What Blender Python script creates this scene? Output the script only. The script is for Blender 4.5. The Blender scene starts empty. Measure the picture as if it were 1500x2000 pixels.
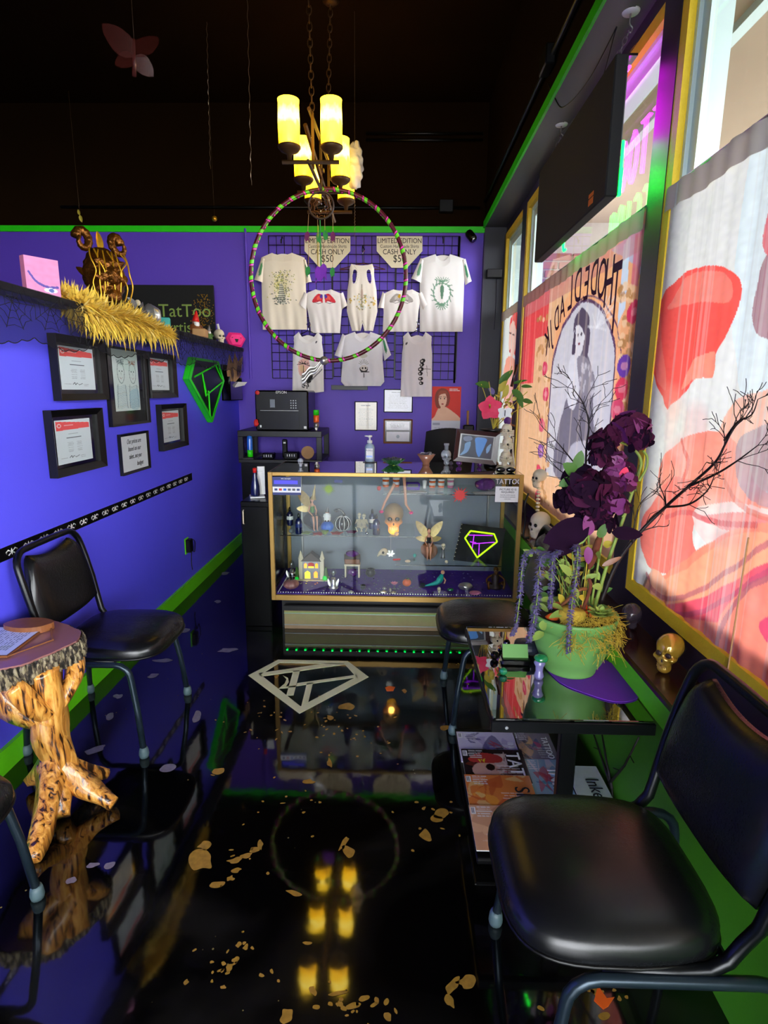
import bpy, math, random
import numpy as np
from mathutils import Vector, Matrix
random.seed(7); RNG = np.random.default_rng(7)
SC = bpy.context.scene
COL = SC.collection
PI = math.pi
V3 = Vector
# ------------------------------------------------------------------ camera
F, PITCH, YAW, ROLL, EYE = 1125.0, math.radians(11.85), math.radians(1.24), math.radians(.5), 1.45
def _cam_axes():
    cy, sy, cp, sp = math.cos(YAW), math.sin(YAW), math.cos(PITCH), math.sin(PITCH)
    f = V3((-sy*cp, cy*cp, -sp)); r = V3((cy, sy, 0)); d = f.cross(r)
    cr, sr = math.cos(ROLL), math.sin(ROLL)
    return cr*r - sr*d, sr*r + cr*d, f
CR, CD, CF = _cam_axes()
cd = bpy.data.cameras.new('camera'); cam = bpy.data.objects.new('camera', cd); COL.objects.link(cam)
cd.sensor_fit = 'VERTICAL'; cd.sensor_height = 36; cd.sensor_width = 27; cd.lens = F*36/2000
cd.clip_start = .02; cd.clip_end = 200
cam.matrix_world = Matrix(((CR.x, -CD.x, -CF.x, 0), (CR.y, -CD.y, -CF.y, 0), (CR.z, -CD.z, -CF.z, EYE), (0, 0, 0, 1)))
SC.camera = cam
# ------------------------------------------------------------------ world, light, exposure
w = bpy.data.worlds.new('overcast_sky'); SC.world = w; w.use_nodes = True
nt = w.node_tree; bg = nt.nodes['Background']
sky_c = nt.nodes.new('ShaderNodeTexSky'); sky_c.sky_type = 'HOSEK_WILKIE'; sky_c.turbidity = 8; sky_c.ground_albedo = .5
sky_c.sun_direction = (.3, -.5, .8)
mixw = nt.nodes.new('ShaderNodeMix'); mixw.data_type = 'RGBA'; mixw.inputs[0].default_value = .12
mixw.inputs[6].default_value = (.92, .96, 1, 1)
nt.links.new(sky_c.outputs[0], mixw.inputs[7]); nt.links.new(mixw.outputs[2], bg.inputs[0])
bg.inputs[1].default_value = 15
SC.view_settings.view_transform = 'Standard'; SC.view_settings.look = 'None'
SC.view_settings.gamma = 1; SC.view_settings.use_curve_mapping = False
SC.view_settings.exposure = .3
SC.cycles.use_denoising = True
SC.cycles.max_bounces = 8; SC.cycles.diffuse_bounces = 4; SC.cycles.glossy_bounces = 4
SC.cycles.transparent_max_bounces = 16; SC.cycles.transmission_bounces = 6
SC.cycles.sample_clamp_indirect = 6; SC.cycles.caustics_reflective = False; SC.cycles.caustics_refractive = False
def portal(loc, rot, sx, sy):
    l = bpy.data.lights.new('window_portal', 'AREA'); l.shape = 'RECTANGLE'; l.size = sx; l.size_y = sy
    l.cycles.is_portal = True; o = bpy.data.objects.new('window_portal', l); COL.objects.link(o)
    o.location = loc; o.rotation_euler = rot
# daylight enters by the shop window on the right and the glazed shop front behind the camera
# ------------------------------------------------------------------ pixel -> point at a known depth
def at(px, py, ax, val):
    d = CR*((px-750)/F) + CD*((py-1000)/F) + CF
    o = V3((0, 0, EYE)); t = (val-o[ax])/d[ax]
    return o + d*t
aX = lambda x, y, v: at(x, y, 0, v)
aY = lambda x, y, v: at(x, y, 1, v)
aZ = lambda x, y, v: at(x, y, 2, v)
# ------------------------------------------------------------------ materials
def lin(c):
    if isinstance(c, str): c = tuple(int(c[i:i+2], 16)/255 for i in (0, 2, 4))
    return tuple((x/12.92 if x <= .04045 else ((x+.055)/1.055)**2.4) for x in c[:3])
M = {}
def mat(name, col, rough=.5, metal=0, ior=1.5, var=.12, scale=25, bump=0, emit=0, ecol=None, coat=0, trans=0, alpha=None, bscale=None, sheen=0):
    m = bpy.data.materials.new(name); m.use_nodes = True; n = m.node_tree.nodes; L = m.node_tree.links
    b = n['Principled BSDF']; c = lin(col)
    tc = n.new('ShaderNodeTexCoord'); nz = n.new('ShaderNodeTexNoise'); nz.inputs['Scale'].default_value = scale
    nz.inputs['Detail'].default_value = 3
    L.new(tc.outputs['Object'], nz.inputs['Vector'])
    mx = n.new('ShaderNodeMix'); mx.data_type = 'RGBA'
    mx.inputs[6].default_value = (*[x*(1-var) for x in c], 1); mx.inputs[7].default_value = (*[min(1, x*(1+var)) for x in c], 1)
    L.new(nz.outputs['Fac'], mx.inputs[0]); L.new(mx.outputs[2], b.inputs['Base Color'])
    b.inputs['Roughness'].default_value = rough; b.inputs['Metallic'].default_value = metal; b.inputs['IOR'].default_value = ior
    b.inputs['Coat Weight'].default_value = coat; b.inputs['Coat Roughness'].default_value = .05
    b.inputs['Transmission Weight'].default_value = trans
    if alpha is not None: b.inputs['Alpha'].default_value = alpha
    if emit: b.inputs['Emission Color'].default_value = (*lin(ecol or col), 1); b.inputs['Emission Strength'].default_value = emit
    if bump:
        bn = n.new('ShaderNodeBump'); bn.inputs['Strength'].default_value = bump; bn.inputs['Distance'].default_value = .01
        if bscale:
            n2 = n.new('ShaderNodeTexNoise'); n2.inputs['Scale'].default_value = bscale; L.new(tc.outputs['Object'], n2.inputs['Vector']); L.new(n2.outputs['Fac'], bn.inputs['Height'])
        else: L.new(nz.outputs['Fac'], bn.inputs['Height'])
        L.new(bn.outputs['Normal'], b.inputs['Normal'])
    M[name] = m; return m
def pane_mat(name, tint=(1, 1, 1), rough=.01, gain=1.0):
    m = bpy.data.materials.new(name); m.use_nodes = True; n = m.node_tree.nodes; L = m.node_tree.links
    n.remove(n['Principled BSDF']); out = n['Material Output']
    t = n.new('ShaderNodeBsdfTransparent'); t.inputs[0].default_value = (*tint, 1)
    g = n.new('ShaderNodeBsdfGlossy'); g.inputs['Roughness'].default_value = rough
    fr = n.new('ShaderNodeFresnel'); 
    ge = n.new('ShaderNodeNewGeometry'); mi = n.new('ShaderNodeMath'); mi.operation = 'MULTIPLY_ADD'; mi.inputs[1].default_value = -.8333; mi.inputs[2].default_value = 1.5
    L.new(ge.outputs['Backfacing'], mi.inputs[0]); L.new(mi.outputs[0], fr.inputs[0])
    mu = n.new('ShaderNodeMath'); mu.operation = 'MULTIPLY'; mu.inputs[1].default_value = gain; mu.use_clamp = True
    mx = n.new('ShaderNodeMixShader'); L.new(fr.outputs[0], mu.inputs[0]); L.new(mu.outputs[0], mx.inputs[0])
    L.new(t.outputs[0], mx.inputs[1]); L.new(g.outputs[0], mx.inputs[2]); L.new(mx.outputs[0], out.inputs[0])
    M[name] = m
def print_mat(name, rough=.6, translucent=0., dens=1.0, coat=0):
    m = bpy.data.materials.new(name); m.use_nodes = True; n = m.node_tree.nodes; L = m.node_tree.links
    b = n['Principled BSDF']; a = n.new('ShaderNodeAttribute'); a.attribute_name = 'Col'
    L.new(a.outputs['Color'], b.inputs['Base Color']); b.inputs['Roughness'].default_value = rough; b.inputs['Coat Weight'].default_value = coat
    if translucent:
        tr = n.new('ShaderNodeBsdfTranslucent'); L.new(a.outputs['Color'], tr.inputs[0])
        mx = n.new('ShaderNodeMixShader'); mx.inputs[0].default_value = translucent
        L.new(b.outputs[0], mx.inputs[1]); L.new(tr.outputs[0], mx.inputs[2]); L.new(mx.outputs[0], n['Material Output'].inputs[0])
    M[name] = m
print_mat('print_matte'); print_mat('print_gloss', .25, coat=.3); print_mat('print_cloth', .9); print_mat('curtain_print', .9, .18)
pane_mat('glass'); pane_mat('case_glass', (.95, .98, .97), .01, .35); pane_mat('tint_glass', (.75, .8, .8), .01, 2.6)
pane_mat('table_glass', (.22, .26, .25), .01, 5.0); pane_mat('clear_plastic', (.9, .95, .95), .1, 1.2)
# ------------------------------------------------------------------ mesh builder
def offs(p):
    o = V3((0, 0, 0))
    while p: o = o + p.location; p = p.parent
    return o
def finish(name, me, material, parent):
    o = bpy.data.objects.new(name, me); COL.objects.link(o)
    if material: me.materials.append(M[material])
    if parent: o.parent = parent
    return o
class B:
    def __init__(s): s.V = []; s.F = []; s.X = None
    def add(s, V, Fc):
        k = len(s.V)
        if s.X is not None: V = [s.X @ V3(v) for v in V]
        s.V += [tuple(v) for v in V]; s.F += [tuple(i+k for i in f) for f in Fc]; return s
    def box(s, c, d, rz=0, ch=0):
        x, y, z = [a/2 for a in d]
        if ch:
            ch = min(ch, x*.9, y*.9, z*.9); V = []
            for sz in (-1, 1):
                for (a, b) in ((x, y-ch), (x-ch, y), (-x+ch, y), (-x, y-ch), (-x, -y+ch), (-x+ch, -y), (x-ch, -y), (x, -y+ch)): V.append((a, b, sz*(z-ch)))
            for sz in (-1, 1):
                for (a, b) in ((x-ch, y-ch), (-x+ch, y-ch), (-x+ch, -y+ch), (x-ch, -y+ch)): V.append((a, b, sz*z))
            Fc = [(i, (i+1) % 8, 8+(i+1) % 8, 8+i) for i in range(8)]
            Fc += [(19, 18, 17, 16), (20, 21, 22, 23)]
            for t, o in ((16, 0), (20, 8)):
                q = [(o, o+1, t), (o+1, o+2, t+1, t), (o+2, o+3, t+1), (o+3, o+4, t+2, t+1), (o+4, o+5, t+2), (o+5, o+6, t+3, t+2), (o+6, o+7, t+3), (o+7, o, t, t+3)]
                Fc += [tuple(reversed(f)) if o == 0 else f for f in q]
        else:
            V = [(a*x, b*y, e*z) for e in (-1, 1) for a, b in ((-1, -1), (1, -1), (1, 1), (-1, 1))]
            Fc = [(3, 2, 1, 0), (4, 5, 6, 7), (0, 1, 5, 4), (1, 2, 6, 5), (2, 3, 7, 6), (3, 0, 4, 7)]
        cr, sr = math.cos(rz), math.sin(rz)
        return s.add([(c[0]+a*cr-b*sr, c[1]+a*sr+b*cr, c[2]+e) for a, b, e in V], Fc)
    def bb(s, x0, x1, y0, y1, z0, z1, ch=0): return s.box(((x0+x1)/2, (y0+y1)/2, (z0+z1)/2), (abs(x1-x0), abs(y1-y0), abs(z1-z0)), 0, ch)
    def tube(s, pts, r, n=8, cap=True, closed=False):
        pts = [V3(p) for p in pts]; N = len(pts); rr = r if hasattr(r, '__len__') else [r]*N
        V = []; up = None
        for i, p in enumerate(pts):
            if closed: t = pts[(i+1) % N]-pts[i-1]
            else: t = pts[min(i+1, N-1)]-pts[max(i-1, 0)]
            if t.length < 1e-9: t = V3((0, 0, 1))
            t.normalize()
            if up is None:
                up = V3((0, 0, 1)) if abs(t.z) < .9 else V3((1, 0, 0))
            a = t.cross(up)
            if a.length < 1e-6: a = t.cross(V3((.3, .9, .1)))
            a.normalize(); b = a.cross(t); up = b
            for k in range(n):
                th = 2*PI*k/n; V.append(p + (a*math.cos(th)+b*math.sin(th))*rr[i])
        Fc = []
        for i in range(N if closed else N-1):
            j = (i+1) % N
            for k in range(n): Fc.append((i*n+k, i*n+(k+1) % n, j*n+(k+1) % n, j*n+k))
        if cap and not closed: Fc.append(tuple(reversed(range(n)))); Fc.append(tuple((N-1)*n+k for k in range(n)))
        return s.add(V, Fc)
    def lathe(s, prof, c=(0, 0, 0), n=20, ax=None, sx=1, sy=1):
        V = []; Fc = []; m = len(prof)
        for (r, z) in prof:
            for k in range(n):
                th = 2*PI*k/n; V.append((r*math.cos(th)*sx, r*math.sin(th)*sy, z))
        for i in range(m-1):
            for k in range(n): Fc.append((i*n+k, i*n+(k+1) % n, (i+1)*n+(k+1) % n, (i+1)*n+k))
        if prof[0][0] > 1e-6: Fc.append(tuple(reversed(range(n))))
        if prof[-1][0] > 1e-6: Fc.append(tuple((m-1)*n+k for k in range(n)))
        R = V3((0, 0, 1)).rotation_difference(V3(ax)).to_matrix() if ax is not None else None
        V = [(R @ V3(v) if R else V3(v)) + V3(c) for v in V]
        return s.add(V, Fc)
    def sph(s, c, r, n=12, m=8, jit=0):
        if not hasattr(r, '__len__'): r = (r, r, r)
        V = []; Fc = []
        for i in range(1, m):
            ph = PI*i/m
            for k in range(n):
                th = 2*PI*k/n; q = 1+jit*(random.random()-.5)
                V.append((c[0]+r[0]*math.sin(ph)*math.cos(th)*q, c[1]+r[1]*math.sin(ph)*math.sin(th)*q, c[2]+r[2]*math.cos(ph)*q))
        V.append((c[0], c[1], c[2]+r[2])); V.append((c[0], c[1], c[2]-r[2])); T = len(V)-2
        for i in range(m-2):
            for k in range(n): Fc.append((i*n+k, (i+1)*n+k, (i+1)*n+(k+1) % n, i*n+(k+1) % n))
        for k in range(n): Fc.append((T, k, (k+1) % n)); Fc.append((T+1, (m-2)*n+(k+1) % n, (m-2)*n+k))
        return s.add(V, Fc)
    def prism(s, poly, a, b, f):
        """poly 2-D, extruded between offsets a and b; f(u, v, w) -> point"""
        n = len(poly); V = [f(x, y, a) for x, y in poly]+[f(x, y, b) for x, y in poly]
        Fc = [tuple(range(n)), tuple(reversed(range(n, 2*n)))]+[(i, i+n, (i+1) % n+n, (i+1) % n) for i in range(n)]
        return s.add(V, Fc)
    def grid(s, f, nu, nv, closed=False):
        V = [f(i/(nu if closed else nu-1), j/(nv-1)) for j in range(nv) for i in range(nu)]
        Fc = [(j*nu+i, j*nu+(i+1) % nu, (j+1)*nu+(i+1) % nu, (j+1)*nu+i) for j in range(nv-1) for i in range(nu if closed else nu-1)]
        return s.add(V, Fc)
    def leaf(s, p, d, up, L, W, bend=.3, n=5, fold=.25, tip=1.0, pw=.8):
        p = V3(p); d = V3(d).normalized(); up = V3(up); sd = d.cross(up)
        if sd.length < 1e-4: sd = d.cross(V3((.3, .5, .8)))
        sd.normalize(); up = sd.cross(d).normalized(); V = []; Fc = []
        for i in range(n+1):
            t = i/n; c = p + d*(L*t*(1-.15*abs(bend)*t)) - up*(bend*L*t*t)
            wd = W*.5*(math.sin(PI*min(1, t**pw*.96+.03)))**.7*(1 if i < n or pw > 1 else .05)*tip if i else W*.06
            V += [c - sd*wd + up*wd*fold, c, c + sd*wd + up*wd*fold]
        for i in range(n):
            a = i*3; Fc += [(a, a+1, a+4, a+3), (a+1, a+2, a+5, a+4)]
        return s.add(V, Fc)
    def build(s, name, material, parent=None, smooth=False, bevel=0):
        me = bpy.data.meshes.new(name); o0 = offs(parent) if parent else None
        if parent: Vv = [(v[0]-o0.x, v[1]-o0.y, v[2]-o0.z) for v in s.V]; c = None
        else:
            A = np.array(s.V); c = (A.min(0)+A.max(0))/2; c[2] = A[:, 2].min(); Vv = (A-c).tolist()
        me.from_pydata(Vv, [], s.F)
        if smooth: me.polygons.foreach_set('use_smooth', [True]*len(me.polygons))
        o = finish(name, me, material, parent)
        if c is not None: o.location = c
        if bevel:
            b = o.modifiers.new('bevel', 'BEVEL'); b.width = bevel; b.segments = 2; b.limit_method = 'ANGLE'
        if smooth == 2:
            sm = o.modifiers.new('sub', 'SUBSURF'); sm.levels = 1; sm.render_levels = 1
        return o
def tag(o, label, cat, group=None, kind=None):
    if label: o['label'] = label
    if cat: o['category'] = cat
    if group: o['group'] = group
    if kind: o['kind'] = kind
    return o
def thing(name, label, cat, loc, group=None):
    o = bpy.data.objects.new(name, None); COL.objects.link(o); o.location = V3(loc); o.empty_display_size = .05
    return tag(o, label, cat, group)
def struct(name, b, m, parent=None, **k):
    o = b.build(name, m, parent, **k)
    if not parent: o['kind'] = 'structure'
    return o
def copy_tree(o, parent=None):
    c = o.copy(); COL.objects.link(c); c.parent = parent
    for ch in list(o.children): copy_tree(ch, c)
    return c
def dup(o, loc, rz=None, label=None, group=None, scale=None):
    c = copy_tree(o); c.location = V3(loc)
    if rz is not None: c.rotation_euler = (0, 0, rz)
    if scale: c.scale = (scale,)*3
    if label: c['label'] = label
    if group: c['group'] = group
    return c
# star-shaped surfaces from a distance field
def sdfm(f, c, R, n=40, m=28, name=None):
    ph = np.pi*(np.arange(1, m))/m; th = 2*np.pi*np.arange(n)/n
    P, T = np.meshgrid(ph, th, indexing='ij')
    D = np.stack([np.sin(P)*np.cos(T), np.sin(P)*np.sin(T), np.cos(P)], -1).reshape(-1, 3)
    D = np.vstack([D, [[0, 0, 1], [0, 0, -1]]]); c = np.array(c, float)
    rs = np.linspace(R, .01, 70); hit = np.full(len(D), .01); done = np.zeros(len(D), bool); prev = np.full(len(D), 1.0)
    for i, r in enumerate(rs):
        d = f(c + D*r); new = (~done) & (d < 0)
        if i: 
            t = prev[new]/(prev[new]-d[new]+1e-9); hit[new] = rs[i-1]+(r-rs[i-1])*t
        else: hit[new] = r
        done |= new; prev = np.maximum(d, 1e-6)
    Vv = c + D*hit[:, None]; Fc = []; T0 = len(D)-2
    for i in range(m-2):
        for k in range(n): Fc.append((i*n+k, (i+1)*n+k, (i+1)*n+(k+1) % n, i*n+(k+1) % n))
    for k in range(n): Fc.append((T0, k, (k+1) % n)); Fc.append((T0+1, (m-2)*n+(k+1) % n, (m-2)*n+k))
    return Vv, Fc
def ell(p, c, r):
    r = np.array(r); q = (p-np.array(c))/r; L = np.sqrt((q*q).sum(-1))+1e-9
    return (L-1)*r.min()
def smin(a, b, k): h = np.clip(.5+.5*(b-a)/k, 0, 1); return b*(1-h)+a*h-k*h*(1-h)
def smax(a, b, k): return -smin(-a, -b, k)
def skull_sdf(p):
    d = ell(p, (0, .12, .15), (.44, .56, .46))
    d = smin(d, ell(p, (0, -.2, -.2), (.3, .28, .36)), .1)
    for s in (-1, 1): d = smin(d, ell(p, (s*.29, -.2, -.17), (.11, .2, .1)), .08)
    d = smin(d, ell(p, (0, -.2, -.56), (.24, .26, .2)), .08)
    for s in (-1, 1): d = smax(d, -ell(p, (s*.165, -.5, -.02), (.135, .2, .12)), .05)
    d = smax(d, -ell(p, (0, -.52, -.24), (.055, .14, .09)), .03)
    for s in (-1, 1): d = smax(d, -ell(p, (s*.34, -.3, -.42), (.1, .25, .12)), .05)
    return d
_SK = sdfm(skull_sdf, (0, -.02, -.12), 1.0, 56, 44); _SKS = sdfm(skull_sdf, (0, -.02, -.12), 1.0, 28, 22)
def skull_parts(parent, c, h, face, bone, dark='black_gloss', tooth=None, small=False, pitch=0):
    """h = full height; face = heading angle of the face (0 looks to -Y)"""
    s = h/1.36; X = Matrix.Translation(V3(c)+V3((0, 0, .75*s))) @ Matrix.Rotation(face, 4, 'Z') @ Matrix.Rotation(pitch, 4, 'X') @ Matrix.Scale(s, 4)
    v, f = _SKS if small else _SK
    b = B(); b.X = X; b.add(v.tolist(), f); o = b.build('cranium', bone, parent, smooth=True)
    b = B(); b.X = X
    for q in (-1, 1): b.sph((q*.165, -.36, -.02), (.115, .06, .1), 10, 6)
    b.sph((0, -.42, -.24), (.04, .03, .07), 8, 5); b.build('socket_shade', dark, parent, smooth=True)  # dark blobs put the shade of eye and nose hollows into colour
    b = B(); b.X = X
    for row, z in ((0, -.405), (1, -.475)):
        for k in range(7):
            a = (k-3)*.055; b.box((a, -.455+abs(a)*.5, z), (.048, .05, .062), 0, .012)
    b.build('teeth', tooth or bone, parent)
# ------------------------------------------------------------------ painter: flat prints carried as colour attributes
class Cv:
    def __init__(s, w, h, bg='ffffff'):
        s.w, s.h = w, h; s.a = np.empty((h, w, 3)); s.a[:] = lin(bg)
        s.y, s.x = np.mgrid[0:h, 0:w]; s.x = (s.x+.5)/w; s.y = (s.y+.5)/h
    hole = None
    def cut(s, pts):
        t_ = Cv(s.w, s.h, '000000').smooth(pts, 'ffffff').a[..., 0] > .5; s.hole = t_ if s.hole is None else (s.hole | t_)
    def _mix(s, m, c, al): c = np.array(lin(c)); m = np.clip(m*al, 0, 1)[..., None]; s.a = s.a*(1-m)+c*m; return s
    def poly(s, pts, c, al=1):
        ins = np.zeros(s.x.shape, bool); n = len(pts)
        for i in range(n):
            x1, y1 = pts[i]; x2, y2 = pts[(i+1) % n]
            if y1 == y2: continue
            cnd = ((y1 > s.y) != (y2 > s.y)) & (s.x < (x2-x1)*(s.y-y1)/(y2-y1)+x1); ins ^= cnd
        return s._mix(ins.astype(float), c, al)
    def smooth(s, pts, c, al=1, k=6): return s.poly(spline(pts, k, True), c, al)
    def ell(s, cx, cy, rx, ry, c, al=1, ang=0, soft=0):
        X, Y = s.x-cx, s.y-cy; ca, sa = math.cos(ang), math.sin(ang); X, Y = X*ca+Y*sa, -X*sa+Y*ca
        d = np.sqrt((X/rx)**2+(Y/ry)**2)
        return s._mix((d < 1).astype(float) if not soft else np.clip((1-d)/soft, 0, 1), c, al)
    def rect(s, x0, y0, x1, y1, c, al=1): return s._mix(((s.x >= x0) & (s.x < x1) & (s.y >= y0) & (s.y < y1)).astype(float), c, al)
    def line(s, pts, w, c, al=1, asp=None):
        asp = asp or s.w/s.h; m = np.zeros(s.x.shape)
        for (x1, y1), (x2, y2) in zip(pts[:-1], pts[1:]):
            X, Y = (s.x-x1)*asp, s.y-y1; dx, dy = (x2-x1)*asp, y2-y1; L = dx*dx+dy*dy+1e-12
            t = np.clip((X*dx+Y*dy)/L, 0, 1); m = np.maximum(m, (np.hypot(X-t*dx, Y-t*dy) < w/2).astype(float))
        return s._mix(m, c, al)
    def noise(s, amt, k=8):
        g = RNG.random((k*2+2, k+2)); yi = s.y*(k*2); xi = s.x*k; y0 = yi.astype(int); x0 = xi.astype(int); fy = yi-y0; fx = xi-x0
        v = g[y0, x0]*(1-fy)*(1-fx)+g[y0+1, x0]*fy*(1-fx)+g[y0, x0+1]*(1-fy)*fx+g[y0+1, x0+1]*fy*fx
        s.a = np.clip(s.a*(1+amt*(v-.5)[..., None]), 0, 1); return s
    def textrows(s, x0, y0, x1, y1, n, c='555555', al=.7, fill=.45, words=7):
        hh = (y1-y0)/n
        for i in range(n):
            x = x0+(x1-x0)*random.random()*.12; e = x1-(x1-x0)*random.random()*.2
            while x < e:
                L = (x1-x0)/words*(.4+random.random()); s.rect(x, y0+i*hh, min(x+L, e), y0+i*hh+hh*fill, c, al); x += L+(x1-x0)*.03
        return s
def spline(pts, k=6, closed=False):
    P = [V3((*p, 0)) if len(p) == 2 else V3(p) for p in pts]; n = len(P); out = []
    for i in range(n if closed else n-1):
        g = (lambda j: P[j % n]) if closed else (lambda j: P[max(0, min(n-1, j))])
        a, b, c, d = g(i-1), g(i), g(i+1), g(i+2)
        for j in range(k):
            t = j/k; q = .5*((2*b)+(c-a)*t+(2*a-5*b+4*c-d)*t*t+(3*b-a-3*c+d)*t**3)
            out.append((q.x, q.y) if len(pts[0]) == 2 else tuple(q))
    if not closed: out.append(tuple(P[-1])[:len(pts[0])])
    return out
def painted(name, cv, pos, parent, material='print_matte', nrm=None):
    """pos(u, v) arrays -> (h, w, 3) positions, v downwards"""
    h, w = cv.h, cv.w
    u = (np.arange(w))/(w-1); v = np.arange(h)/(h-1); U, Vv = np.meshgrid(u, v); Pp = pos(U, Vv).reshape(-1, 3)
    if parent: Pp = Pp-np.array(offs(parent))
    loc = None
    if not parent: loc = Pp.mean(0); Pp = Pp-loc
    i = (np.arange(h-1)[:, None]*w+np.arange(w-1)[None, :]).reshape(-1)
    if cv.hole is not None: i = i[~cv.hole[:-1, :-1].reshape(-1)]
    fc = np.stack([i, i+w, i+w+1, i+1], -1)
    me = bpy.data.meshes.new(name); me.vertices.add(len(Pp)); me.vertices.foreach_set('co', Pp.astype(np.float32).ravel())
    me.loops.add(fc.size); me.loops.foreach_set('vertex_index', fc.ravel().astype(np.int32)); me.polygons.add(len(fc))
    me.polygons.foreach_set('loop_start', (np.arange(len(fc))*4).astype(np.int32))
    me.polygons.foreach_set('use_smooth', [True]*len(fc)); me.update(calc_edges=True)
    at_ = me.color_attributes.new('Col', 'FLOAT_COLOR', 'POINT')
    cc = np.ones((h*w, 4), np.float32); cc[:, :3] = cv.a.reshape(-1, 3); at_.data.foreach_set('color', cc.ravel())
    o = finish(name, me, material, parent)
    if loc is not None: o.location = loc
    return o
class Pl:
    """a flat working plane: origin, right, up, normal"""
    def __init__(s, O, u, v, n=None):
        s.O = V3(O); s.u = V3(u).normalized(); s.v = V3(v).normalized(); s.n = V3(n).normalized() if n else s.u.cross(s.v)
    def P(s, a, b, c=0): return s.O+s.u*a+s.v*b+s.n*c
    def rect(s, name, cv, a0, a1, b0, b1, c, parent, material='print_matte'):
        A = np.array(s.O); u, v, n = map(np.array, (s.u, s.v, s.n))
        return painted(name, cv, lambda U, W: A+u*(a0+(a1-a0)*U)[..., None]+v*(b1+(b0-b1)*W)[..., None]+n*c, parent, material)
    def box(s, b, a0, a1, b0, b1, c0, c1): return b.prism([(a0, b0), (a1, b0), (a1, b1), (a0, b1)], c0, c1, s.P)
    def frame(s, b, a0, a1, b0, b1, t, c0, c1, slope=0):
        for q in ([(a0, b0), (a1, b0), (a1-t, b0+t), (a0+t, b0+t)], [(a1, b0), (a1, b1), (a1-t, b1-t), (a1-t, b0+t)],
                  [(a1, b1), (a0, b1), (a0+t, b1-t), (a1-t, b1-t)], [(a0, b1), (a0, b0), (a0+t, b0+t), (a0+t, b1-t)]):
            V = [s.P(x, y, c0) for x, y in q]+[s.P(q[0][0], q[0][1], c1), s.P(q[1][0], q[1][1], c1), s.P(q[2][0], q[2][1], c1-slope), s.P(q[3][0], q[3][1], c1-slope)]
            b.add(V, [(3, 2, 1, 0), (4, 5, 6, 7), (0, 1, 5, 4), (1, 2, 6, 5), (2, 3, 7, 6), (3, 0, 4, 7)])
        return b
    def text(s, txt, size, a, b, c, material, parent, name='lettering', align='CENTER', shear=0, mirror=False, depth=.0006, sx=1, rot=0, sp=1, res=3):
        cu = bpy.data.curves.new('t', 'FONT'); cu.body = txt; cu.size = size; cu.align_x = align; cu.align_y = 'CENTER'; cu.shear = shear
        cu.extrude = depth; cu.resolution_u = res; cu.space_character = sp
        ob = bpy.data.objects.new('t', cu); COL.objects.link(ob); dg = bpy.context.evaluated_depsgraph_get()
        me = bpy.data.meshes.new_from_object(ob.evaluated_get(dg)); bpy.data.objects.remove(ob)
        o0 = offs(parent) if parent else V3(); cr, sr = math.cos(rot), math.sin(rot)
        for vtx in me.vertices:
            x = vtx.co.x*sx*(-1 if mirror else 1); y = vtx.co.y
            vtx.co = s.P(a+x*cr-y*sr, b+x*sr+y*cr, c+vtx.co.z+depth)-o0
        me.materials.clear(); me.name = name
        return finish(name, me, material, parent)
def px_plane(ax, val, n, corners):
    """plane through a wall; corners in pixels -> (Pl, a0, a1, b0, b1) averaged to a rectangle"""
    P = [at(x, y, ax, val) for x, y in corners]; c = sum(P, V3())/4
    u = V3((1, 0, 0)) if ax == 1 else V3((0, 1, 0))
    if ax == 0 and n[0] < 0: u = V3((0, -1, 0))
    pl = Pl(c, u, (0, 0, 1), n); q = [((p-c).dot(u), p.z-c.z) for p in P]
    return pl, (q[0][0]+q[3][0])/2, (q[1][0]+q[2][0])/2, (q[2][1]+q[3][1])/2, (q[0][1]+q[1][1])/2
# ------------------------------------------------------------------ paints and stuff
mat('wall_violet_daylit', (.36, .34, .99), .55, var=.03, scale=3, bump=.04, bscale=90)  # the back wall's purple made bluer, daylight put into the colour
mat('wall_purple', (.37, .25, .75), .55, var=.04, scale=3, bump=.04, bscale=90)
mat('lime', (.42, .87, .1), .4, var=.03); mat('lime_trim', (.16, .85, .06), .45, var=.04)
mat('dado_green', (.27, .56, .1), .5, var=.05, scale=6, bump=.04, bscale=80)
mat('ceiling_glow_brown', (.1, .055, .015), .85, ior=1.12, var=.3, scale=2, bump=.05, bscale=40)  # black paint browned: the chandelier's warm glow is put into the colour
mat('black_wall', (.15, .16, .2), .6, var=.15, scale=3); mat('soffit_grey', (.26, .26, .27), .45, var=.15, scale=2)
mat('dark_room', (.12, .07, .2), .7); mat('plum_black', (.12, .07, .17), .4)
mat('yellow_frame', (.93, .79, .16), .5, var=.08, bump=.15, bscale=120); mat('aluminium', (.78, .86, .84), .35, .3, var=.03)
mat('black_gloss', (.025, .025, .03), .12, coat=.4, var=.1); mat('black_satin', (.02, .02, .024), .36, ior=1.4, var=.15); mat('black_metal', (.045, .055, .07), .3, .4, var=.15)
mat('black_matte', (.03, .03, .032), .8); mat('vinyl', (.02, .022, .035), .42, ior=1.2, var=.2, bump=.06, bscale=160, coat=.25)
_v = M['vinyl'].node_tree.nodes['Principled BSDF'].inputs; _v['Coat Roughness'].default_value = .27; _v['Coat Weight'].default_value = .6; _v['Coat IOR'].default_value = 1.65; _v['Roughness'].default_value = .6
mat('chair_steel', (.15, .2, .24), .28, .55, var=.1); mat('rubber_grey', (.3, .38, .4), .5)
mat('gold_frame', (.66, .52, .27), .3, .6, var=.06); mat('chrome', (.8, .82, .85), .12, 1, var=.03); mat('steel_dull', (.5, .5, .5), .4, .8)
mat('white_paint', (.93, .93, .92), .5, var=.02); mat('white_cloth', (.93, .91, .9), .9, var=.02); mat('cream_board', (.9, .86, .74), .7, var=.02)
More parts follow.
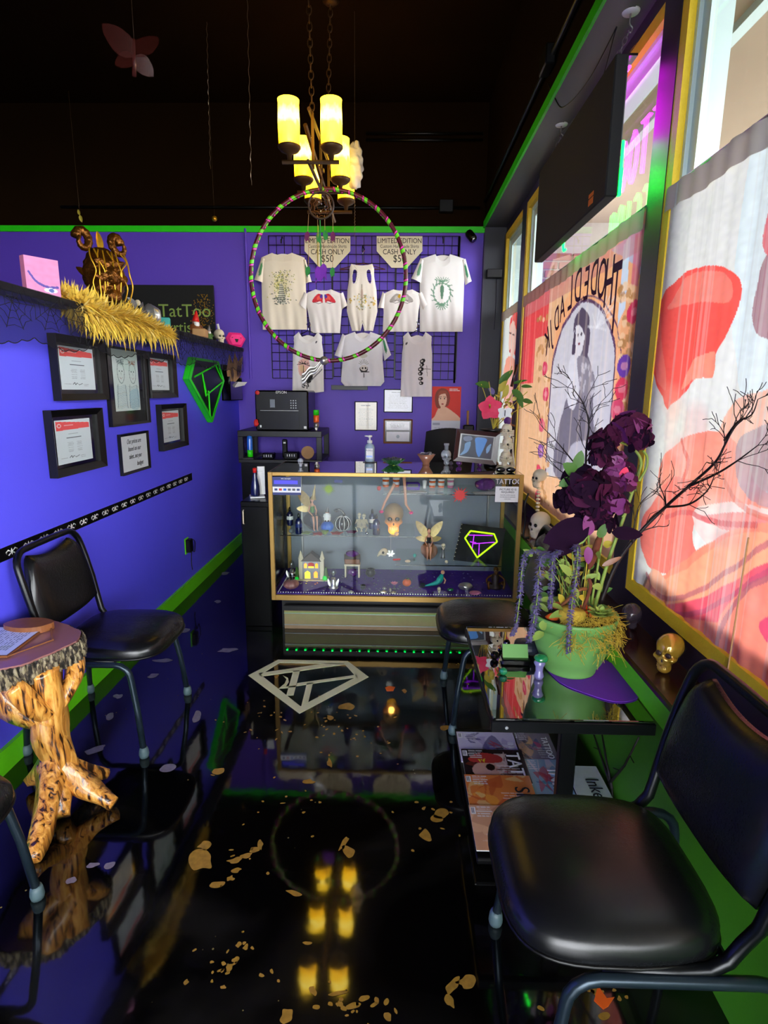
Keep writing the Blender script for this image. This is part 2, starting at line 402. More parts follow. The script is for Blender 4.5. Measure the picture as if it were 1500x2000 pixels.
mat('wood_brown', (.5, .3, .16), .4, var=.3, scale=40); mat('wood_red', (.62, .38, .34), .35, var=.12, scale=9, coat=.25); mat('mahogany', (.2, .07, .08), .3, var=.2)
mat('ink_black', (.06, .05, .07), .7); mat('ink_grey', (.4, .4, .42), .8); mat('purple_felt', (.42, .16, .7), .95, var=.06, bump=.1, bscale=300)
mat('bone', (.87, .82, .7), .5, var=.12, scale=12, bump=.1); mat('skull_gold', (.78, .58, .12), .3, .7, var=.3, scale=60); mat('grey_panel', (.47, .5, .54), .55, var=.05, scale=4)
mat('deep_purple', (.3, .13, .62), .85, var=.2, scale=30, bump=.2); mat('red', (.8, .08, .06), .45); mat('orange', (.92, .38, .1), .45); mat('teal', (.1, .65, .6), .5)
mat('pink', (.95, .12, .5), .6); mat('pink_soft', (.86, .5, .66), .6); mat('rose', (.9, .18, .36), .6, var=.2, scale=14); mat('leaf_green', (.25, .42, .13), .55, var=.3); mat('leaf_pale', (.55, .66, .3), .6, var=.3, scale=12)
mat('leaf_yellow', (.72, .65, .2), .6, var=.3, scale=12); mat('petal_dark', (.27, .06, .2), .8, ior=1.3, var=.5, scale=14); mat('petal_black', (.12, .04, .13), .9, ior=1.2, var=.5, scale=14)
mat('petal_plum', (.5, .2, .45), .55, var=.4, scale=14); mat('amaranth', (.44, .4, .6), .9, var=.6, scale=250); mat('stem_green', (.5, .62, .26), .5); mat('twig_black', (.07, .035, .05), .6)
mat('moss', (.72, .62, .2), .9, var=.4, scale=80); mat('pot_green', (.42, .63, .33), .42, ior=1.4, var=.04); mat('cattail', (.4, .2, .12), .9, var=.3, scale=80); mat('soil', (.12, .09, .06), 1, var=.5, bump=.6)
mat('blue_ink', (.06, .1, .28), .25, coat=.5); mat('navy', (.1, .17, .42), .4); mat('blue', (.1, .4, .8), .3, coat=.4); mat('flesh', (.86, .62, .5), .6); mat('brown_dark', (.2, .12, .07), .5)
mat('glass_orb', (.35, .28, .16), .08, trans=.7, ior=1.45, var=.6, scale=14); mat('crystal', (.9, .92, .95), .05, trans=.9, ior=1.45, var=.03); mat('crystal_dark', (.35, .3, .36), .08, trans=.6, var=.4, scale=20)
mat('amethyst', (.35, .15, .45), .15, var=.6, scale=50, coat=.5); mat('gem_green', (.12, .5, .3), .08, coat=1, var=.5, scale=30); mat('grey_stone', (.15, .17, .22), .3, var=.5, scale=30, coat=.3)
mat('silver', (.75, .74, .72), .3, .8, var=.1); mat('feather_gold', (.95, .78, .3), .9, var=.25, scale=30); mat('feather_purple', (.5, .2, .7), .9, var=.2); mat('feather_plum', (.45, .15, .35), .9); mat('feather_green', (.2, .55, .25), .9)
mat('hoop_green', (.4, .85, .1), .4); mat('hoop_plum', (.35, .05, .14), .35); mat('hoop_pink', (.95, .25, .75), .3); mat('pine_slab', (.6, .4, .38), .3, coat=.4, var=.08, scale=5); mat('kraft', (.72, .55, .36), .8)
mat('bronze', (.42, .25, .07), .32, .8, var=.75, scale=60, bump=.6, bscale=70); mat('lamp_metal', (.3, .2, .09), .5, .5); mat('brick_red', (.6, .38, .3), .85, var=.2, scale=18, bump=.2); mat('brick_brown', (.48, .38, .38), .85, var=.2, scale=18, bump=.2)
mat('mortar', (.72, .68, .62), .9); mat('stucco', (.66, .58, .48), .9, var=.06, scale=6, bump=.1); mat('paving', (.35, .35, .34), .9, var=.1, scale=2); mat('street_grey', (.35, .36, .37), .9)
mat('selenite', (.88, .85, .8), .5, var=.15, scale=18, bump=.5, bscale=30); mat('wing_gold', (.72, .62, .4), .4, .4, var=.4, scale=60); mat('butterfly_film', (.42, .17, .15), .3, trans=.2, var=.3, alpha=.35)
mat('lace_net', (.04, .02, .09), .9, alpha=.5); mat('lace_thread', (.03, .02, .06), .9); mat('tinsel', (.5, .42, .34), .3, .6)
def emat(name, c, s): mat(name, c, .5, emit=s, ecol=c, var=0)
emat('neon_pink', (.9, .1, .95), 15); emat('neon_green', (.02, 1, .2), 12); emat('led_green', (.0, 1, .3), 80); emat('lit_orange', (1, .5, .05), 2.2); emat('lit_yellow', (1, .85, .1), 1.3); emat('beads_yellow', (.75, 1, .05), .9)
emat('screen_blue', (.2, .5, .85), .5); emat('purple_glow', (.6, .15, .9), 2)
emat('green_glow', (.05, .8, .25), .5)
mat('kick_bronze', (.52, .43, .32), .55, .2)
mat('printer_black', (.015, .015, .018), .24, ior=1.3)
# glossy black epoxy floor with smoky marbling
def floor_material():
    m = bpy.data.materials.new('epoxy_floor'); m.use_nodes = True; n = m.node_tree.nodes; L = m.node_tree.links; b = n['Principled BSDF']
    tc = n.new('ShaderNodeTexCoord'); nz = n.new('ShaderNodeTexNoise'); nz.inputs['Scale'].default_value = 1.7; nz.inputs['Detail'].default_value = 7; nz.inputs['Distortion'].default_value = 1.4
    L.new(tc.outputs['Object'], nz.inputs['Vector']); rp = n.new('ShaderNodeValToRGB'); rp.color_ramp.elements[0].position = .5; rp.color_ramp.elements[1].position = .8
    rp.color_ramp.elements[0].color = (.001, .001, .0013, 1); rp.color_ramp.elements[1].color = (.012, .011, .01, 1)
    L.new(nz.outputs['Fac'], rp.inputs[0])
    vo = n.new('ShaderNodeTexVoronoi'); vo.inputs['Scale'].default_value = 26; L.new(tc.outputs['Object'], vo.inputs['Vector'])
    r2 = n.new('ShaderNodeValToRGB'); r2.color_ramp.elements[0].position = .06; r2.color_ramp.elements[0].color = (1, 1, 1, 1); r2.color_ramp.elements[1].position = .09; r2.color_ramp.elements[1].color = (0, 0, 0, 1)
    L.new(vo.outputs['Distance'], r2.inputs[0]); n3 = n.new('ShaderNodeTexNoise'); n3.inputs['Scale'].default_value = 2.3; L.new(tc.outputs['Object'], n3.inputs['Vector'])
    r3 = n.new('ShaderNodeValToRGB'); r3.color_ramp.elements[0].position = .55; r3.color_ramp.elements[1].position = .62; L.new(n3.outputs['Fac'], r3.inputs[0])
    mu = n.new('ShaderNodeMath'); mu.operation = 'MULTIPLY'; L.new(r2.outputs[0], mu.inputs[0]); L.new(r3.outputs[0], mu.inputs[1])
    mx = n.new('ShaderNodeMix'); mx.data_type = 'RGBA'; mx.inputs[7].default_value = (.3, .22, .08, 1)
    L.new(mu.outputs[0], mx.inputs[0]); L.new(rp.outputs[0], mx.inputs[6]); L.new(mx.outputs[2], b.inputs['Base Color'])
    b.inputs['Roughness'].default_value = .05; b.inputs['IOR'].default_value = 1.72
    bn = n.new('ShaderNodeBump'); bn.inputs['Strength'].default_value = .03; bn.inputs['Distance'].default_value = .01; n4 = n.new('ShaderNodeTexNoise'); n4.inputs['Scale'].default_value = 9
    L.new(tc.outputs['Object'], n4.inputs['Vector']); L.new(n4.outputs['Fac'], bn.inputs['Height']); L.new(bn.outputs[0], b.inputs['Normal']); M['epoxy'] = m
floor_material()
# ------------------------------------------------------------------ the room
XL, XG, XW, XD, YB, ZT, ZC = -1.5, .745, .93, .80, 5.5, 2.86, 3.85
Y0 = -3.0
struct('floor', B().bb(-4.5, 1.0, Y0, YB+.1, -.06, 0), 'epoxy')
struct('ceiling', B().bb(-4.5, XG+.4, Y0, YB+.1, ZC, ZC+.1), 'ceiling_glow_brown')
struct('wall_back', B().bb(-4.5, XG, YB, YB+.12, 0, ZT), 'wall_purple')
struct('wall_back_upper', B().bb(-4.5, XG+.4, YB, YB+.12, ZT, ZC), 'ceiling_glow_brown')
struct('wall_back_column', B().bb(XG, 1.1, YB-.06, YB+.12, 0, ZT-.002), 'black_wall')
struct('wall_left', B().bb(XL-.13, XL, .2, YB, 0, 1.79), 'wall_violet_daylit')
struct('wall_left_far', B().bb(-4.6, -4.5, Y0, YB, 0, ZC), 'dark_room')
struct('wall_right_upper', B().bb(XG, XG+.12, Y0, YB, ZT, ZC), 'ceiling_glow_brown')
struct('wall_right_soffit', B().bb(XG+.12, 1.12, Y0, YB, ZT, ZT+.1), 'soffit_grey')
struct('wall_right_soffit_edge', B().bb(XG, XG+.12, Y0, YB, ZT-.003, ZT), 'soffit_grey')
struct('wall_right_header', B().bb(XW, 1.1, Y0, YB-.06, ZT-.07, ZT), 'plum_black')
struct('wall_right', B().bb(XD, 1.1, Y0, YB-.06, 0, .575), 'dado_green')
struct('wall_right_apron', B().bb(XD-.022, XD, Y0, YB-.06, .5, .575), 'lime')
struct('wall_front', B().bb(-4.5, -1.7, Y0-.1, Y0, 0, ZC).bb(-1.7, 1.1, Y0-.1, Y0, 2.8, ZC).bb(.98, 1.1, Y0-.1, Y0, 0, 2.8), 'dark_room')
# trims
struct('trim_1', B().bb(-4.5, XG, YB-.018, YB, 2.822, 2.872), 'lime_trim')
struct('trim_2', B().bb(XG-.014, XG, Y0, YB-.02, ZT-.004, ZT+.05), 'lime_trim')
struct('baseboard_left', B().bb(XL, XL+.016, .2, YB, 0, .098), 'lime')
struct('trim_3', B().bb(XG-.006, XG+.004, YB-.075, YB-.01, .1, ZT-.05), 'plum_black')
# sill
struct('sill_right', B().bb(XD-.03, XW, Y0, YB-.06, .575, .6, .006), 'mahogany_gloss' if 0 else 'mahogany')
M['mahogany'].node_tree.nodes['Principled BSDF'].inputs['Roughness'].default_value = .22
struct('trim_4', B().bb(XW-.012, XW+.1, Y0, YB-.06, .6, .69), 'plum_black')
# corner conduit on the back wall and ceiling pipes
struct('trim_5', B().tube([(-1.372, YB-.014, 1.55), (-1.372, YB-.014, 2.85)], .012, 8), 'wall_purple')
c = thing('ceiling_conduit', 'black conduit pipes running along the dark wall above the green trim', 'conduit', (-1, YB-.03, 3.0))
B().tube([(-3, YB-.03, 3.02), (XG-.05, YB-.03, 3.02)], .012, 8).build('pipe', 'black_satin', c, True)
B().tube([(-.3, YB-.03, 3.55), (XG-.05, YB-.03, 3.55)], .01, 8).build('pipe', 'black_satin', c, True)
B().tube([(-.3, YB-.03, 3.6), (XG-.05, YB-.03, 3.6)], .01, 8).build('pipe', 'black_satin', c, True)
B().box((.4, YB-.03, 3.03), (.12, .06, .1), 0, .005).build('junction_box', 'black_satin', c)
c = thing('beam_conduit', 'black conduit running along the beam above the long green line', 'conduit', (XG-.02, 3, 3.05))
B().tube([(XG-.02, .5, 3.05), (XG-.02, YB-.1, 3.05)], .013, 8).build('pipe', 'black_satin', c, True)
B().box((XG-.03, 3.25, 3.05), (.05, .14, .09), 0, .006).build('junction_box', 'black_satin', c)
# shop front glazing behind the camera
struct('window_4', B().bb(-1.7, -1.64, Y0-.08, Y0-.02, 0, 2.8).bb(-.75, -.69, Y0-.08, Y0-.02, 0, 2.8).bb(.92, .98, Y0-.08, Y0-.02, 0, 2.8).bb(-1.64, .92, Y0-.08, Y0-.02, 2.1, 2.16).bb(-1.64, .92, Y0-.08, Y0-.02, 0, .12), 'aluminium')
# ------------------------------------------------------------------ side windows
def side_window(n, y0, y1, far_post):
    """frame between y0 (near) and y1 (far)"""
    pl = Pl((XW, 0, 0), (0, -1, 0), (0, 0, 1)); z0, z1 = .69, ZT-.07
    w_ = struct(f'window_{n}', pl.frame(B(), -y1, -y0, z0, z1, .05, -.07, .012), 'yellow_frame')
    s1 = pl.frame(B(), -y1+.05, -y0-.05, z0+.05, z1-.05, .018, -.07, -.012).build('inner_bead', 'aluminium', w_)
    s2 = pl.frame(B(), -y1+.068, -y0-.068, z0+.068, z1-.068, .05, -.1, -.026).build('sash', 'aluminium', w_)
    g = pl.box(B(), -y1+.09, -y0-.09, z0+.09, z1-.09, -.034, -.030).build('pane', 'glass', w_)
    return w_
side_window(1, 4.64, 5.40, 0); side_window(2, 2.30, 4.55, 1); side_window(3, -2.9, 2.21, 0)
for i, (a, b_) in enumerate(((4.552, 4.69), (2.212, 2.352), (5.40, 5.44))):
    struct(f'trim_{6+i}', B().bb(XW-.014, XW+.1, a, b_, .69, ZT-.07), 'plum_black')
# ------------------------------------------------------------------ outdoors
struct('ground', B().bb(1.1, 14, -12, 20, -.2, -.1), 'paving'); struct('ground_front', B().bb(-8, 1.1, -14, Y0-.1, -.2, -.1), 'paving')
struct('soffit_outside', B().bb(1.1, 3.6, -6, 9, 3.2, 3.3), 'stucco')
struct('trim_9', B().bb(1.6, 1.66, -6, 6.4, 3.16, 3.2), 'aluminium')
bw = struct('wall_outside', B().bb(1.1, 2.9, 6.6, 6.8, -.1, 3.2), 'mortar')
bm = None
for r in range(14):
    for k in range(6):
        x = 1.12+k*.29-(.145 if r % 2 else 0); z = 1.72+r*.085
        if x < 1.0: continue
        if bm is None:
            bm = B().box((0, 0, 0), (.27, .03, .07), 0, .004); o = bm.build('brick', 'brick_red', bw); o.location = (0, 0, 0); base = o.data
            base2 = base.copy(); base2.materials.clear(); base2.materials.append(M['brick_brown']); base.transform(Matrix.Translation(-V3((0, 0, 0))))
            COL.objects.unlink(o); bpy.data.objects.remove(o)
            # re-centre the shared brick mesh on its own origin
            co = np.array([v.co for v in base.vertices]); cc = co.mean(0)
            for me_ in (base, base2): me_.transform(Matrix.Translation(-V3(cc)))
        o = bpy.data.objects.new('brick', base2 if random.random() < .35 else base); COL.objects.link(o); o.parent = bw
        o.location = V3((x+.135, 6.59, z+.035))-bw.location
# ------------------------------------------------------------------ curtains
def curtain(name, label, cv, y_far, y_near, ztop, zbot, x, seed, waves=14, amp=.006):
    ph = seed*1.7
    t = thing(name, label, 'curtain', (x, (y_far+y_near)/2, zbot), None)
    def pos(U, W):
        Y = y_far+(y_near-y_far)*U; Z = ztop+(zbot-ztop)*W
        A = amp*(np.sin(U*waves*6.28+ph+.6*np.sin(W*3))*.6+np.sin(U*waves*14.1+ph*2)*.25)
        return np.stack([x+A, Y, Z], -1)
    painted('cloth', cv, pos, t, 'curtain_print')
    B().tube([(x+.004, y_far, ztop+.004), (x+.004, y_near, ztop+.004)], .006, 8).build('rod', 'steel_dull', t, True)
    L = abs(y_far-y_near)
    # gathered rod-pocket heading
    def hd(u, v):
        yy = y_far+(y_near-y_far)*u; return (x-.008-.004*math.sin(u*waves*9), yy, ztop-.075*v+.004*math.sin(u*23))
    b = B().grid(hd, 140, 4); b.build('heading', 'curtain_plain', t, True)
    return t
print_mat('curtain_plain'); del M['curtain_plain']
mat('curtain_plain', (.85, .8, .74), .9, var=.06, scale=12)
def add_translucency(m, f):
    n = m.node_tree.nodes; L = m.node_tree.links; b = n['Principled BSDF']; src = b.inputs['Base Color'].links[0].from_socket
    tr = n.new('ShaderNodeBsdfTranslucent'); L.new(src, tr.inputs[0]); mx = n.new('ShaderNodeMixShader'); mx.inputs[0].default_value = f
    L.new(b.outputs[0], mx.inputs[1]); L.new(tr.outputs[0], mx.inputs[2]); L.new(mx.outputs[0], n['Material Output'].inputs[0])
add_translucency(M['curtain_plain'], .3)
XC = XW-.006; ZCT = 2.135
def cvmap(y_far, y_near, ztop, zbot, pts):
    out = []
    for (px, py) in pts:
        p = aX(px, py, XC); out.append(((y_far-p.y)/(y_far-y_near), (ztop-p.z)/(ztop-zbot)))
    return out
# near curtain: red balloon-like shape over reclining pink figure
yf, yn = 2.19, .95; ZB = .745
cv = Cv(400, 420, 'e6e4d8'); q = lambda p: cvmap(yf, yn, ZCT, ZB, p)
W_ = 'f2eee6'
cv.smooth(q([(1480, 250), (1560, 200), (1750, 300), (1700, 800), (1480, 830), (1430, 620)]), 'dfe9e4')
cv.smooth(q([(1272, 700), (1276, 640), (1298, 575), (1340, 533), (1390, 519), (1430, 530), (1447, 553), (1440, 605), (1420, 655), (1390, 705), (1350, 752), (1316, 788), (1302, 798), (1288, 762)]), 'ff5c50')
cv.smooth(q([(1305, 600), (1345, 540), (1400, 530), (1430, 550), (1425, 590), (1370, 590), (1320, 600)]), 'f9a58c', .45)
cv.smooth(q([(1272, 640), (1290, 600), (1296, 700), (1300, 760), (1285, 740)]), 'ff8c78', .6)
cv.smooth(q([(1330, 760), (1350, 710), (1380, 690), (1398, 692), (1394, 735), (1370, 738), (1350, 745)]), 'ff9478')
cv.smooth(q([(1400, 930), (1420, 800), (1500, 760), (1600, 740), (1700, 900), (1500, 960)]), 'ffab80', .75)
cv.smooth(q([(1290, 905), (1330, 860), (1380, 842), (1420, 850), (1450, 880), (1480, 950), (1560, 980), (1580, 1040), (1480, 1035), (1400, 1020), (1330, 990), (1290, 960)]), 'ff9a80')
cv.smooth(q([(1255, 1020), (1290, 960), (1320, 930), (1370, 960), (1350, 1040), (1362, 1090), (1310, 1120), (1262, 1100)]), 'f57f6e')
cv.smooth(q([(1350, 1000), (1420, 980), (1480, 990), (1560, 1010), (1560, 1060), (1440, 1090), (1380, 1060)]), 'f2d6c8')
cv.smooth(q([(1370, 1010), (1440, 1000), (1500, 1010), (1500, 1030), (1420, 1035)]), 'f06a62', .8)
cv.smooth(q([(1250, 1150), (1300, 1120), (1400, 1050), (1500, 1020), (1700, 1050), (1700, 1400), (1500, 1380), (1400, 1260), (1270, 1200)]), 'fb8f70')
cv.smooth(q([(1262, 1150), (1340, 1110), (1420, 1050), (1500, 1040), (1520, 1080), (1440, 1130), (1360, 1170), (1280, 1180)]), 'f7a47c')
cv.smooth(q([(1280, 1185), (1360, 1170), (1440, 1130), (1520, 1090), (1620, 1100), (1600, 1200), (1480, 1210), (1400, 1215), (1320, 1200)]), 'ef5b68')
cv.smooth(q([(1390, 1290), (1410, 1200), (1450, 1150), (1540, 1110), (1640, 1160), (1560, 1260), (1470, 1290), (1410, 1275)]), 'f58a70')
cv.smooth(q([(1255, 1160), (1262, 1130), (1280, 1110), (1300, 1140), (1290, 1175)]), 'e8a98a')
cv.smooth(q([(1440, 870), (1490, 830), (1560, 840), (1580, 1000), (1500, 990), (1450, 960)]), '9c8f98', .75)
cv.smooth(q([(1500, 500), (1480, 560), (1470, 620), (1490, 660), (1530, 640), (1600, 400)]), 'a05a66', .9)
cv.smooth(q([(1490, 480), (1530, 330), (1560, 300), (1560, 500)]), 'e8414f', .9)
cv.smooth(q([(1480, 1220), (1560, 1200), (1700, 1260), (1700, 1400), (1560, 1330)]), 'e0446a', .9)
for k in range(26):
    cx = random.uniform(0, .95); cv.ell(cx, random.uniform(.5, .95), random.uniform(.03, .1), random.uniform(.02, .08), random.choice(('ff8f78', 'fbb79a', 'f7e3d6', 'ef6a6a')), .25, random.uniform(-.6, .6), .5)
for pts_, c_ in ((((1262, 1120), (1290, 1165), (1350, 1160), (1430, 1110), (1500, 1060)), 'b8606a'), (((1280, 1190), (1340, 1200), (1400, 1180), (1460, 1140), (1520, 1100)), 'c0506a'), (((1395, 1290), (1415, 1210), (1460, 1150), (1530, 1115)), 'a85a68'), (((1330, 860), (1345, 900), (1335, 940)), 'e06a5c'), (((1380, 850), (1375, 900), (1385, 940)), 'e8806c'), (((1300, 1010), (1340, 1000), (1400, 1020), (1480, 1025)), 'd85a5a'), (((1410, 930), (1450, 990), (1500, 1010)), 'e07a64'), (((1262, 1130), (1252, 1160), (1262, 1190)), '8a6a60')):
    cv.line(spline(q(list(pts_)), 6), .012, c_, .75)
cv.noise(.12, 60)
for k in range(40): x = random.random(); cv.rect(x, 0, x+random.uniform(.004, .016), 1, 'd2cfc4', .22)
cur = curtain('printed_curtain', 'sheer white curtain printed with red balloon shape and reclining pink figure, nearest window', cv, yf, yn, ZCT, ZB, XC, 1, 9)
B().tube([aX(1462, 1050, XC-.008), aX(1440, 1190, XC-.008), aX(1418, 1330, XC-.008)], .0022, 6).build('seam', 'kraft', cur)
# middle curtain: arched circus style poster
yf, yn = 4.49, 2.36
cv = Cv(300, 230, 'e8b489'); q = lambda p: cvmap(yf, yn, ZCT, ZB, p)
cv.rect(0, 0, .35, .24, 'e2484a'); cv.rect(0, .12, .2, .45, 'e8474c')
cv.poly(q([(1080, 700), (1085, 640), (1110, 575), (1150, 520), (1200, 490), (1250, 490), (1290, 560), (1290, 900), (1080, 900)]), 'f2ab78')
cv.poly(q([(1195, 490), (1235, 455), (1290, 420), (1290, 620), (1262, 560), (1240, 520)]), 'b9b4cf', .9)
cv.poly(q([(1216, 480), (1232, 462), (1222, 600), (1204, 640)]), 'c9dcef', .9); cv.poly(q([(1240, 462), (1262, 445), (1245, 560), (1232, 560)]), 'd9647c', .8)
cv.poly(q([(1262, 450), (1290, 430), (1280, 560), (1250, 600)]), '8d8fb4', .9)
arch = lambda s, dx=0: spline(q([(1066+dx, 930), (1076, 760), (1084, 690), (1100, 640), (1125, 600), (1142, 588), (1165, 595), (1185, 625), (1198, 670), (1200, 720), (1190, 850), (1182, 930)]), 5)
A_ = arch(0)
cv.poly(A_, 'cbc6cc')
cv.line(A_, .012, '5c3a5c'); A2 = [(.5+(x-.5)*1.08, .5+(y-.5)*1.035) for x, y in A_]; cv.line(A2, .006, '6b3d5e')
# the grey photograph of a standing woman
cv.smooth(q([(1085, 930), (1092, 830), (1120, 740), (1124, 690), (1135, 680), (1150, 700), (1160, 740), (1157, 800), (1165, 900), (1170, 930)]), '77707e')
cv.smooth(q([(1100, 960), (1110, 880), (1140, 860), (1165, 890), (1170, 960)]), 'b9b4c0')
cv.ell(*q([(1131, 660)])[0], .045, .075, 'dcd6da'); cv.smooth(q([(1120, 650), (1124, 620), (1138, 602), (1150, 622), (1146, 660), (1136, 640), (1126, 636)]), '55475c')
cv.smooth(q([(1117, 690), (1121, 655), (1124, 640), (1122, 690)]), '4a3c50'); cv.smooth(q([(1138, 690), (1146, 640), (1152, 650), (1146, 700)]), '55475c')
cv.ell(*q([(1128, 655)])[0], .008, .006, '43384a'); cv.ell(*q([(1136, 653)])[0], .008, .006, '43384a'); cv.ell(*q([(1131, 672)])[0], .01, .005, '8a4a55')
cv.smooth(q([(1108, 780), (1114, 700), (1128, 705), (1132, 760), (1120, 800)]), 'd8d4da')
cv.smooth(q([(1128, 700), (1150, 705), (1160, 750), (1150, 790), (1135, 770)]), '8d8590')
for k in range(18): x, y = q([(random.uniform(1130, 1158), random.uniform(712, 780))])[0]; cv.ell(x, y, .008, .01, 'cfc8d0', .6)
for k in range(9):
    x, y = q([(1165, 640)])[0]; cv.line([(x, y), (x+.1*math.cos(k*.4-.9), y-.09*math.sin(k*.4-.2))], .008, 'ece8ea', .45)
# leopard spots, roses and diamonds down both borders
for k in range(150):
    s_ = random.random() < .45
    x, y = q([(random.uniform(1048, 1072) if s_ else random.uniform(1206, 1236), random.uniform(620 if s_ else 560, 1010))])[0]
    cv.ell(x, y, random.uniform(.01, .02), random.uniform(.008, .016), random.choice(('c98a4c', 'b77f4a', 'f3c79a')), .8)
for (px, py, c_) in ((1064, 720, 'd8345a'), (1066, 770, 'd8345a'), (1058, 830, 'd94a6a'), (1056, 880, '8a4aa8'), (1052, 920, 'd8345a'), (1237, 610, 'd8345a'), (1218, 715, '6e3fa0'), (1213, 760, 'e2405c'), (1205, 800, 'd94a6a'), (1196, 860, 'd8345a'), (1050, 970, 'd8345a'), (1190, 930, 'e2705c')):
    x, y = q([(px, py)])[0]; cv.ell(x, y, .032, .032, c_); cv.ell(x, y, .016, .012, 'f0a0a8', .5)
cv.rect(0, 0, 1, .11, 'c9777a', .6); cv.noise(.1, 50)
for k in range(30): x = random.random(); cv.rect(x, 0, x+random.uniform(.003, .01), 1, 'f4dccb', .16)
cur2 = curtain('poster_curtain', 'orange printed curtain with a grey tattooed woman under an arch, middle window', cv, yf, yn, ZCT, ZB, XC, 2, 12, .004)
pl = Pl((XC-.010, 0, 0), (0, -1, 0), (0, 0, 1))
mat('ink_plum', (.42, .2, .4), .8)
for ch, px, py, sz, rot, sxx in (('K', 1072, 668, .22, .55, .8), ('J', 1080, 650, .22, .45, .7), ('D', 1091, 626, .2, .35, .7), ('A', 1102, 604, .2, .25, .75), ('L', 1118, 576, .25, .12, .7), ('D', 1133, 562, .24, .06, .7), ('E', 1150, 557, .23, 0, .7), ('D', 1165, 547, .23, 0, .62), ('O', 1180, 549, .25, 0, .58), ('H', 1194, 556, .3, 0, .55), ('T', 1206, 590, .42, 0, .4)):
    p = aX(px, py, XC); pl.text(ch, sz, -p.y, p.z, 0, 'ink_plum', cur2, 'lettering', mirror=True, rot=rot, sx=sxx)
add_translucency(M['ink_plum'], .5)
# far curtain: red haired woman on white
yf, yn = 5.39, 4.70
cv = Cv(110, 190, 'e9ece6'); q = lambda p: cvmap(yf, yn, ZCT, ZB, p)
cv.smooth(q([(995, 640), (1003, 610), (1015, 618), (1020, 650), (1022, 690), (1014, 720), (1006, 700), (1000, 670)]), 'ef5a55')
cv.smooth(q([(994, 680), (996, 640), (1003, 628), (1008, 650), (1006, 680), (1000, 700)]), 'f4c6b4')
cv.smooth(q([(982, 740), (990, 700), (1003, 700), (1010, 730), (1000, 770), (984, 780)]), 'f6a58c')
cv.ell(*q([(996, 686)])[0], .04, .01, 'c02a30'); cv.line(q([(994, 650), (998, 652)]), .008, '5a2a2a'); cv.line(q([(1001, 654), (1005, 655)]), .008, '5a2a2a')
cv.smooth(q([(1000, 800), (1010, 780), (1024, 800), (1026, 900), (1012, 960), (996, 930)]), 'f08ab0', .9)
cv.smooth(q([(985, 740), (1000, 730), (1012, 770), (1005, 830), (990, 830)]), 'f5b0a0')
cv.noise(.05, 30)
for k in range(16): x = random.random(); cv.rect(x, 0, x+.02, 1, 'cfd8d4', .35)
curtain('white_curtain', 'white curtain printed with a red haired woman in pink, farthest window', cv, yf, yn, ZCT, ZB, XC, 3, 7, .004)
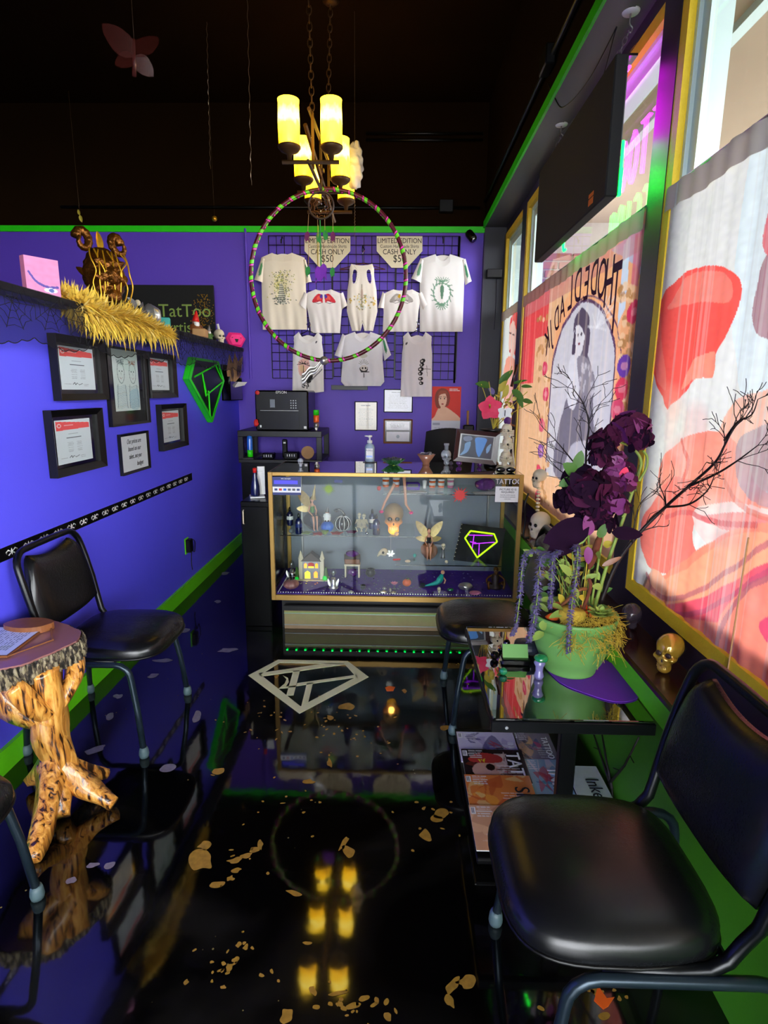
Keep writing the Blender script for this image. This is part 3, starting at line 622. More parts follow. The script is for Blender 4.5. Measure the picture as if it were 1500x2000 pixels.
# ------------------------------------------------------------------ chairs
def super_outline(hx0, hx1, hy, n=40, e=3.2):
    out = []
    for k in range(n):
        th = 2*PI*k/n; c_, s_ = math.cos(th), math.sin(th)
        x = abs(c_)**(2/e)*(1 if c_ > 0 else -1); y = abs(s_)**(2/e)*(1 if s_ > 0 else -1)
        out.append((x*(hx1 if x > 0 else -hx0), y*hy*(1-.06*(x < 0)*abs(x))))
    return out
def banquet_chair(label):
    t = thing('banquet_chair', label, 'chair', (0, 0, 0))
    ol = super_outline(-.2, .235, .215, 44, 3.8); b = B(); lev = [(.392, .94), (.397, .985), (.41, 1.0), (.43, .99), (.445, .95), (.458, .86), (.469, .68), (.476, .45), (.479, .2)]
    V = [(.07+x*s_, y*s_, z) for z, s_ in lev for x, y in ol]; n = len(ol)
    Fc = [(j*n+i, j*n+(i+1) % n, (j+1)*n+(i+1) % n, (j+1)*n+i) for j in range(len(lev)-1) for i in range(n)]+[tuple(range((len(lev)-1)*n, len(lev)*n)), tuple(reversed(range(n)))]
    b.add(V, Fc).build('seat', 'vinyl', t, True)
    b = B(); b.tube([(.07+x*.995, y*.995, .401) for x, y in ol], .0045, 6, closed=True).build('seat_piping', 'black_satin', t, True)
    # leg frames: an inverted U each side, square-ish tube
    for s_ in (-1, 1):
        y = s_*.222; yf_ = s_*.245
        pts = [(.243, yf_, .02), (.225, y*1.05, .2), (.205, y, .325)]+[(.205-.06*(1-math.cos(a)), y, .325+.06*math.sin(a)) for a in (PI/8, PI/4, 3*PI/8, PI/2)]
        pts += [(x, y, z) for x, y, z in [(.0, y, .385), (-.08, y, .385)]]+[(-.145-.06*math.sin(a), y, .325+.06*math.cos(a)) for a in (0, PI/8, PI/4, 3*PI/8, PI/2)]+[(-.222, y*1.05, .2), (-.235, yf_, .02)]
        lf = B().tube(pts, .0125, 8).build('leg_frame', 'chair_steel', t, True)
        for x in (.243, -.235): B().lathe([(.0, 0), (.017, 0), (.02, .012), (.018, .03), (.0145, .042), (0, .042)], (x+.0, yf_, 0), 12).build('foot_cap', 'rubber_grey', lf, True)
    # back frame: from the seat sides up round the backrest
    bx = lambda z: -.135-.19*max(0, z-.5)-.14*max(0, z-.5)**2
    L_ = [(.14, .205, .39), (.0, .208, .392), (-.06, .208, .396), (-.095, .206, .415), (-.118, .204, .45), (bx(.5), .216, .5), (bx(.6), .222, .6), (bx(.7), .222, .7), (bx(.76), .219, .76)]
    arc = [(bx(.76+.07*math.sin(a)), .15+.069*math.cos(a), .76+.07*math.sin(a)) for a in (.3, .6, .9, 1.2, 1.5)]
    half = L_+arc+[(bx(.832), .06, .832)]
    B().tube(half+[(x, -y, z) for x, y, z in reversed(half)], .0135, 8).build('back_frame', 'black_metal', t, True)
    # padded backrest with a dipped top edge that leaves a hand slot
    def bp(u, v, side):
        z0, z1 = .505, .818; a = (u-.5)*2; top = z1-.036*(1-a*a)**1.3-max(0, abs(a)-.72)**2*1.5
        z = z0+(top-z0)*v + (.02*(abs(a)**3)*(1-v)); hw = (.2+.006*math.sin(v*PI))*(1-.07*max(0, v-.6)**1.5*2.2)
        e_ = max(0, 1-max(abs(a), abs(2*v-1))**6); th = .006+.026*e_**.5
        return (bx(z)+(th if side else -.004-th*.3), a*hw, z)
    b = B(); b.grid(lambda u, v: bp(u, v, 1), 24, 20); b.grid(lambda u, v: bp(1-u, v, 0), 24, 20)
    # close the rim between the two skins
    def rim(u, v):
        k = u*4; s_ = int(k) % 4; f_ = k-int(k)
        uv = [(f_, 0), (1, f_), (1-f_, 1), (0, 1-f_)][s_]; p1 = V3(bp(*uv, 1)); p0 = V3(bp(uv[0], uv[1], 0)); return tuple(p1*(1-v)+p0*v)
    b.grid(rim, 96, 2, closed=True); b.build('backrest', 'vinyl', t, True)
    B().tube([(-.1, -.19, .40), (-.1, .19, .40)], .009, 6).build('seat_rail', 'chair_steel', t, True)
    return t
ch = banquet_chair('black vinyl banquet chair against the violet wall, behind the tree stump table')
c2 = dup(ch, (.535, 1.10, 0), PI, 'large black banquet chair in the right foreground, turned toward the room'); c2['category'] = 'chair'
c3 = dup(ch, (.50, 2.50, 0), PI, 'black banquet chair at the far end of the glass table behind the potted flowers')
c4 = dup(ch, (-1.27, 1.14, 0), 0, 'black banquet chair cut off at the left edge in front of the stump table')
ch.location = (-1.245, 2.292, 0)
# ------------------------------------------------------------------ stump table
t = thing('stump_table', 'side table with a bark-edged wooden slab top on a gnarled varnished tree trunk', 'table', (-1.19, 1.78, 0))
sx, sy, sr, sz = -1.312, 1.85, .2, .5
def slab_r(a): return 1+.05*math.sin(3*a+.7)+.04*math.sin(5*a)+.015*math.sin(13*a)
SZ0, SZ1 = .505, .575
b = B(); n = 48; top = [(sx+.172*slab_r(2*PI*k/n)*math.cos(2*PI*k/n), sy+.2*slab_r(2*PI*k/n)*math.sin(2*PI*k/n)) for k in range(n)]
b.prism(top, SZ0+.002, SZ1, lambda x, y, z: (x, y, z)); b.build('table_top', 'pine_slab', t)
mat('bark', (.36, .32, .24), .95, var=1.9, scale=95, bump=1, bscale=60); mat('bark_dark', (.12, .09, .07), .95, var=.3)
m_ = M['bark'].node_tree; nz = [x for x in m_.nodes if x.type == 'TEX_NOISE'][0]; mp = m_.nodes.new('ShaderNodeMapping'); mp.inputs['Scale'].default_value = (1, 1, .25)
m_.links.new([x for x in m_.nodes if x.type == 'TEX_COORD'][0].outputs['Object'], mp.inputs[0]); m_.links.new(mp.outputs[0], nz.inputs['Vector'])
for x in [x for x in m_.nodes if x.type == 'MIX']:
    rp_ = m_.nodes.new('ShaderNodeValToRGB'); e_ = rp_.color_ramp.elements; e_[0].position = .4; e_[0].color = (.012, .009, .006, 1); e_[1].position = .58; e_[1].color = (.3, .25, .15, 1); k_ = e_.new(.5); k_.color = (.1, .075, .05, 1)
    m_.links.new(nz.outputs['Fac'], rp_.inputs[0]); m_.links.new(rp_.outputs[0], m_.nodes['Principled BSDF'].inputs['Base Color'])
N = 150
def barkf(u, v):
    a = 2*PI*u; k = slab_r(a); rid = .012*(abs(math.sin(u*N*1.15+1.5*math.sin(v*4+u*20)))**.6)+.004*math.sin(u*331+v*7)
    q_ = .002+rid; z = SZ0-.004+(SZ1-SZ0)*v
    if v > .95: q_ *= .5
    return (sx+(.172*k+q_)*math.cos(a), sy+(.2*k+q_)*math.sin(a), z)
B().grid(barkf, 420, 7, closed=True).build('bark_edge', 'bark', t)
mat('varnished_wood', (.78, .44, .12), .3, var=.0, coat=.5)
def wood_grain():
    m = M['varnished_wood']; n = m.node_tree.nodes; L = m.node_tree.links; b = n['Principled BSDF']
    tc = n.new('ShaderNodeTexCoord'); mp = n.new('ShaderNodeMapping'); mp.inputs['Scale'].default_value = (38, 38, 3.5); nz = n.new('ShaderNodeTexNoise'); nz.inputs['Scale'].default_value = 1.6; nz.inputs['Detail'].default_value = 4; nz.inputs['Distortion'].default_value = .7
    L.new(tc.outputs['Object'], mp.inputs[0]); L.new(mp.outputs[0], nz.inputs['Vector']); r = n.new('ShaderNodeValToRGB')
    e = r.color_ramp.elements; e[0].position = .39; e[0].color = (.03, .01, .004, 1); e[1].position = .64; e[1].color = (.85, .44, .1, 1)
    x = e.new(.425); x.color = (.38, .13, .02, 1); x = e.new(.51); x.color = (.62, .26, .04, 1)
    L.new(nz.outputs['Fac'], r.inputs[0]); L.new(r.outputs[0], b.inputs['Base Color'])
    bn = n.new('ShaderNodeBump'); bn.inputs['Strength'].default_value = .5; bn.inputs['Distance'].default_value = .01; L.new(nz.outputs['Fac'], bn.inputs['Height']); L.new(bn.outputs[0], b.inputs['Normal'])
wood_grain()
def limb(b, pts, rr, n=12, seg=5, wob=.14):
    P_ = spline(pts, seg); R_ = []
    for i in range(len(P_)):
        f_ = i/(len(P_)-1)*(len(rr)-1); k = min(int(f_), len(rr)-2); R_.append(rr[k]+(rr[k+1]-rr[k])*(f_-k))
    k0 = len(b.V); b.tube(P_, R_, n)
    for i in range(k0, k0+len(P_)*n):
        v = V3(b.V[i]); j = (i-k0)//n; c_ = V3(P_[j]); a = (i-k0) % n; q_ = 1+wob*math.sin(a*2.7+j*.35)+wob*.6*math.sin(a*5+j*.7+1); b.V[i] = tuple(c_+(v-c_)*q_)
TX, TY = -1.18, 1.77
b = B(); limb(b, [(TX-.01, TY, .52), (TX+.0, TY, .42), (TX-.005, TY-.01, .3), (TX+.015, TY, .18), (TX+.01, TY, .1)], [.055, .05, .055, .052, .06]); b.build('trunk', 'varnished_wood', t, True)
for pts, rr in (([(TX, TY, .33), (TX-.09, TY-.05, .42), (TX-.16, TY-.03, .51)], [.045, .045, .04]), ([(TX+.01, TY, .36), (TX+.04, TY+.08, .44), (TX+.03, TY+.13, .51)], [.03, .03, .026]), ([(TX, TY-.01, .36), (TX-.02, TY-.07, .44), (TX-.05, TY-.1, .51)], [.04, .038, .035])):
    b = B(); limb(b, pts, rr, 10); b.build('branch', 'varnished_wood', t, True)
for pts, rr in (([(TX, TY, .2), (TX+.02, TY-.08, .12), (TX+.045, TY-.17, .06), (TX+.07, TY-.27, .018)], [.045, .042, .036, .022]), ([(TX, TY, .2), (TX+.06, TY-.01, .12), (TX+.13, TY-.01, .06), (TX+.2, TY-.02, .02)], [.045, .04, .032, .024]),
                ([(TX, TY, .18), (TX+.04, TY+.05, .1), (TX+.1, TY+.13, .03)], [.04, .034, .02]), ([(TX, TY, .2), (TX-.08, TY+.03, .1), (TX-.16, TY+.08, .03)], [.045, .036, .02]), ([(TX, TY, .17), (TX+.02, TY-.05, .08), (TX+.04, TY-.1, .028)], [.06, .055, .045])):
    b = B(); limb(b, pts, rr, 10); b.build('root_foot', 'varnished_wood', t, True)
# things on it
pl = Pl((0, 0, SZ1+.001), (1, 0, 0), (0, 1, 0))
P0, P1 = aZ(90, 1223, SZ1+.012), aZ(0, 1290, SZ1+.012)
dv = (P1-P0).normalized(); nv = V3((-dv.y, dv.x, 0)); nv = nv if nv.x < 0 else -nv
cb = Pl(P0+V3((0, 0, -.009)), -dv, nv, (0, 0, 1)); 
t2 = thing('clipboard_form', 'white printed form on a clipboard lying on the stump table', 'clipboard', P0)
b = B(); cb.box(b, -.24, 0, 0, .18, 0, .006); b.build('board', 'wood_brown', t2)
cv = Cv(110, 80, 'c9d3e4'); cv.textrows(.06, .08, .94, .9, 14, '48506a', .8, .4, 9); cv.ell(.25, .75, .1, .14, '8fa08a', .4, 0, .3)
A_ = np.array(cb.P(-.236, .176, .008)); u_ = -np.array(cb.u)*-.232; v_ = -np.array(cb.v)*.172
painted('form_sheet', cv, lambda U, W: A_+u_*U[..., None]+v_*W[..., None], t2)
b = B(); q1 = aZ(64, 1190, SZ1+.02)
o = B().prism([(-1.35+.085*math.cos(a)*(1+.06*math.sin(4*a)), 1.965+.05*math.sin(a)) for a in [2*PI*k/28 for k in range(28)]], SZ1+.002, SZ1+.028, lambda x, y, z: (x, y, z)).build('carved_plaque', 'wood_brown', None)
tag(o, 'small brown carved wood plaque at the back of the stump table top', 'plaque')
o = B(); r0, r1, r2 = aZ(100, 1228, SZ1+.006), aZ(103, 1250, SZ1+.006), aZ(15, 1282, SZ1+.006)
b = B().tube([r0, r1], .004, 6).tube([r1, r2], .003, 6); tag(b.build('pen_stand', 'wood_brown', None), 'thin wooden stick frame lying beside the form on the stump table', 'stick frame')
# ------------------------------------------------------------------ glass table with magazine shelf
TZ = .5; x0, x1, y0, y1 = .292, .778, 1.555, 2.25
t = thing('glass_table', 'black metal side table with smoked glass top and magazine shelf, beside the green wall', 'table', ((x0+x1)/2, (y0+y1)/2, 0))
B().bb(x0+.004, x1-.004, y0+.004, y1-.004, TZ-.008, TZ, .002).build('glass_top', 'table_glass', t)
b = B(); 
for a in ((x0, x1, y0, y0+.022), (x0, x1, y1-.022, y1)): b.bb(*a, TZ-.045, TZ-.009, .002)
b.build('end_rail', 'black_metal', t)
b = B()
for a in ((x0, x0+.012, y0+.02, y1-.02), (x1-.012, x1, y0+.02, y1-.02)): b.bb(*a, TZ-.03, TZ-.009, .002)
b.build('side_rail', 'black_metal', t)
for yy in (y0+.03, y1-.05):
    B().bb((x0+x1)/2-.026, (x0+x1)/2+.026, yy, yy+.03, .05, TZ-.03, .003).build('leg', 'black_metal', t)
B().bb(x0-.03, x1-.0, y0-.04, y1-.03, .03, .046, .003).build('magazine_shelf', 'black_satin', t)
b = B()
for yy in (y0+.02, y1-.08): b.bb(x0-.02, x1-.02, yy, yy+.03, 0, .03, .003)
b.build('foot', 'black_satin', t)
B().lathe([(0, 0), (.006, 0), (.005, .003), (0, .003)], (x0+.045, y0, TZ-.027), 10, (0, -1, 0)).build('bolt', 'chrome', t)
# magazines
mags = [  # pixel corner region on the shelf: (centre px), size, angle, bg, title, colours
 ((935, 1440), 'white and violet magazine cover at the far left corner of the shelf', 'd8cfe0', ['4a3f78', 'b7a8cf', '20202c', 'b33a4c'], '', 0),
 ((955, 1490), 'magazine with a red bandana woman on a black cover under the glass table', '2a1d20', ['c8262a', 'd9a792', '6d2f25', 'e7c8b8'], 'TATT', 1),
 ((975, 1535), 'orange magazine cover with bold black lettering and a barcode', 'e0813c', ['f0a23a', 'c85a2c', 'e8c07a'], 'SK', 2),
 ((950, 1610), 'peach coloured magazine with a tattooed torso, nearest front corner of the shelf', 'd8a27a', ['f0bf92', 'e8d8c8', 'b98060'], '', 3),
 ((1050, 1445), 'grey magazine with pink and yellow blocks at the middle of the shelf', '8a8088', ['c04a70', '383840', 'd8a878', '3a4a7a'], '', 4),
 ((1060, 1500), 'pale blue magazine cover with a red haired portrait beside the table leg', '9fc0cc', ['4a8aa8', 'd86a40', 'f0e0d8', 'c83a50'], 'INK', 5),
 ((1150, 1510), 'white magazine with black gothic lettering at the wall end of the shelf', 'd9e0d0', ['c8d0c0'], 'Inked', 6)]
zz = .0465
for i, (pc, lab, bgc, cols, title, k) in enumerate(mags):
    p = aZ(*pc, zz); W2, H2 = .21, .275
    X0 = {0: .265, 1: .27, 2: .265, 3: .262, 4: .50, 5: .50, 6: .655}[k]; Y1_ = {0: 2.19, 1: 2.06, 2: 1.90, 3: 1.735, 4: 2.2, 5: 2.01, 6: 1.97}[k]
    # covers lie sideways: spine toward the far side, titles running along Y
    WX, WY = ({0: .24, 1: .24, 2: .24, 3: .22, 4: .15, 5: .15, 6: .12}[k], {0: .2, 1: .2, 2: .19, 3: .2, 4: .22, 5: .22, 6: .26}[k])
    z0_ = zz+.003*(i % 4)+(.004 if k in (1, 2, 3) else 0)
    t2 = thing('magazine', lab, 'magazine', (X0+WX/2, Y1_-WY/2, z0_), 'magazines on the shelf under the glass table')
    B().bb(X0, X0+WX, Y1_-WY, Y1_, z0_, z0_+.0035).build('pages', 'white_paint', t2)
    cv = Cv(84, 72, bgc)
    for j in range(9): 
        x, y = random.uniform(.15, .75), random.uniform(.15, .85); cv.smooth([(x+random.uniform(-.22, .22), y+random.uniform(-.3, .3)) for _ in range(5)], random.choice(cols), .75, 4)
    if k == 1:
        cv.ell(.35, .65, .22, .25, 'd9a792'); cv.smooth([(.1, .3), (.3, .12), (.6, .2), (.6, .4), (.2, .42)], 'b83a34'); cv.ell(.42, .55, .07, .1, '2a1614'); cv.poly([(.24, .3), (.28, .42), (.3, .3), (.34, .42), (.37, .28), (.31, .36)], 'f0d030')
        for j in range(16): cv.ell(random.uniform(.5, .85), random.uniform(.55, .9), .05, .05, random.choice(('8a5a48', '6d3a30')), .7, 0, .4)
    if k == 3:
        for j in range(26): x, y = random.uniform(.45, .85), random.uniform(.1, .7); cv.line([(x, y), (x+random.uniform(-.06, .06), y+random.uniform(-.06, .06))], .015, '6a5048', .8)
        cv.ell(.4, .85, .35, .3, 'f2b27e', .8, 0, .5)
    if k == 6: cv = Cv(84, 72, bgc); cv.noise(.1)
    cv.rect(.02, .05, .09, .22, 'f4f2ee'); [cv.rect(.03+.008*j, .07, .034+.008*j, .2, '30303a') for j in range(7)]
    if k != 6: cv.textrows(.1, .04, .35, .3, 5, 'f0ece4', .8, .45, 3); cv.textrows(.5, .5, .9, .9, 6, random.choice(('f0ece4', '2a2024')), .5, .4, 4)
    plm = Pl((X0, Y1_, z0_+.0037), (0, -1, 0), (1, 0, 0), (0, 0, 1))
    Ao = np.array((X0, Y1_, z0_+.0038)); painted('cover', cv, lambda U, W: Ao+np.array((WX, 0, 0))*U[..., None]+np.array((0, -WY, 0))*W[..., None], t2, 'print_gloss')
    if title: plm.text(title, .075 if k != 6 else .07, WY*.55, WX-.045, .0006, 'ink_black' if k in (2, 6) else 'white_paint', t2, sx=1.0 if k != 6 else .9)
    if k in (0, 4): plm.text('INK' if k == 0 else 'TATTOO', .035, WY*.5, WX-.03, .0006, 'white_paint', t2)
# ------------------------------------------------------------------ things on the glass table
mat('lavender_glass', (.5, .48, .68), .12, coat=.6, var=.35, scale=50)
pts = [aZ(x, y, TZ) for x, y in ((1062, 1262), (1064, 1300), (1095, 1335), (1150, 1358), (1200, 1372), (1240, 1368), (1252, 1350), (1235, 1325), (1200, 1300), (1150, 1278), (1100, 1258))]
b = B().prism([(min(p.x, .79), p.y) for p in [V3(q_) for q_ in spline([tuple(p) for p in pts], 4, True)]], TZ+.001, TZ+.004, lambda x, y, z: (x, y, z)); tag(b.build('felt_mat', 'purple_felt', None), 'purple felt mat under the green flower pot', 'mat')
def stone_sdf(seed, r, sq=(1, 1, 1)):
    rng = np.random.default_rng(seed); dirs = rng.normal(size=(14, 3)); dirs /= np.linalg.norm(dirs, axis=1)[:, None]; off = r*(.72+.3*rng.random(14))
    return lambda p: np.maximum(np.max((p/np.array(sq)) @ dirs.T-off, axis=-1), np.sqrt(((p/np.array(sq))**2).sum(-1))-r)
def rock(name, c, r, material, label, cat, seed=1, sq=(1, 1, 1), parent=None, smooth=False):
    v, f = sdfm(stone_sdf(seed, r, sq), (0, 0, 0), r*1.6*max(sq), 22, 14); b = B(); z0 = v[:, 2].min(); b.add((v+np.array((c[0], c[1], c[2]-z0))).tolist(), f)
    o = b.build(name, material, parent, smooth)
    return tag(o, label, cat) if label else o
p = aZ(1030, 1266, TZ+.03); rock('dark_geode', (p.x, p.y, TZ), .045, 'grey_stone', 'dark blue-grey rough stone beside the green card holder', 'stone', 3, (1.3, 1, .8))
p = aZ(1008, 1300, TZ); t = thing('card_holder', 'black card holder with lime green cards on the glass table', 'card holder', (p.x, p.y+.02, TZ))
B().box((p.x, p.y+.02, TZ+.012), (.1, .05, .022), 0, .004).build('tray', 'black_gloss', t)
b = B(); b.X = Matrix.Translation((p.x, p.y+.028, TZ+.04)) @ Matrix.Rotation(-.5, 4, 'X'); b.box((0, 0, 0), (.09, .008, .052)); cards = b.build('cards', 'pot_green', t)
pl = Pl((p.x, p.y+.028-.0046*math.cos(.5), TZ+.04-.0046*math.sin(-.5)*-1), (1, 0, 0), V3((0, math.sin(.5), math.cos(.5))))
b = B(); 
G = [(-.012, .014), (.012, .014), (.02, .003), (0, -.017), (-.02, .003)]
for a_, c_ in list(zip(G, G[1:]+G[:1]))+[(G[0], G[3]), (G[1], G[3]), (G[4], G[2]), (G[0], (0, .003)), (G[1], (0, .003)), ((0, .003), G[3])]: b.tube([pl.P(*a_, .001), pl.P(*c_, .001)], .0005, 4)
b.build('gem_logo', 'ink_black', cards)
p = aZ(983, 1318, TZ); o = B().sph((p.x, p.y, TZ+.013), (.014, .014, .013), 10, 7).build('glass_gem', 'gem_green'); tag(o, 'small green glass gem in front of the card holder', 'gem')
p = aZ(1052, 1325, TZ); t = thing('glass_mushroom', 'violet and green blown glass mushroom figure beside the flower pot', 'figurine', (p.x, p.y, TZ))
B().lathe([(0, 0), (.014, .001), (.017, .012), (.012, .028), (.014, .045), (.02, .058), (.012, .07), (0, .072)], (p.x, p.y, TZ), 14).build('stem', 'lavender_glass', t, True)
B().sph((p.x+.004, p.y, TZ+.074), (.024, .022, .014), 14, 8, .1).build('cap', 'gem_green', t, True)
for px, py, r in ((966, 1288, .016), (978, 1275, .012), (990, 1262, .014)):
    p = aZ(px, py, TZ); rock('polished_stone', (p.x, p.y, TZ), r, 'black_gloss', f'small polished dark stone {"left of the card holder" if r > .015 else "behind the left end of the card holder" if r < .013 else "behind the middle of the card holder"}', 'stone', px)
# ------------------------------------------------------------------ sill pieces
def skull_thing(name, label, c, h, face, bone, dark='black_gloss', small=False, pitch=0, tooth=None):
    t = thing(name, label, 'skull', c); skull_parts(t, c, h, face, bone, dark, tooth, small, pitch); return t
mat('gold_glass', (.75, .6, .2), .12, .35, var=.4, scale=40, coat=.8)
skull_thing('gold_skull', 'gold tinted glass skull on the window sill near the foreground chair', (.852, 1.685, .6), .12, math.radians(-50), 'gold_glass', 'brown_dark')
t = skull_thing('dark_glass_skull', 'smoky glass skull on the window sill behind the flower pot', (.865, 2.0, .6), .105, math.radians(150), 'crystal_dark', 'brown_dark')
c = (.845, 3.35, .6); t = thing('bird_skeleton', 'bone skeleton bust with a curled spine on the far window sill', 'skeleton', c)
skull_parts(t, (c[0], c[1], c[2]), .16, math.radians(-60), 'bone', small=True)
b = B()
for k in range(7): b.sph((c[0]-.0, c[1]+.05, c[2]+.16+.022*k), (.014, .014, .009), 8, 5)
b.build('spine', 'bone', t, True); skull_parts(t, (c[0]-.01, c[1]+.03, c[2]+.3), .11, math.radians(-60), 'bone', small=True)
B().tube(spline([(c[0]-.07, c[1], c[2]+.27), (c[0]-.09, c[1]-.01, c[2]+.2), (c[0]-.08, c[1], c[2]+.1), (c[0]-.085, c[1], c[2]+.01), (c[0]-.05, c[1], c[2]+.005)], 5), .006, 6).build('hook_stand', 'black_satin', t, True)
# ------------------------------------------------------------------ chandelier over the middle of the room
CX = -.505; ys = (3.55, 4.05, 4.47)
top_z = [aY(610, y_, yy).z for y_, yy in ((198, 3.55), (268, 4.05), (322, 4.47))]
LZ1 = sum(top_z)/3
zc = LZ1
t = thing('chandelier', 'six-light chandelier with glowing yellow glass candle shades hanging on two chains', 'chandelier', (CX, 4.0, zc-.45))
def shade_mat():
    m = bpy.data.materials.new('amber_shade'); m.use_nodes = True; n = m.node_tree.nodes; L = m.node_tree.links; b = n['Principled BSDF']
    tc = n.new('ShaderNodeTexCoord'); sp = n.new('ShaderNodeSeparateXYZ'); L.new(tc.outputs['Generated'], sp.inputs[0])
    nz = n.new('ShaderNodeTexNoise'); nz.inputs['Scale'].default_value = 5; L.new(tc.outputs['Generated'], nz.inputs['Vector'])
    ad = n.new('ShaderNodeMath'); ad.operation = 'MULTIPLY_ADD'; ad.inputs[1].default_value = .35; L.new(nz.outputs['Fac'], ad.inputs[0]); L.new(sp.outputs['Z'], ad.inputs[2])
    r = n.new('ShaderNodeValToRGB'); e = r.color_ramp.elements; e[0].position = .25; e[0].color = (1, .42, .0, 1); e[1].position = 1.0; e[1].color = (1, .6, .02, 1); x = e.new(.62); x.color = (1, .62, .015, 1); x = e.new(.8); x.color = (1, .82, .16, 1)
    L.new(ad.outputs[0], r.inputs[0]); L.new(r.outputs[0], b.inputs['Emission Color']); b.inputs['Emission Strength'].default_value = 6; b.inputs['Base Color'].default_value = (.8, .6, .2, 1); b.inputs['Roughness'].default_value = .3; M['amber_shade'] = m
shade_mat()
bar = [(CX, y, zc-.30) for y in ys]
for yy in ys:
    B().tube([(CX-.16, yy, zc-.31), (CX+.16, yy, zc-.31)], .011, 6).build('cross_bar', 'lamp_metal', t)
    for s_ in (-1, 1):
        x = CX+s_*.118
        sh = B().lathe([(.0, -.235), (.052, -.235), (.058, -.22), (.061, -.12), (.058, -.02), (.06, 0), (.056, 0), (.053, -.03), (.053, -.22)], (x, yy, zc), 20).build('glass_shade', 'amber_shade', t, True)
        B().lathe([(0, -.30), (.012, -.30), (.016, -.27), (.05, -.255), (.064, -.238), (.064, -.23), (0, -.23)], (x, yy, zc), 20).build('shade_cup', 'lamp_metal', t, True)
for z in (zc-.31, zc-.02):
    B().tube([(CX-.012, ys[0]+.05 if z > zc-.1 else ys[0]-.02, z), (CX+.012, ys[2]+.05, z)], .011, 6).build('long_bar', 'lamp_metal', t)
for yy in (ys[0]+.1, 4.0, ys[2]-.05): B().tube([(CX, yy, zc-.31), (CX, yy, zc-.02)], .009, 6).build('upright', 'lamp_metal', t)
B().box((CX+.01, 4.0, zc-.2), (.02, .03, .02)).tube([(CX-.05, 3.7, zc-.06), (CX+.05, 4.3, zc-.42)], .013, 6).build('diagonal_strap', 'lamp_metal', t)
def chain(p0, p1, name, parent, L=.052, r=.0035, material='lamp_metal'):
    p0, p1 = V3(p0), V3(p1); n = int((p1-p0).length/(L*.76)); d = (p1-p0)/n; b = B(); ax = d.normalized(); sd = ax.cross(V3((0, 1, 0))) if abs(ax.y) < .9 else ax.cross(V3((1, 0, 0))); sd.normalize(); s2 = ax.cross(sd)
    for i in range(n):
        c_ = p0+d*(i+.5); q_ = sd if i % 2 else s2
        b.tube([c_+ax*(L/2*math.cos(a))+q_*(L*.27*math.sin(a)) for a in [2*PI*k/10 for k in range(10)]], r, 5, closed=True)
    o = b.build(name, material, parent, True); o['kind'] = 'stuff'; return o
chain((CX-.01, 3.72, zc-.02), (CX-.03, 3.75, ZC), 'chain', t); chain((CX+.01, 4.25, zc-.02), (CX+.05, 4.2, ZC), 'chain', t)
for x, y in ((CX-.03, 3.75), (CX+.05, 4.2)): B().lathe([(0, -.025), (.03, -.02), (.055, 0), (0, 0)], (x, y, ZC), 16).build('ceiling_cup', 'lamp_metal', t, True)
# ------------------------------------------------------------------ hoop hung under it
HY = 4.0
hc = aY(641, 541, HY); hr = .5*((aY(797, 540, HY)-aY(486, 540, HY)).x)-.014; hz = .5*(aY(640, 368, HY).z-aY(645, 714, HY).z)-.014
t = thing('hula_hoop', 'big hula hoop wrapped in green, pink and plum tape hanging below the chandelier', 'hoop', (hc.x, HY, hc.z-hz))
HP = lambda a, k=0: (hc.x+(hr+k)*math.cos(a), HY+.02*math.sin(a), hc.z+(hz+k)*math.sin(a))
NH = 150; B().tube([HP(2*PI*k/NH) for k in range(NH)], .0135, 10, closed=True).build('tube', 'hoop_plum', t, True)
for mt, ph, wd in (('hoop_green', 0, .75), ('hoop_pink', .55, .3)):
    b = B(); NW = 66
    for k in range(NW):
        # short helical bands of tape standing just proud of the tube
        V = []; steps = 8
        for j in range(steps+1):
            th = 2*PI*(j/steps)*.62+(PI if k % 2 else 0)
            for e in (0, 1):
                a = 2*PI*(k+ph+(e*wd*.62)+(j/steps-.5)*.35*(1 if k % 2 else -1))/NW; cx_, cy_, cz_ = HP(a); rr = .0146
                V.append((cx_+rr*math.cos(th)*math.cos(a), cy_+rr*math.sin(th), cz_+rr*math.cos(th)*math.sin(a)))
        b.add(V, [(2*j, 2*j+1, 2*j+3, 2*j+2) for j in range(steps)])
    b.build('tape', mt, t, True)['kind'] = 'stuff'
B().tube([HP(PI/2), (hc.x-.02, HY, zc-.32)], .004, 5).build('hanging_cord', 'wood_brown', t)
# knotted cloth bow at the bottom of the hoop
p = V3(HP(-PI/2+.02)); t = thing('fabric_knot', 'silvery printed cloth knotted round the bottom of the hoop', 'ribbon', p)
b = B().sph((p.x-.04, p.y-.01, p.z), (.03, .03, .028), 12, 8, .2)
def tail(u, v): return (p.x-.04-.15*u, p.y-.02+.01*math.sin(v*9), p.z-.01-.11*u+(v-.5)*(.03+.05*u)+.01*math.sin(u*12))
b.grid(tail, 14, 6); b.build('cloth', 'silver', t, True)
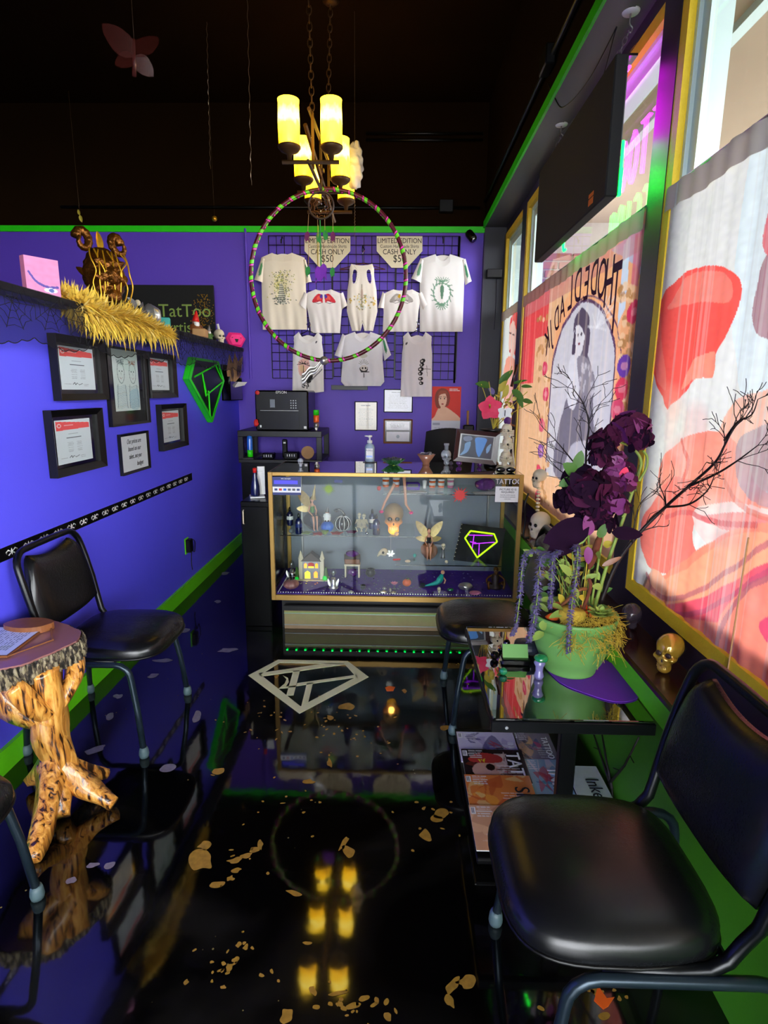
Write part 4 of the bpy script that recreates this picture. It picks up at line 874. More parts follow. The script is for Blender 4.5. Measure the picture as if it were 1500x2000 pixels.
# dreamcatcher
DY = 3.9; dc = aY(627, 401, DY); t = thing('dreamcatcher', 'brown dreamcatcher with beads and purple and green feathers at the hoop top', 'dreamcatcher', dc)
R_ = .078
B().tube([(dc.x+R_*math.cos(a), DY, dc.z+R_*math.sin(a)) for a in [2*PI*k/40 for k in range(40)]], .006, 8, closed=True).build('ring', 'brown_dark', t, True)
b = B(); pr = [(R_*.96*math.cos(2*PI*k/8), R_*.96*math.sin(2*PI*k/8)) for k in range(8)]
for lv in (1, .7, .42):
    q_ = [(x*lv*math.cos(lv*2)-y*lv*math.sin(lv*2), x*lv*math.sin(lv*2)+y*lv*math.cos(lv*2)) for x, y in pr]
    for k in range(8):
        a_, c_ = q_[k], q_[(k+1) % 8]; b.tube([(dc.x+a_[0], DY, dc.z+a_[1]), (dc.x+(a_[0]+c_[0])*.42, DY, dc.z+(a_[1]+c_[1])*.42), (dc.x+c_[0], DY, dc.z+c_[1])], .0012, 4)
b.build('web', 'wood_brown', t)['kind'] = 'stuff'
b = B()
for k in range(10): a = random.random()*6.28; r = R_*random.random()*.85; b.sph((dc.x+r*math.cos(a), DY-.006, dc.z+r*math.sin(a)), .005, 6, 4)
b.build('bead', 'crystal', t)['kind'] = 'stuff'
B().tube([(dc.x, DY, dc.z+R_), (dc.x+.01, HY, hc.z+hz)], .0015, 4).build('cord', 'kraft', t)
def feather(parent, p, L, W, material, tilt=0):
    b = B(); d = V3((tilt, -.1, -1)); b.leaf(p, d, (0, -1, .1), L, W, .05, 8, .1); b.leaf(p, d+V3((.2, .3, 0)), (.3, -1, 0), L*.9, W*.8, .1, 8, .3)
    for k in range(14): s_ = random.choice((-1, 1)); b.leaf(V3(p)+V3((0, 0, -L*random.random()*.8)), (s_*.7+tilt, random.uniform(-.4, .4), -1), (0, -1, 0), W*.9, W*.18, .2, 3)
    return b.build('feather', material, parent, True)
for px, y0_, y1_, c_ in ((603, 418, 452, 'feather_plum'), (650, 418, 452, 'feather_plum'), (620, 420, 455, 'feather_green'), (634, 420, 450, 'feather_green'), (603, 455, 520, 'feather_green'), (650, 455, 522, 'feather_green'), (618, 455, 520, 'feather_purple'), (632, 455, 515, 'feather_purple')):
    p0 = aY(px, y0_, DY); p1 = aY(px+random.uniform(-3, 3), y1_, DY); B().tube([p0, p1], .0014, 4).build('thong', 'kraft', t)
    feather(t, p1, .095 if c_ == 'feather_purple' else .06, .045 if c_ == 'feather_purple' else .028, c_, random.uniform(-.3, .3))
B().tube([aY(625, 430, DY), aY(627, 520, DY)], .004, 5).build('ribbon', 'feather_green', t); B().tube([aY(621, 440, DY), aY(621, 520, DY)], .003, 5).build('ribbon', 'leaf_yellow', t)
# white mineral hanging on a thread
p = aY(693, 325, 4.3)
def ros(q_): return np.sqrt((q_[:, 0]/.055)**2+(q_[:, 1]/.045)**2+((q_[:, 2])/.15)**2)-1+.12*np.sin(q_[:, 0]*90+q_[:, 2]*40)*np.sin(q_[:, 1]*80)+.06*np.sin(q_[:, 2]*120)
v, f = sdfm(lambda x: ros(x)*.04, (0, 0, 0), .2, 36, 30); t = thing('hanging_crystal', 'rough white crystal cluster hanging beside the chandelier', 'crystal', p)
B().add((v+np.array(p)).tolist(), f).build('crystal', 'selenite', t, True); B().tube([p+V3((0, 0, .13)), (p.x, p.y, ZC)], .0012, 4).build('thread', 'tinsel', t)
# twisted tinsel strings
for i, (px, ya, yb, yy, lab) in enumerate(((488, 90, 362, 3.6, 'long twisted silver string hanging from the dark ceiling left of the chandelier'), (411, 200, 330, 4.4, 'faint short string hanging from the ceiling, far left of the chandelier'), (693, 380, 470, 4.32, 'thin string hanging below the white crystal'))):
    p0, p1 = aY(px, ya, yy), aY(px+(3 if i == 0 else 0), yb, yy); b = B(); n = 60; b.tube([(p0.x+(p1.x-p0.x)*k/n+.003*math.sin(k*1.5), yy+.003*math.cos(k*1.5), ZC+(p1.z-ZC)*k/n if i < 2 else p0.z+(p1.z-p0.z)*k/n) for k in range(n+1)], .0014, 4)
    tag(b.build('hanging_string', 'tinsel', None), lab, 'string')
# glass butterfly at upper left
p = aY(268, 110, 3.0); t = thing('hanging_butterfly', 'translucent reddish butterfly ornament hanging under the dark ceiling', 'butterfly', p)
B().tube([p+V3((-.01, 0, .07)), p+V3((-.02, 0, -.08))], [.006, .01], 8).build('body', 'butterfly_film', t, True)
for s_, sc_ in ((-1, 1), (1, .62)):
    for (ang, L_, W_2) in ((.75, .17, .1), (-.5, .1, .08)):
        b = B(); d = V3((s_*math.cos(ang)*sc_, .35*s_, math.sin(ang))); b.leaf(p+V3((-.012, 0, 0)), d, (0, -1, .2), L_, W_2, .1, 8, .05); b.build('wing', 'butterfly_film', t, True)
B().tube([p+V3((-.01, 0, .07)), (p.x, p.y, ZC)], .0008, 4).build('thread', 'tinsel', t)
for (px, py, lab, m_) in ((419, 427, 'small gold bauble hanging in front of the green trim', 'skull_gold'),):
    p = aY(px, py, 5.3); t = thing('hanging_bauble', lab, 'bauble', p); B().sph(p, .022, 12, 8).build('ball', m_, t, True); B().tube([p+V3((0, 0, .02)), (p.x, p.y, ZC)], .0008, 4).build('thread', 'tinsel', t)
p = aY(156, 420, 5.3); t = thing('hanging_ornament', 'tiny green and gold ornament hanging left above the green trim', 'ornament', p)
b = B(); b.leaf(p, (.2, 0, -1), (0, -1, 0), .06, .03, .1); b.leaf(p, (-.3, 0, .9), (0, -1, 0), .05, .025, .1); b.build('leaf', 'leaf_yellow', t); B().tube([p, (p.x, p.y, ZC)], .0008, 4).build('thread', 'tinsel', t)
# spotlight camera at the right end of the back wall
p = aY(921, 462, YB-.06); t = thing('spotlight', 'small black adjustable spotlight at the right end of the purple back wall', 'spotlight', p)
B().lathe([(0, 0), (.03, .005), (.036, .02), (.036, .09), (.03, .1), (0, .1)], p+V3((-.03, .02, .04)), 16, (.45, -.5, -.7)).build('head', 'black_satin', t, True)
B().lathe([(0, 0), (.022, 0), (.02, .004), (0, .004)], p+V3((-.03, .02, .04))+V3((.45, -.5, -.7)).normalized()*.1, 12, (.45, -.5, -.7)).build('lens', 'chrome', t, True)
B().tube([p+V3((0, .03, .05)), (p.x+.02, YB, ZT-.05)], .004, 5).build('cable', 'black_satin', t)
p = aX(963, 530, XW-.02); t = thing('wall_bracket_box', 'black box fixed to the dark column near the corner window', 'box', (.83, YB-.1, p.z))
B().bb(.765, .90, YB-.14, YB-.06, 2.43, 2.5, .004).build('case', 'black_satin', t); B().tube([(.86, YB-.07, 2.43), (.865, YB-.065, 2.2), (.86, YB-.065, 2.0)], .003, 5).build('cable', 'chrome', t)
# ------------------------------------------------------------------ neon sign in the window
SX0, SX1, SY0, SY1, SZ_0, SZ_1 = .78, .83, 2.42, 3.58, 2.185, 2.665
t = thing('neon_sign', 'black sign box with pink and green neon lettering facing the window, hung on hooks', 'neon sign', ((SX0+SX1)/2, 3.0, SZ_0))
B().bb(SX0, SX1, SY0, SY1, SZ_0, SZ_1, .005).build('sign_case', 'black_matte', t)
b = B().bb(SX1, SX1+.03, SY0, SY1, SZ_1-.008, SZ_1); b.build('case_lip', 'black_satin', t)
pl = Pl((SX1, 0, 0), (0, 1, 0), (0, 0, 1), (1, 0, 0))
def neon(strokes, a0, b0, cw, chh, material, gap=.25):
    a = a0
    for st in strokes:
        for s_ in st:
            b = B(); b.tube([pl.P(a+x*cw, b0+y*chh, .014) for x, y in spline(s_, 5)], .0065, 6); b.build('neon_tube', material, t, True)
        a += cw*(1+gap)
cT = [[(0, 1), (1, 1)], [(.5, 1), (.5, 0)]]; cA = [[(0, 0), (.5, 1), (1, 0)], [(.2, .4), (.8, .4)]]; cO = [[(.5, 1), (.05, .7), (.05, .3), (.5, 0), (.95, .3), (.95, .7), (.5, 1)]]
neon([cT, cA, cT, cT, cO, cO], 2.45, SZ_0+.23, .085, .22, 'neon_pink', .45)
cP = [[(0, 0), (0, 1)], [(0, 1), (.8, .95), (.8, .55), (0, .5)]]; cI = [[(.5, 0), (.5, .7)]]; cE = [[(.1, .4), (.8, .5), (.5, .8), (.1, .4), (.3, 0), (.9, .15)]]; cR = [[(.1, 0), (.1, .7)], [(.1, .45), (.5, .75), (.9, .65)]]; cC = [[(.9, .6), (.4, .7), (.1, .35), (.4, 0), (.9, .1)]]; cN = [[(.1, 0), (.1, .7)], [(.1, .5), (.5, .75), (.9, .5), (.9, 0)]]; cG = [[(.9, .6), (.4, .7), (.1, .4), (.5, .1), (.9, .4)], [(.9, .7), (.9, -.2), (.3, -.3)]]
neon([cP, cI, cE, cR, cC, cI, cN, cG], 2.45, SZ_0+.03, .07, .17, 'neon_green', .42)
B().bb(SX1, SX1+.012, SY0+.0, SY0+.02, SZ_0+.005, SZ_0+.1).build('end_tube', 'neon_green', t)
pl = Pl((SX0, 0, 0), (0, -1, 0), (0, 0, 1)); b = B(); pl.box(b, -2.62, -2.56, SZ_0+.02, SZ_0+.045, 0, .001); pl.box(b, -2.62, -2.56, SZ_0+.05, SZ_0+.065, 0, .001); b.build('warning_label', 'orange', t)
for px, py, yy in ((1243, 22, 2.5), (1102, 243, 3.5)):
    p = aZ(px, py, ZT); x = min(.86, max(.8, p.x)); h = thing('ceiling_hook', f'white ceiling plate with steel hook {"nearest the camera" if yy < 3 else "farther along the soffit"} holding the neon sign', 'hook', (x, p.y, ZT-.1), 'hooks holding the neon sign')
    B().lathe([(0, -.008), (.03, -.006), (.034, 0), (0, 0)], (x, p.y, ZT), 18).build('plate', 'white_paint', h, True)
    B().tube(spline([(x, p.y, ZT), (x, p.y, ZT-.04), (x+.012, p.y, ZT-.055), (x+.006, p.y, ZT-.07), (x-.004, p.y, ZT-.062)], 4), .003, 6).build('hook', 'steel_dull', h, True)
    o = chain((x, p.y, ZT-.065), ((SX0+SX1)/2, min(max(p.y, SY0+.1), SY1-.1), SZ_1), 'chain', h, .03, .0018, 'steel_dull')
for pts, lab in (([(.8, 2.5, ZT-.07), (.78, 2.75, ZT-.13), (.76, 3.05, ZT-.1), (XG+.002, 3.2, ZT+.01), (XG-.02, 3.25, ZT+.09)], 'black power cable looping from the sign hook to the beam'), ([(.8, 2.5, ZT-.07), (.83, 2.8, ZT-.17), (.84, 3.2, ZT-.1), (.83, 3.5, ZT-.07)], 'black cable hanging along the window above the neon sign')):
    tag(B().tube(spline(pts, 8), .0028, 6).build('power_cable', 'black_satin', None, True), lab, 'cable')
for k, yy in enumerate((2.62, 2.82, 2.9, 3.0)):
    o = B().tube(spline([(XW-.005, yy, ZT-.06), (XW-.03, yy, ZT-.09), (XW-.02, yy, ZT-.12), (XW-.005, yy, ZT-.1)], 4), .002, 5).build('cup_hook', 'wood_brown', None, True); tag(o, ('nearest', 'second', 'third', 'farthest')[k]+' small brass cup hook on the yellow frame above the neon sign', 'hook', 'cup hooks above the neon sign')
# ------------------------------------------------------------------ grid panel and its shirts
GY = YB-.03
g0, g1, gt, gb = aY(523, 461, GY).x, aY(900, 461, GY).x, aY(700, 461, GY).z, aY(700, 740, GY).z
npan = 3; W3 = (g1-g0)/npan
gp = None
for k in range(npan):
    xa = g0+k*W3
    zb = gb+(.02 if k == 1 else 0)
    p_ = thing('wire_grid', ('left', 'middle', 'right')[k]+' black wire grid panel of the shirt display on the purple wall', 'display panel', (xa+W3/2, GY, zb), 'wire grid panels')
    nx, nz_ = 8, 16
    for i in range(nx+1): B().tube([(xa+.004+(W3-.008)*i/nx, GY, zb), (xa+.004+(W3-.008)*i/nx, GY, gt)], .0032 if i % nx else .0045, 5).build('upright_wire', 'black_satin', p_)
    for j in range(nz_+1): B().tube([(xa+.004, GY-.004, zb+(gt-zb)*j/nz_), (xa+W3-.004, GY-.004, zb+(gt-zb)*j/nz_)], .0028, 5).build('cross_wire', 'black_satin', p_)
tag(B().tube([aY(897, 462, GY-.02), aY(887, 748, GY-.02)], .009, 8).build('grid_pole', 'black_satin', None, True), 'dark pole down the right side of the grid panels', 'pole')
Z = lambda x, y: (460+x/3, 420+y/3)
SHY = GY-.06
def shirt(name, label, cat, yt, yb, xl, xr, neck, sleeves, art, tone='efeae4', yy=SHY, cut=None, hem=0, group='white printed shirts on the grid panels'):
    """crop coordinates: yt/yb top and bottom, xl/xr functions of v (0 top .. 1 bottom), neck (x0, x1, depth)"""
    c_ = aY(*Z((xl(.5)+xr(.5))/2, yb), yy); t = thing(name, label, cat, c_, group)
    Hh, Ww = 130, 96; cv = Cv(Ww, Hh, tone); 
    bx0, bx1 = min(xl(0), xl(1), xl(.5)), max(xr(0), xr(1), xr(.5))
    art(cv)
    cols = np.linspace(0, 1, Ww)
    def pos(U, V_):
        P_ = np.zeros(U.shape+(3,))
        for i in range(U.shape[0]):
            v = V_[i, 0]; a, e = xl(v), xr(v)
            for j in range(U.shape[1]):
                u = U[i, j]; x = a+(e-a)*u; n0, n1, dp = neck; sh = 0
                if x < n0: sh = (n0-x)/(n0-xl(0)+1e-6)*neck_drop
                elif x > n1: sh = (x-n1)/(xr(0)-n1+1e-6)*neck_drop
                else: sh = dp*math.sin(PI*(x-n0)/(n1-n0))**.8
                y = yt+(yb-yt)*v+sh*(1-v)**3+hem*math.sin(PI*u)*v**4
                q_ = at(*Z(x, y), 1, yy); e_ = (1-abs(2*u-1)**6)
                q_ = q_+V3((0, -.018*e_*min(1, v*6+.4)-.0045*math.sin(u*17+v*3+yt)*v-.003*math.sin(u*31-v*5)*v**1.5, 0)); P_[i, j] = q_
        return P_
    painted('body', cv, pos, t, 'print_cloth')
    BO = 3 if sleeves else 18
    # back panel, a little behind the front, gives the shirt its thickness
    if cv.hole is None: bk = B().grid(lambda u, v: tuple(at(*Z(xl(v)+(xr(v)-xl(v))*u, yt+BO+(yb-yt-BO)*v+((neck_drop*abs(2*u-1)*(1-v)**3))), 1, yy+.004)), 14, 14).build('back_panel', 'white_cloth', t, True)
    for (pts, spot) in sleeves:
        q4 = [at(*Z(*p), 1, yy) for p in pts]; c2_ = Cv(16, 20, tone)
        if spot: c2_.smooth([(.3, .35), (.5, .2), (.7, .35), (.65, .7), (.4, .75)], spot)
        A_, Bq, Cq, Dq = [np.array(x) for x in q4]
        def sp(U, V_): 
            U = U[..., None]; V_ = V_[..., None]; return (A_*(1-U)+Bq*U)*(1-V_)+(Dq*(1-U)+Cq*U)*V_+np.array((0, -1, 0))*(.022*np.sin(PI*U)**.7)*(.6+.4*V_)
        painted('sleeve', c2_, sp, t, 'print_cloth')
    return t
neck_drop = 28
L2 = lambda a, b_, c_=None: (lambda v: a+(b_-a)*min(1, v*3) if c_ is None else (a+(b_-a)*min(1, v*3))*(1-v)+((c_))*v if v > .34 else a+(b_-a)*v*3)
def edge(*p): return lambda v: float(np.interp(v, [q_[0] for q_ in p], [q_[1] for q_ in p]))
def art1(cv):
    cv.ell(.45, .42, .22, .2, 'd9d27a', .45, 0, .6)
    for k in range(260): cv.ell(random.gauss(.45, .11), random.uniform(.22, .62), .014, .007, random.choice(('c8c040', '9aa040', '5a6a50', '303838')), .8)
    cv.poly([(.42, .4), (.48, .4), (.55, .66), (.36, .66)], 'cfcfc0', .8)
    for k in range(9): cv.line([(.4-.005*k, .42+.027*k), (.49+.006*k, .42+.027*k)], .007, '2a2f2f')
    for k in range(40): cv.ell(random.uniform(.28, .62), random.uniform(.58, .68), .014, .007, '33463c', .8)
def wings(c1, c2, c3):
    def f_(cv):
        for s_ in (-1, 1):
            X = lambda x: .5+s_*x
            cv.smooth([(X(.03), .13), (X(.12), .09), (X(.2), .15), (X(.3), .24), (X(.3), .3), (X(.2), .3), (X(.1), .27), (X(.04), .3)], c1); cv.smooth([(X(.06), .16), (X(.14), .15), (X(.18), .24), (X(.08), .24)], c2); cv.smooth([(X(.02), .12), (X(.06), .1), (X(.1), .17), (X(.04), .2)], c3)
            cv.line([(X(.3), .29), (X(.16), .33), (X(.06), .3)], .01, '3a3038'); cv.line([(X(.2), .3), (X(.1), .22)], .006, '3a3038')
    return f_
def art3(cv):
    for s_ in (-1, 1): X = lambda x: .5+s_*x; cv.cut([(X(.2), .1), (X(.33), .09), (X(.36), .2), (X(.3), .29), (X(.22), .24)])
    cv.cut([(.4, 1.05), (.47, .93), (.5, .88), (.54, .93), (.62, 1.05)])
    for k in range(7): cv.line([(.5, .84), (.3+.07*k, 1)], .006, 'c8c0b4')
    cv.line([(.15, .0), (.33, .09), (.36, .2), (.3, .29), (.2, .26)], .005, 'b8b0a4')
    for k in range(60): cv.ell(random.gauss(.5, .13), random.uniform(.45, .68), .03, .012, random.choice(('d8b830', 'cfd8d0', '8a7a30', 'b8a850')), .75)
    for k in range(12): cv.ell(random.choice((.14, .9))+random.uniform(-.04, .04), random.uniform(.5, .62), .03, .012, 'd8b030', .85)
    cv.line([(.5, .3), (.5, .6)], .01, '6a6a50'); cv.smooth([(.46, .42), (.5, .36), (.54, .42), (.54, .5), (.46, .5)], 'c8aa98', .7)
def art5(cv):
    for k in range(16):
        a = 2*PI*k/16; cv.line([(.5+.17*math.cos(a), .5+.13*math.sin(a)), (.5+.25*math.cos(a+.25), .5+.19*math.sin(a+.25))], .014, '5f8a70', .9)
        cv.line([(.5+.19*math.cos(a), .5+.14*math.sin(a)), (.5+.2*math.cos(a+.5), .5+.15*math.sin(a+.5))], .016, '6f9a7e', .9)
    for k in range(8): cv.line([(.5, .34), (.5+.16*math.cos(-k*.4-.2), .34-.07*math.sin(.2+k*.4))], .012, '6f9a7e'); cv.line([(.5, .64), (.5+.15*math.cos(k*.4+.2), .64+.08*math.sin(.2+k*.4))], .012, '6f9a7e')
    cv.smooth([(.46, .42), (.5, .38), (.54, .42), (.52, .56), (.48, .56)], '5f8a70')
def art6(cv):
    cv.ell(.8, .16, .03, .02, '505058')
    for k in range(30): cv.line([(random.uniform(.3, .5), random.uniform(.6, .9)), (random.uniform(.3, .6), random.uniform(.6, .9))], .006, '2a2a30', .7)
    cv.smooth([(.2, .5), (.5, .42), (.55, .7), (.25, .72)], 'f0a898', .7); cv.ell(.32, .6, .1, .06, 'e8d080', .5)
    cv.line([(.38, .9), (.36, .55)], .014, '1c1c20'); [cv.line([(.36, .52), (.36+.2*math.cos(a), .52-.08*math.sin(a)+.03)], .012, '1c1c20') for a in (0, .6, 1.2, 1.9, 2.5, 3.1)]
    cv.smooth([(.42, .74), (.55, .6), (.66, .7), (.6, .82), (.48, .84)], '1c1c20'); cv.line([(.6, .8), (.85, .68), (.95, .62)], .02, '6a6a70')
    for k in range(10): cv.ell(random.uniform(.3, .55), random.uniform(.84, .92), .02, .012, '1c1c20')
def art7(cv):
    cv.ell(.53, .68, .1, .07, '303034'); cv.ell(.53, .66, .085, .055, 'e0dcd6'); [cv.ell(x, .665, .022, .02, '202024') for x in (.5, .57)]; cv.line([(.47, .74), (.64, .74)], .02, '303034')
    for k in range(8): a = .3+k*.36; cv.line([(.53+.07*math.cos(a), .62-.05*math.sin(a)), (.53+.12*math.cos(a), .61-.12*math.sin(a))], .008, '8a8a80')
    cv.smooth([(.42, .42), (.56, .38), (.62, .44), (.5, .47)], 'b8b898', .6); cv.line([(.53, .76), (.53, .84)], .01, '404044')
def art8(cv):
    cv.ell(.12, .17, .04, .02, '505058')
    for k, (x, y, r) in enumerate(((.68, .44, .06), (.66, .5, .05), (.63, .57, .06), (.62, .64, .05), (.63, .72, .05), (.65, .79, .045))): cv.ell(x, y, r*1.5, r*.62, '1c1c20'); cv.ell(x-.02, y, r*.6, r*.25, 'd8d4d0')
    cv.line([(.82, .52), (.84, .68)], .008, '303034'); cv.line([(.68, .57), (.95, .57)], .008, '303034')
shirt('printed_shirt', 'long white t-shirt printed with yellow stairs and trees, far left of the display', 'shirt', 222, 672, edge((0, 150), (.1, 148), (.35, 152), (1, 160)), edge((0, 405), (.1, 408), (.35, 412), (1, 420)), (215, 330, 14), [([(152, 248), (176, 262), (160, 396), (110, 380)], '4f8a58'), ([(398, 262), (412, 262), (446, 392), (414, 402)], '4f8a58')], art1, 'efe4cf')
shirt('printed_shirt', 'white cropped t-shirt with two red and violet butterfly wings', 'shirt', 436, 692, edge((0, 402), (.15, 404), (.5, 425), (1, 444)), edge((0, 628), (.15, 630), (.5, 622), (1, 612)), (470, 560, 8), [([(402, 450), (426, 470), (412, 556), (370, 516)], None), ([(608, 468), (630, 452), (656, 530), (622, 556)], None)], wings('d83040', 'f06050', '5a3aa0'), 'efe9e4', SHY-.01)
shirt('tank_top', 'white racerback tank top with gold print, knotted hem, on a rose gold hanger', 'shirt', 286, 680, edge((0, 668), (.14, 668), (.34, 656), (.7, 652), (1, 682)), edge((0, 812), (.14, 812), (.34, 826), (.7, 832), (1, 806)), (678, 802, 10), [], art3, 'efe7da', SHY-.012)
shirt('printed_shirt', 'white cropped t-shirt with a grey outlined moth and gold clasp', 'shirt', 436, 684, edge((0, 860), (.15, 860), (.5, 868), (1, 862)), edge((0, 1088), (.15, 1085), (.5, 1072), (1, 1062)), (925, 1035, 8), [([(862, 448), (880, 470), (870, 548), (834, 545)], None), ([(1068, 470), (1090, 450), (1126, 520), (1098, 556)], None)], wings('a8a29c', 'c8c2bc', 'c8a020'), 'efeae6', SHY-.01)
shirt('printed_shirt', 'long white t-shirt printed with a green leaf wreath, far right of the display', 'shirt', 230, 684, edge((0, 1085), (.1, 1082), (.35, 1080), (1, 1080)), edge((0, 1345), (.1, 1345), (.35, 1340), (1, 1330)), (1172, 1256, 40), [([(1085, 252), (1104, 270), (1088, 400), (1030, 372)], '6a9a78'), ([(1326, 268), (1348, 256), (1384, 388), (1346, 412)], '3f8a60')], art5, 'eeecea')
shirt('tank_top', 'white tank top with palm tree sunset print, lower left of the display', 'shirt', 684, 1035, edge((0, 340), (.12, 345), (.3, 336), (1, 334)), edge((0, 508), (.12, 505), (.3, 514), (1, 518)), (372, 480, 50), [], art6, 'ece9e8', SHY-.03, hem=8)
shirt('printed_shirt', 'white t-shirt with a small skull print, lower middle of the display', 'shirt', 684, 1002, edge((0, 625), (.15, 622), (.5, 628), (.92, 618), (1, 640)), edge((0, 868), (.15, 866), (.5, 862), (.92, 872), (1, 850)), (700, 790, 40), [([(627, 694), (648, 712), (622, 838), (580, 822)], None), ([(850, 708), (868, 694), (912, 820), (872, 856)], '3f8a60')], art7, 'e8e8ee', SHY-.025)
shirt('tank_top', 'long white tank top with a black vertical stack print, lower right of the display', 'shirt', 684, 1064, edge((0, 982), (.12, 985), (.3, 976), (1, 966)), edge((0, 1150), (.12, 1146), (.3, 1152), (1, 1150)), (1012, 1112, 52), [], art8, 'ece8ea', SHY-.03)
def hanger(px, label, material, x0, x1, y, hooky, yy=SHY-.02):
    a, e, m_ = aY(*Z(x0, y), yy), aY(*Z(x1, y), yy), aY(*Z(px, y-36), yy); hk = aY(*Z(px, hooky), yy)
    t = thing('clothes_hanger', label, 'hanger', m_, 'hangers on the shirt display')
    B().tube([a, m_, e, a], .004, 6).build('arms', material, t); B().tube(spline([m_, V3((m_.x, yy, hk.z-.03)), hk+V3((.018, 0, 0)), hk+V3((0, 0, .02)), hk+V3((-.02, .01, -.002))], 5), .003, 6).build('hook', 'chrome', t)
mat('rose_gold', (.75, .45, .38), .25, .8)
hanger(745, 'rose gold hanger of the racerback tank top', 'rose_gold', 610, 878, 318, 205, SHY+.012); hanger(428, 'black hanger of the palm print tank top', 'black_satin', 352, 502, 712, 640, SHY-.02); hanger(1062, 'black hanger of the vertical stack print tank top', 'black_satin', 990, 1140, 712, 640, SHY-.02)
for (px, py, lab) in ((272, 150, 'far left'), (1215, 150, 'far right'), (745, 200, 'middle')):
    a = aY(*Z(px, py), SHY+.02); t = thing('panel_hook', f'dark metal hook at the {lab} of the grid panels', 'hook', a); B().tube(spline([a+V3((0, .03, .03)), a+V3((0, 0, .03)), a+V3((0, -.04, -.03)), a+V3((0, -.05, .0))], 4), .005, 6).build('hook_wire', 'black_satin', t, True)
# price boards
for i, x0_ in enumerate((405, 827)):
    yy = GY-.02; P_ = [Z(x0_+dx, y) for dx, y in ((0, 125), (268, 125), (268, 212), (178, 310), (88, 310), (0, 212))]; Q = [aY(*p, yy) for p in P_]; c_ = sum(Q, V3())/6
    t = thing('price_board', ('left', 'right')[i]+' cream shirt price board shaped like a cut gem on the grid', 'sign', c_, 'price boards on the grid')
    B().prism([(q_.x, q_.z) for q_ in Q], yy, yy-.006, lambda x, z, w_: (x, w_, z)).build('board', 'cream_board', t)
    pl = Pl((c_.x, yy-.0062, 0), (1, 0, 0), (0, 0, 1)); zc_ = lambda y: aY(*Z(x0_+134, y), yy).z
    for s_, y, sz in (('LIMITED EDITION', 153, .058), ('Custom Handmade Shirts', 185, .038), ('CASH ONLY', 218, .062), ('$50', 258, .085)): pl.text(s_, sz, 0, zc_(y), 0, 'ink_black', t, sx=.86)
# ------------------------------------------------------------------ left wall pieces
def wall_frame(label, corners, paper, art, border=.028, depth=.03, material='black_satin', ax=0, val=None, n=(1, 0, 0), group=None, name='picture_frame', glass=False, papermargin=None, matte=None):
    val = (XL+.004) if val is None else val
    pl, a0, a1, b0, b1 = px_plane(ax, val, n, corners); t = thing(name, label, 'picture frame' if name == 'picture_frame' else 'sign', pl.P((a0+a1)/2, b0), group)
    pl.frame(B(), a0, a1, b0, b1, border, -.002, depth, depth*.45).build('frame', material, t)
    b = B(); pl.box(b, a0+border*.9, a1-border*.9, b0+border*.9, b1-border*.9, -.002, .006); b.build('backing', matte or 'black_gloss', t)
    if paper:
        Pp = [at(*q_, ax, val+(.006 if ax == 0 else -.006)) for q_ in paper]; d = [((p-pl.O).dot(pl.u), (p-pl.O).z) for p in Pp]
        c0, c1, d0, d1 = (d[0][0]+d[3][0])/2, (d[1][0]+d[2][0])/2, (d[2][1]+d[3][1])/2, (d[0][1]+d[1][1])/2
    else: c0, c1, d0, d1 = a0+border, a1-border, b0+border, b1-border
    cv = art(); pl.rect('print', cv, c0, c1, d0, d1, .0075, t, 'print_gloss'); return t, pl, (c0, c1, d0, d1)
def cert():
    cv = Cv(84, 108, 'd5e2e6'); cv.poly([(.03, .03), (.97, .1), (.97, .22), (.03, .24)], 'ef5a58'); cv.ell(.12, .13, .055, .045, 'f6dcd8'); cv.ell(.12, .13, .035, .028, 'ef5a58'); cv.rect(.25, .12, .5, .135, 'f6b8b4')
    cv.rect(.35, .32, .62, .335, '5a6470', .8); cv.rect(.28, .41, .7, .425, '2c3440', .9); cv.textrows(.15, .44, .85, .5, 3, '7a8490', .6, .3, 12)
    cv.textrows(.3, .52, .48, .76, 10, '8a949c', .7, .3, 2); cv.textrows(.56, .52, .72, .76, 10, '8a949c', .7, .3, 2)
    cv.line([(.33, .87), (.38, .83), (.4, .88), (.45, .84), (.5, .88), (.6, .85)], .012, '202a3a'); cv.textrows(.08, .86, .3, .9, 1, '505a68', .7, .3, 4); cv.textrows(.62, .86, .8, .93, 2, '505a68', .7, .3, 4); return cv
C4 = lambda *a: list(a)
G_ = 'framed certificates on the violet wall'
wall_frame('black framed certificate with red banner, upper left of the wall group', [(92, 648), (190, 668), (202, 781), (105, 782)], [(110, 672), (178, 684), (188, 762), (121, 760)], cert, .03, .035, group=G_)
wall_frame('black framed certificate with red banner, lower left of the wall group', [(83, 801), (187, 797), (197, 911), (99, 933)], [(104, 821), (174, 817), (181, 896), (114, 908)], cert, .03, .035, group=G_)
wall_frame('narrow black framed certificate right of the cartoon drawing', [(280, 684), (331, 696), (341, 776), (287, 778)], [(289, 698), (326, 703), (331, 761), (296, 763)], cert, .03, .035, group=G_)
wall_frame('black framed certificate at the lower right of the wall group', [(303, 790), (354, 788), (360, 869), (312, 881)], [(314, 804), (347, 801), (352, 858), (320, 865)], cert, .03, .035, group=G_)
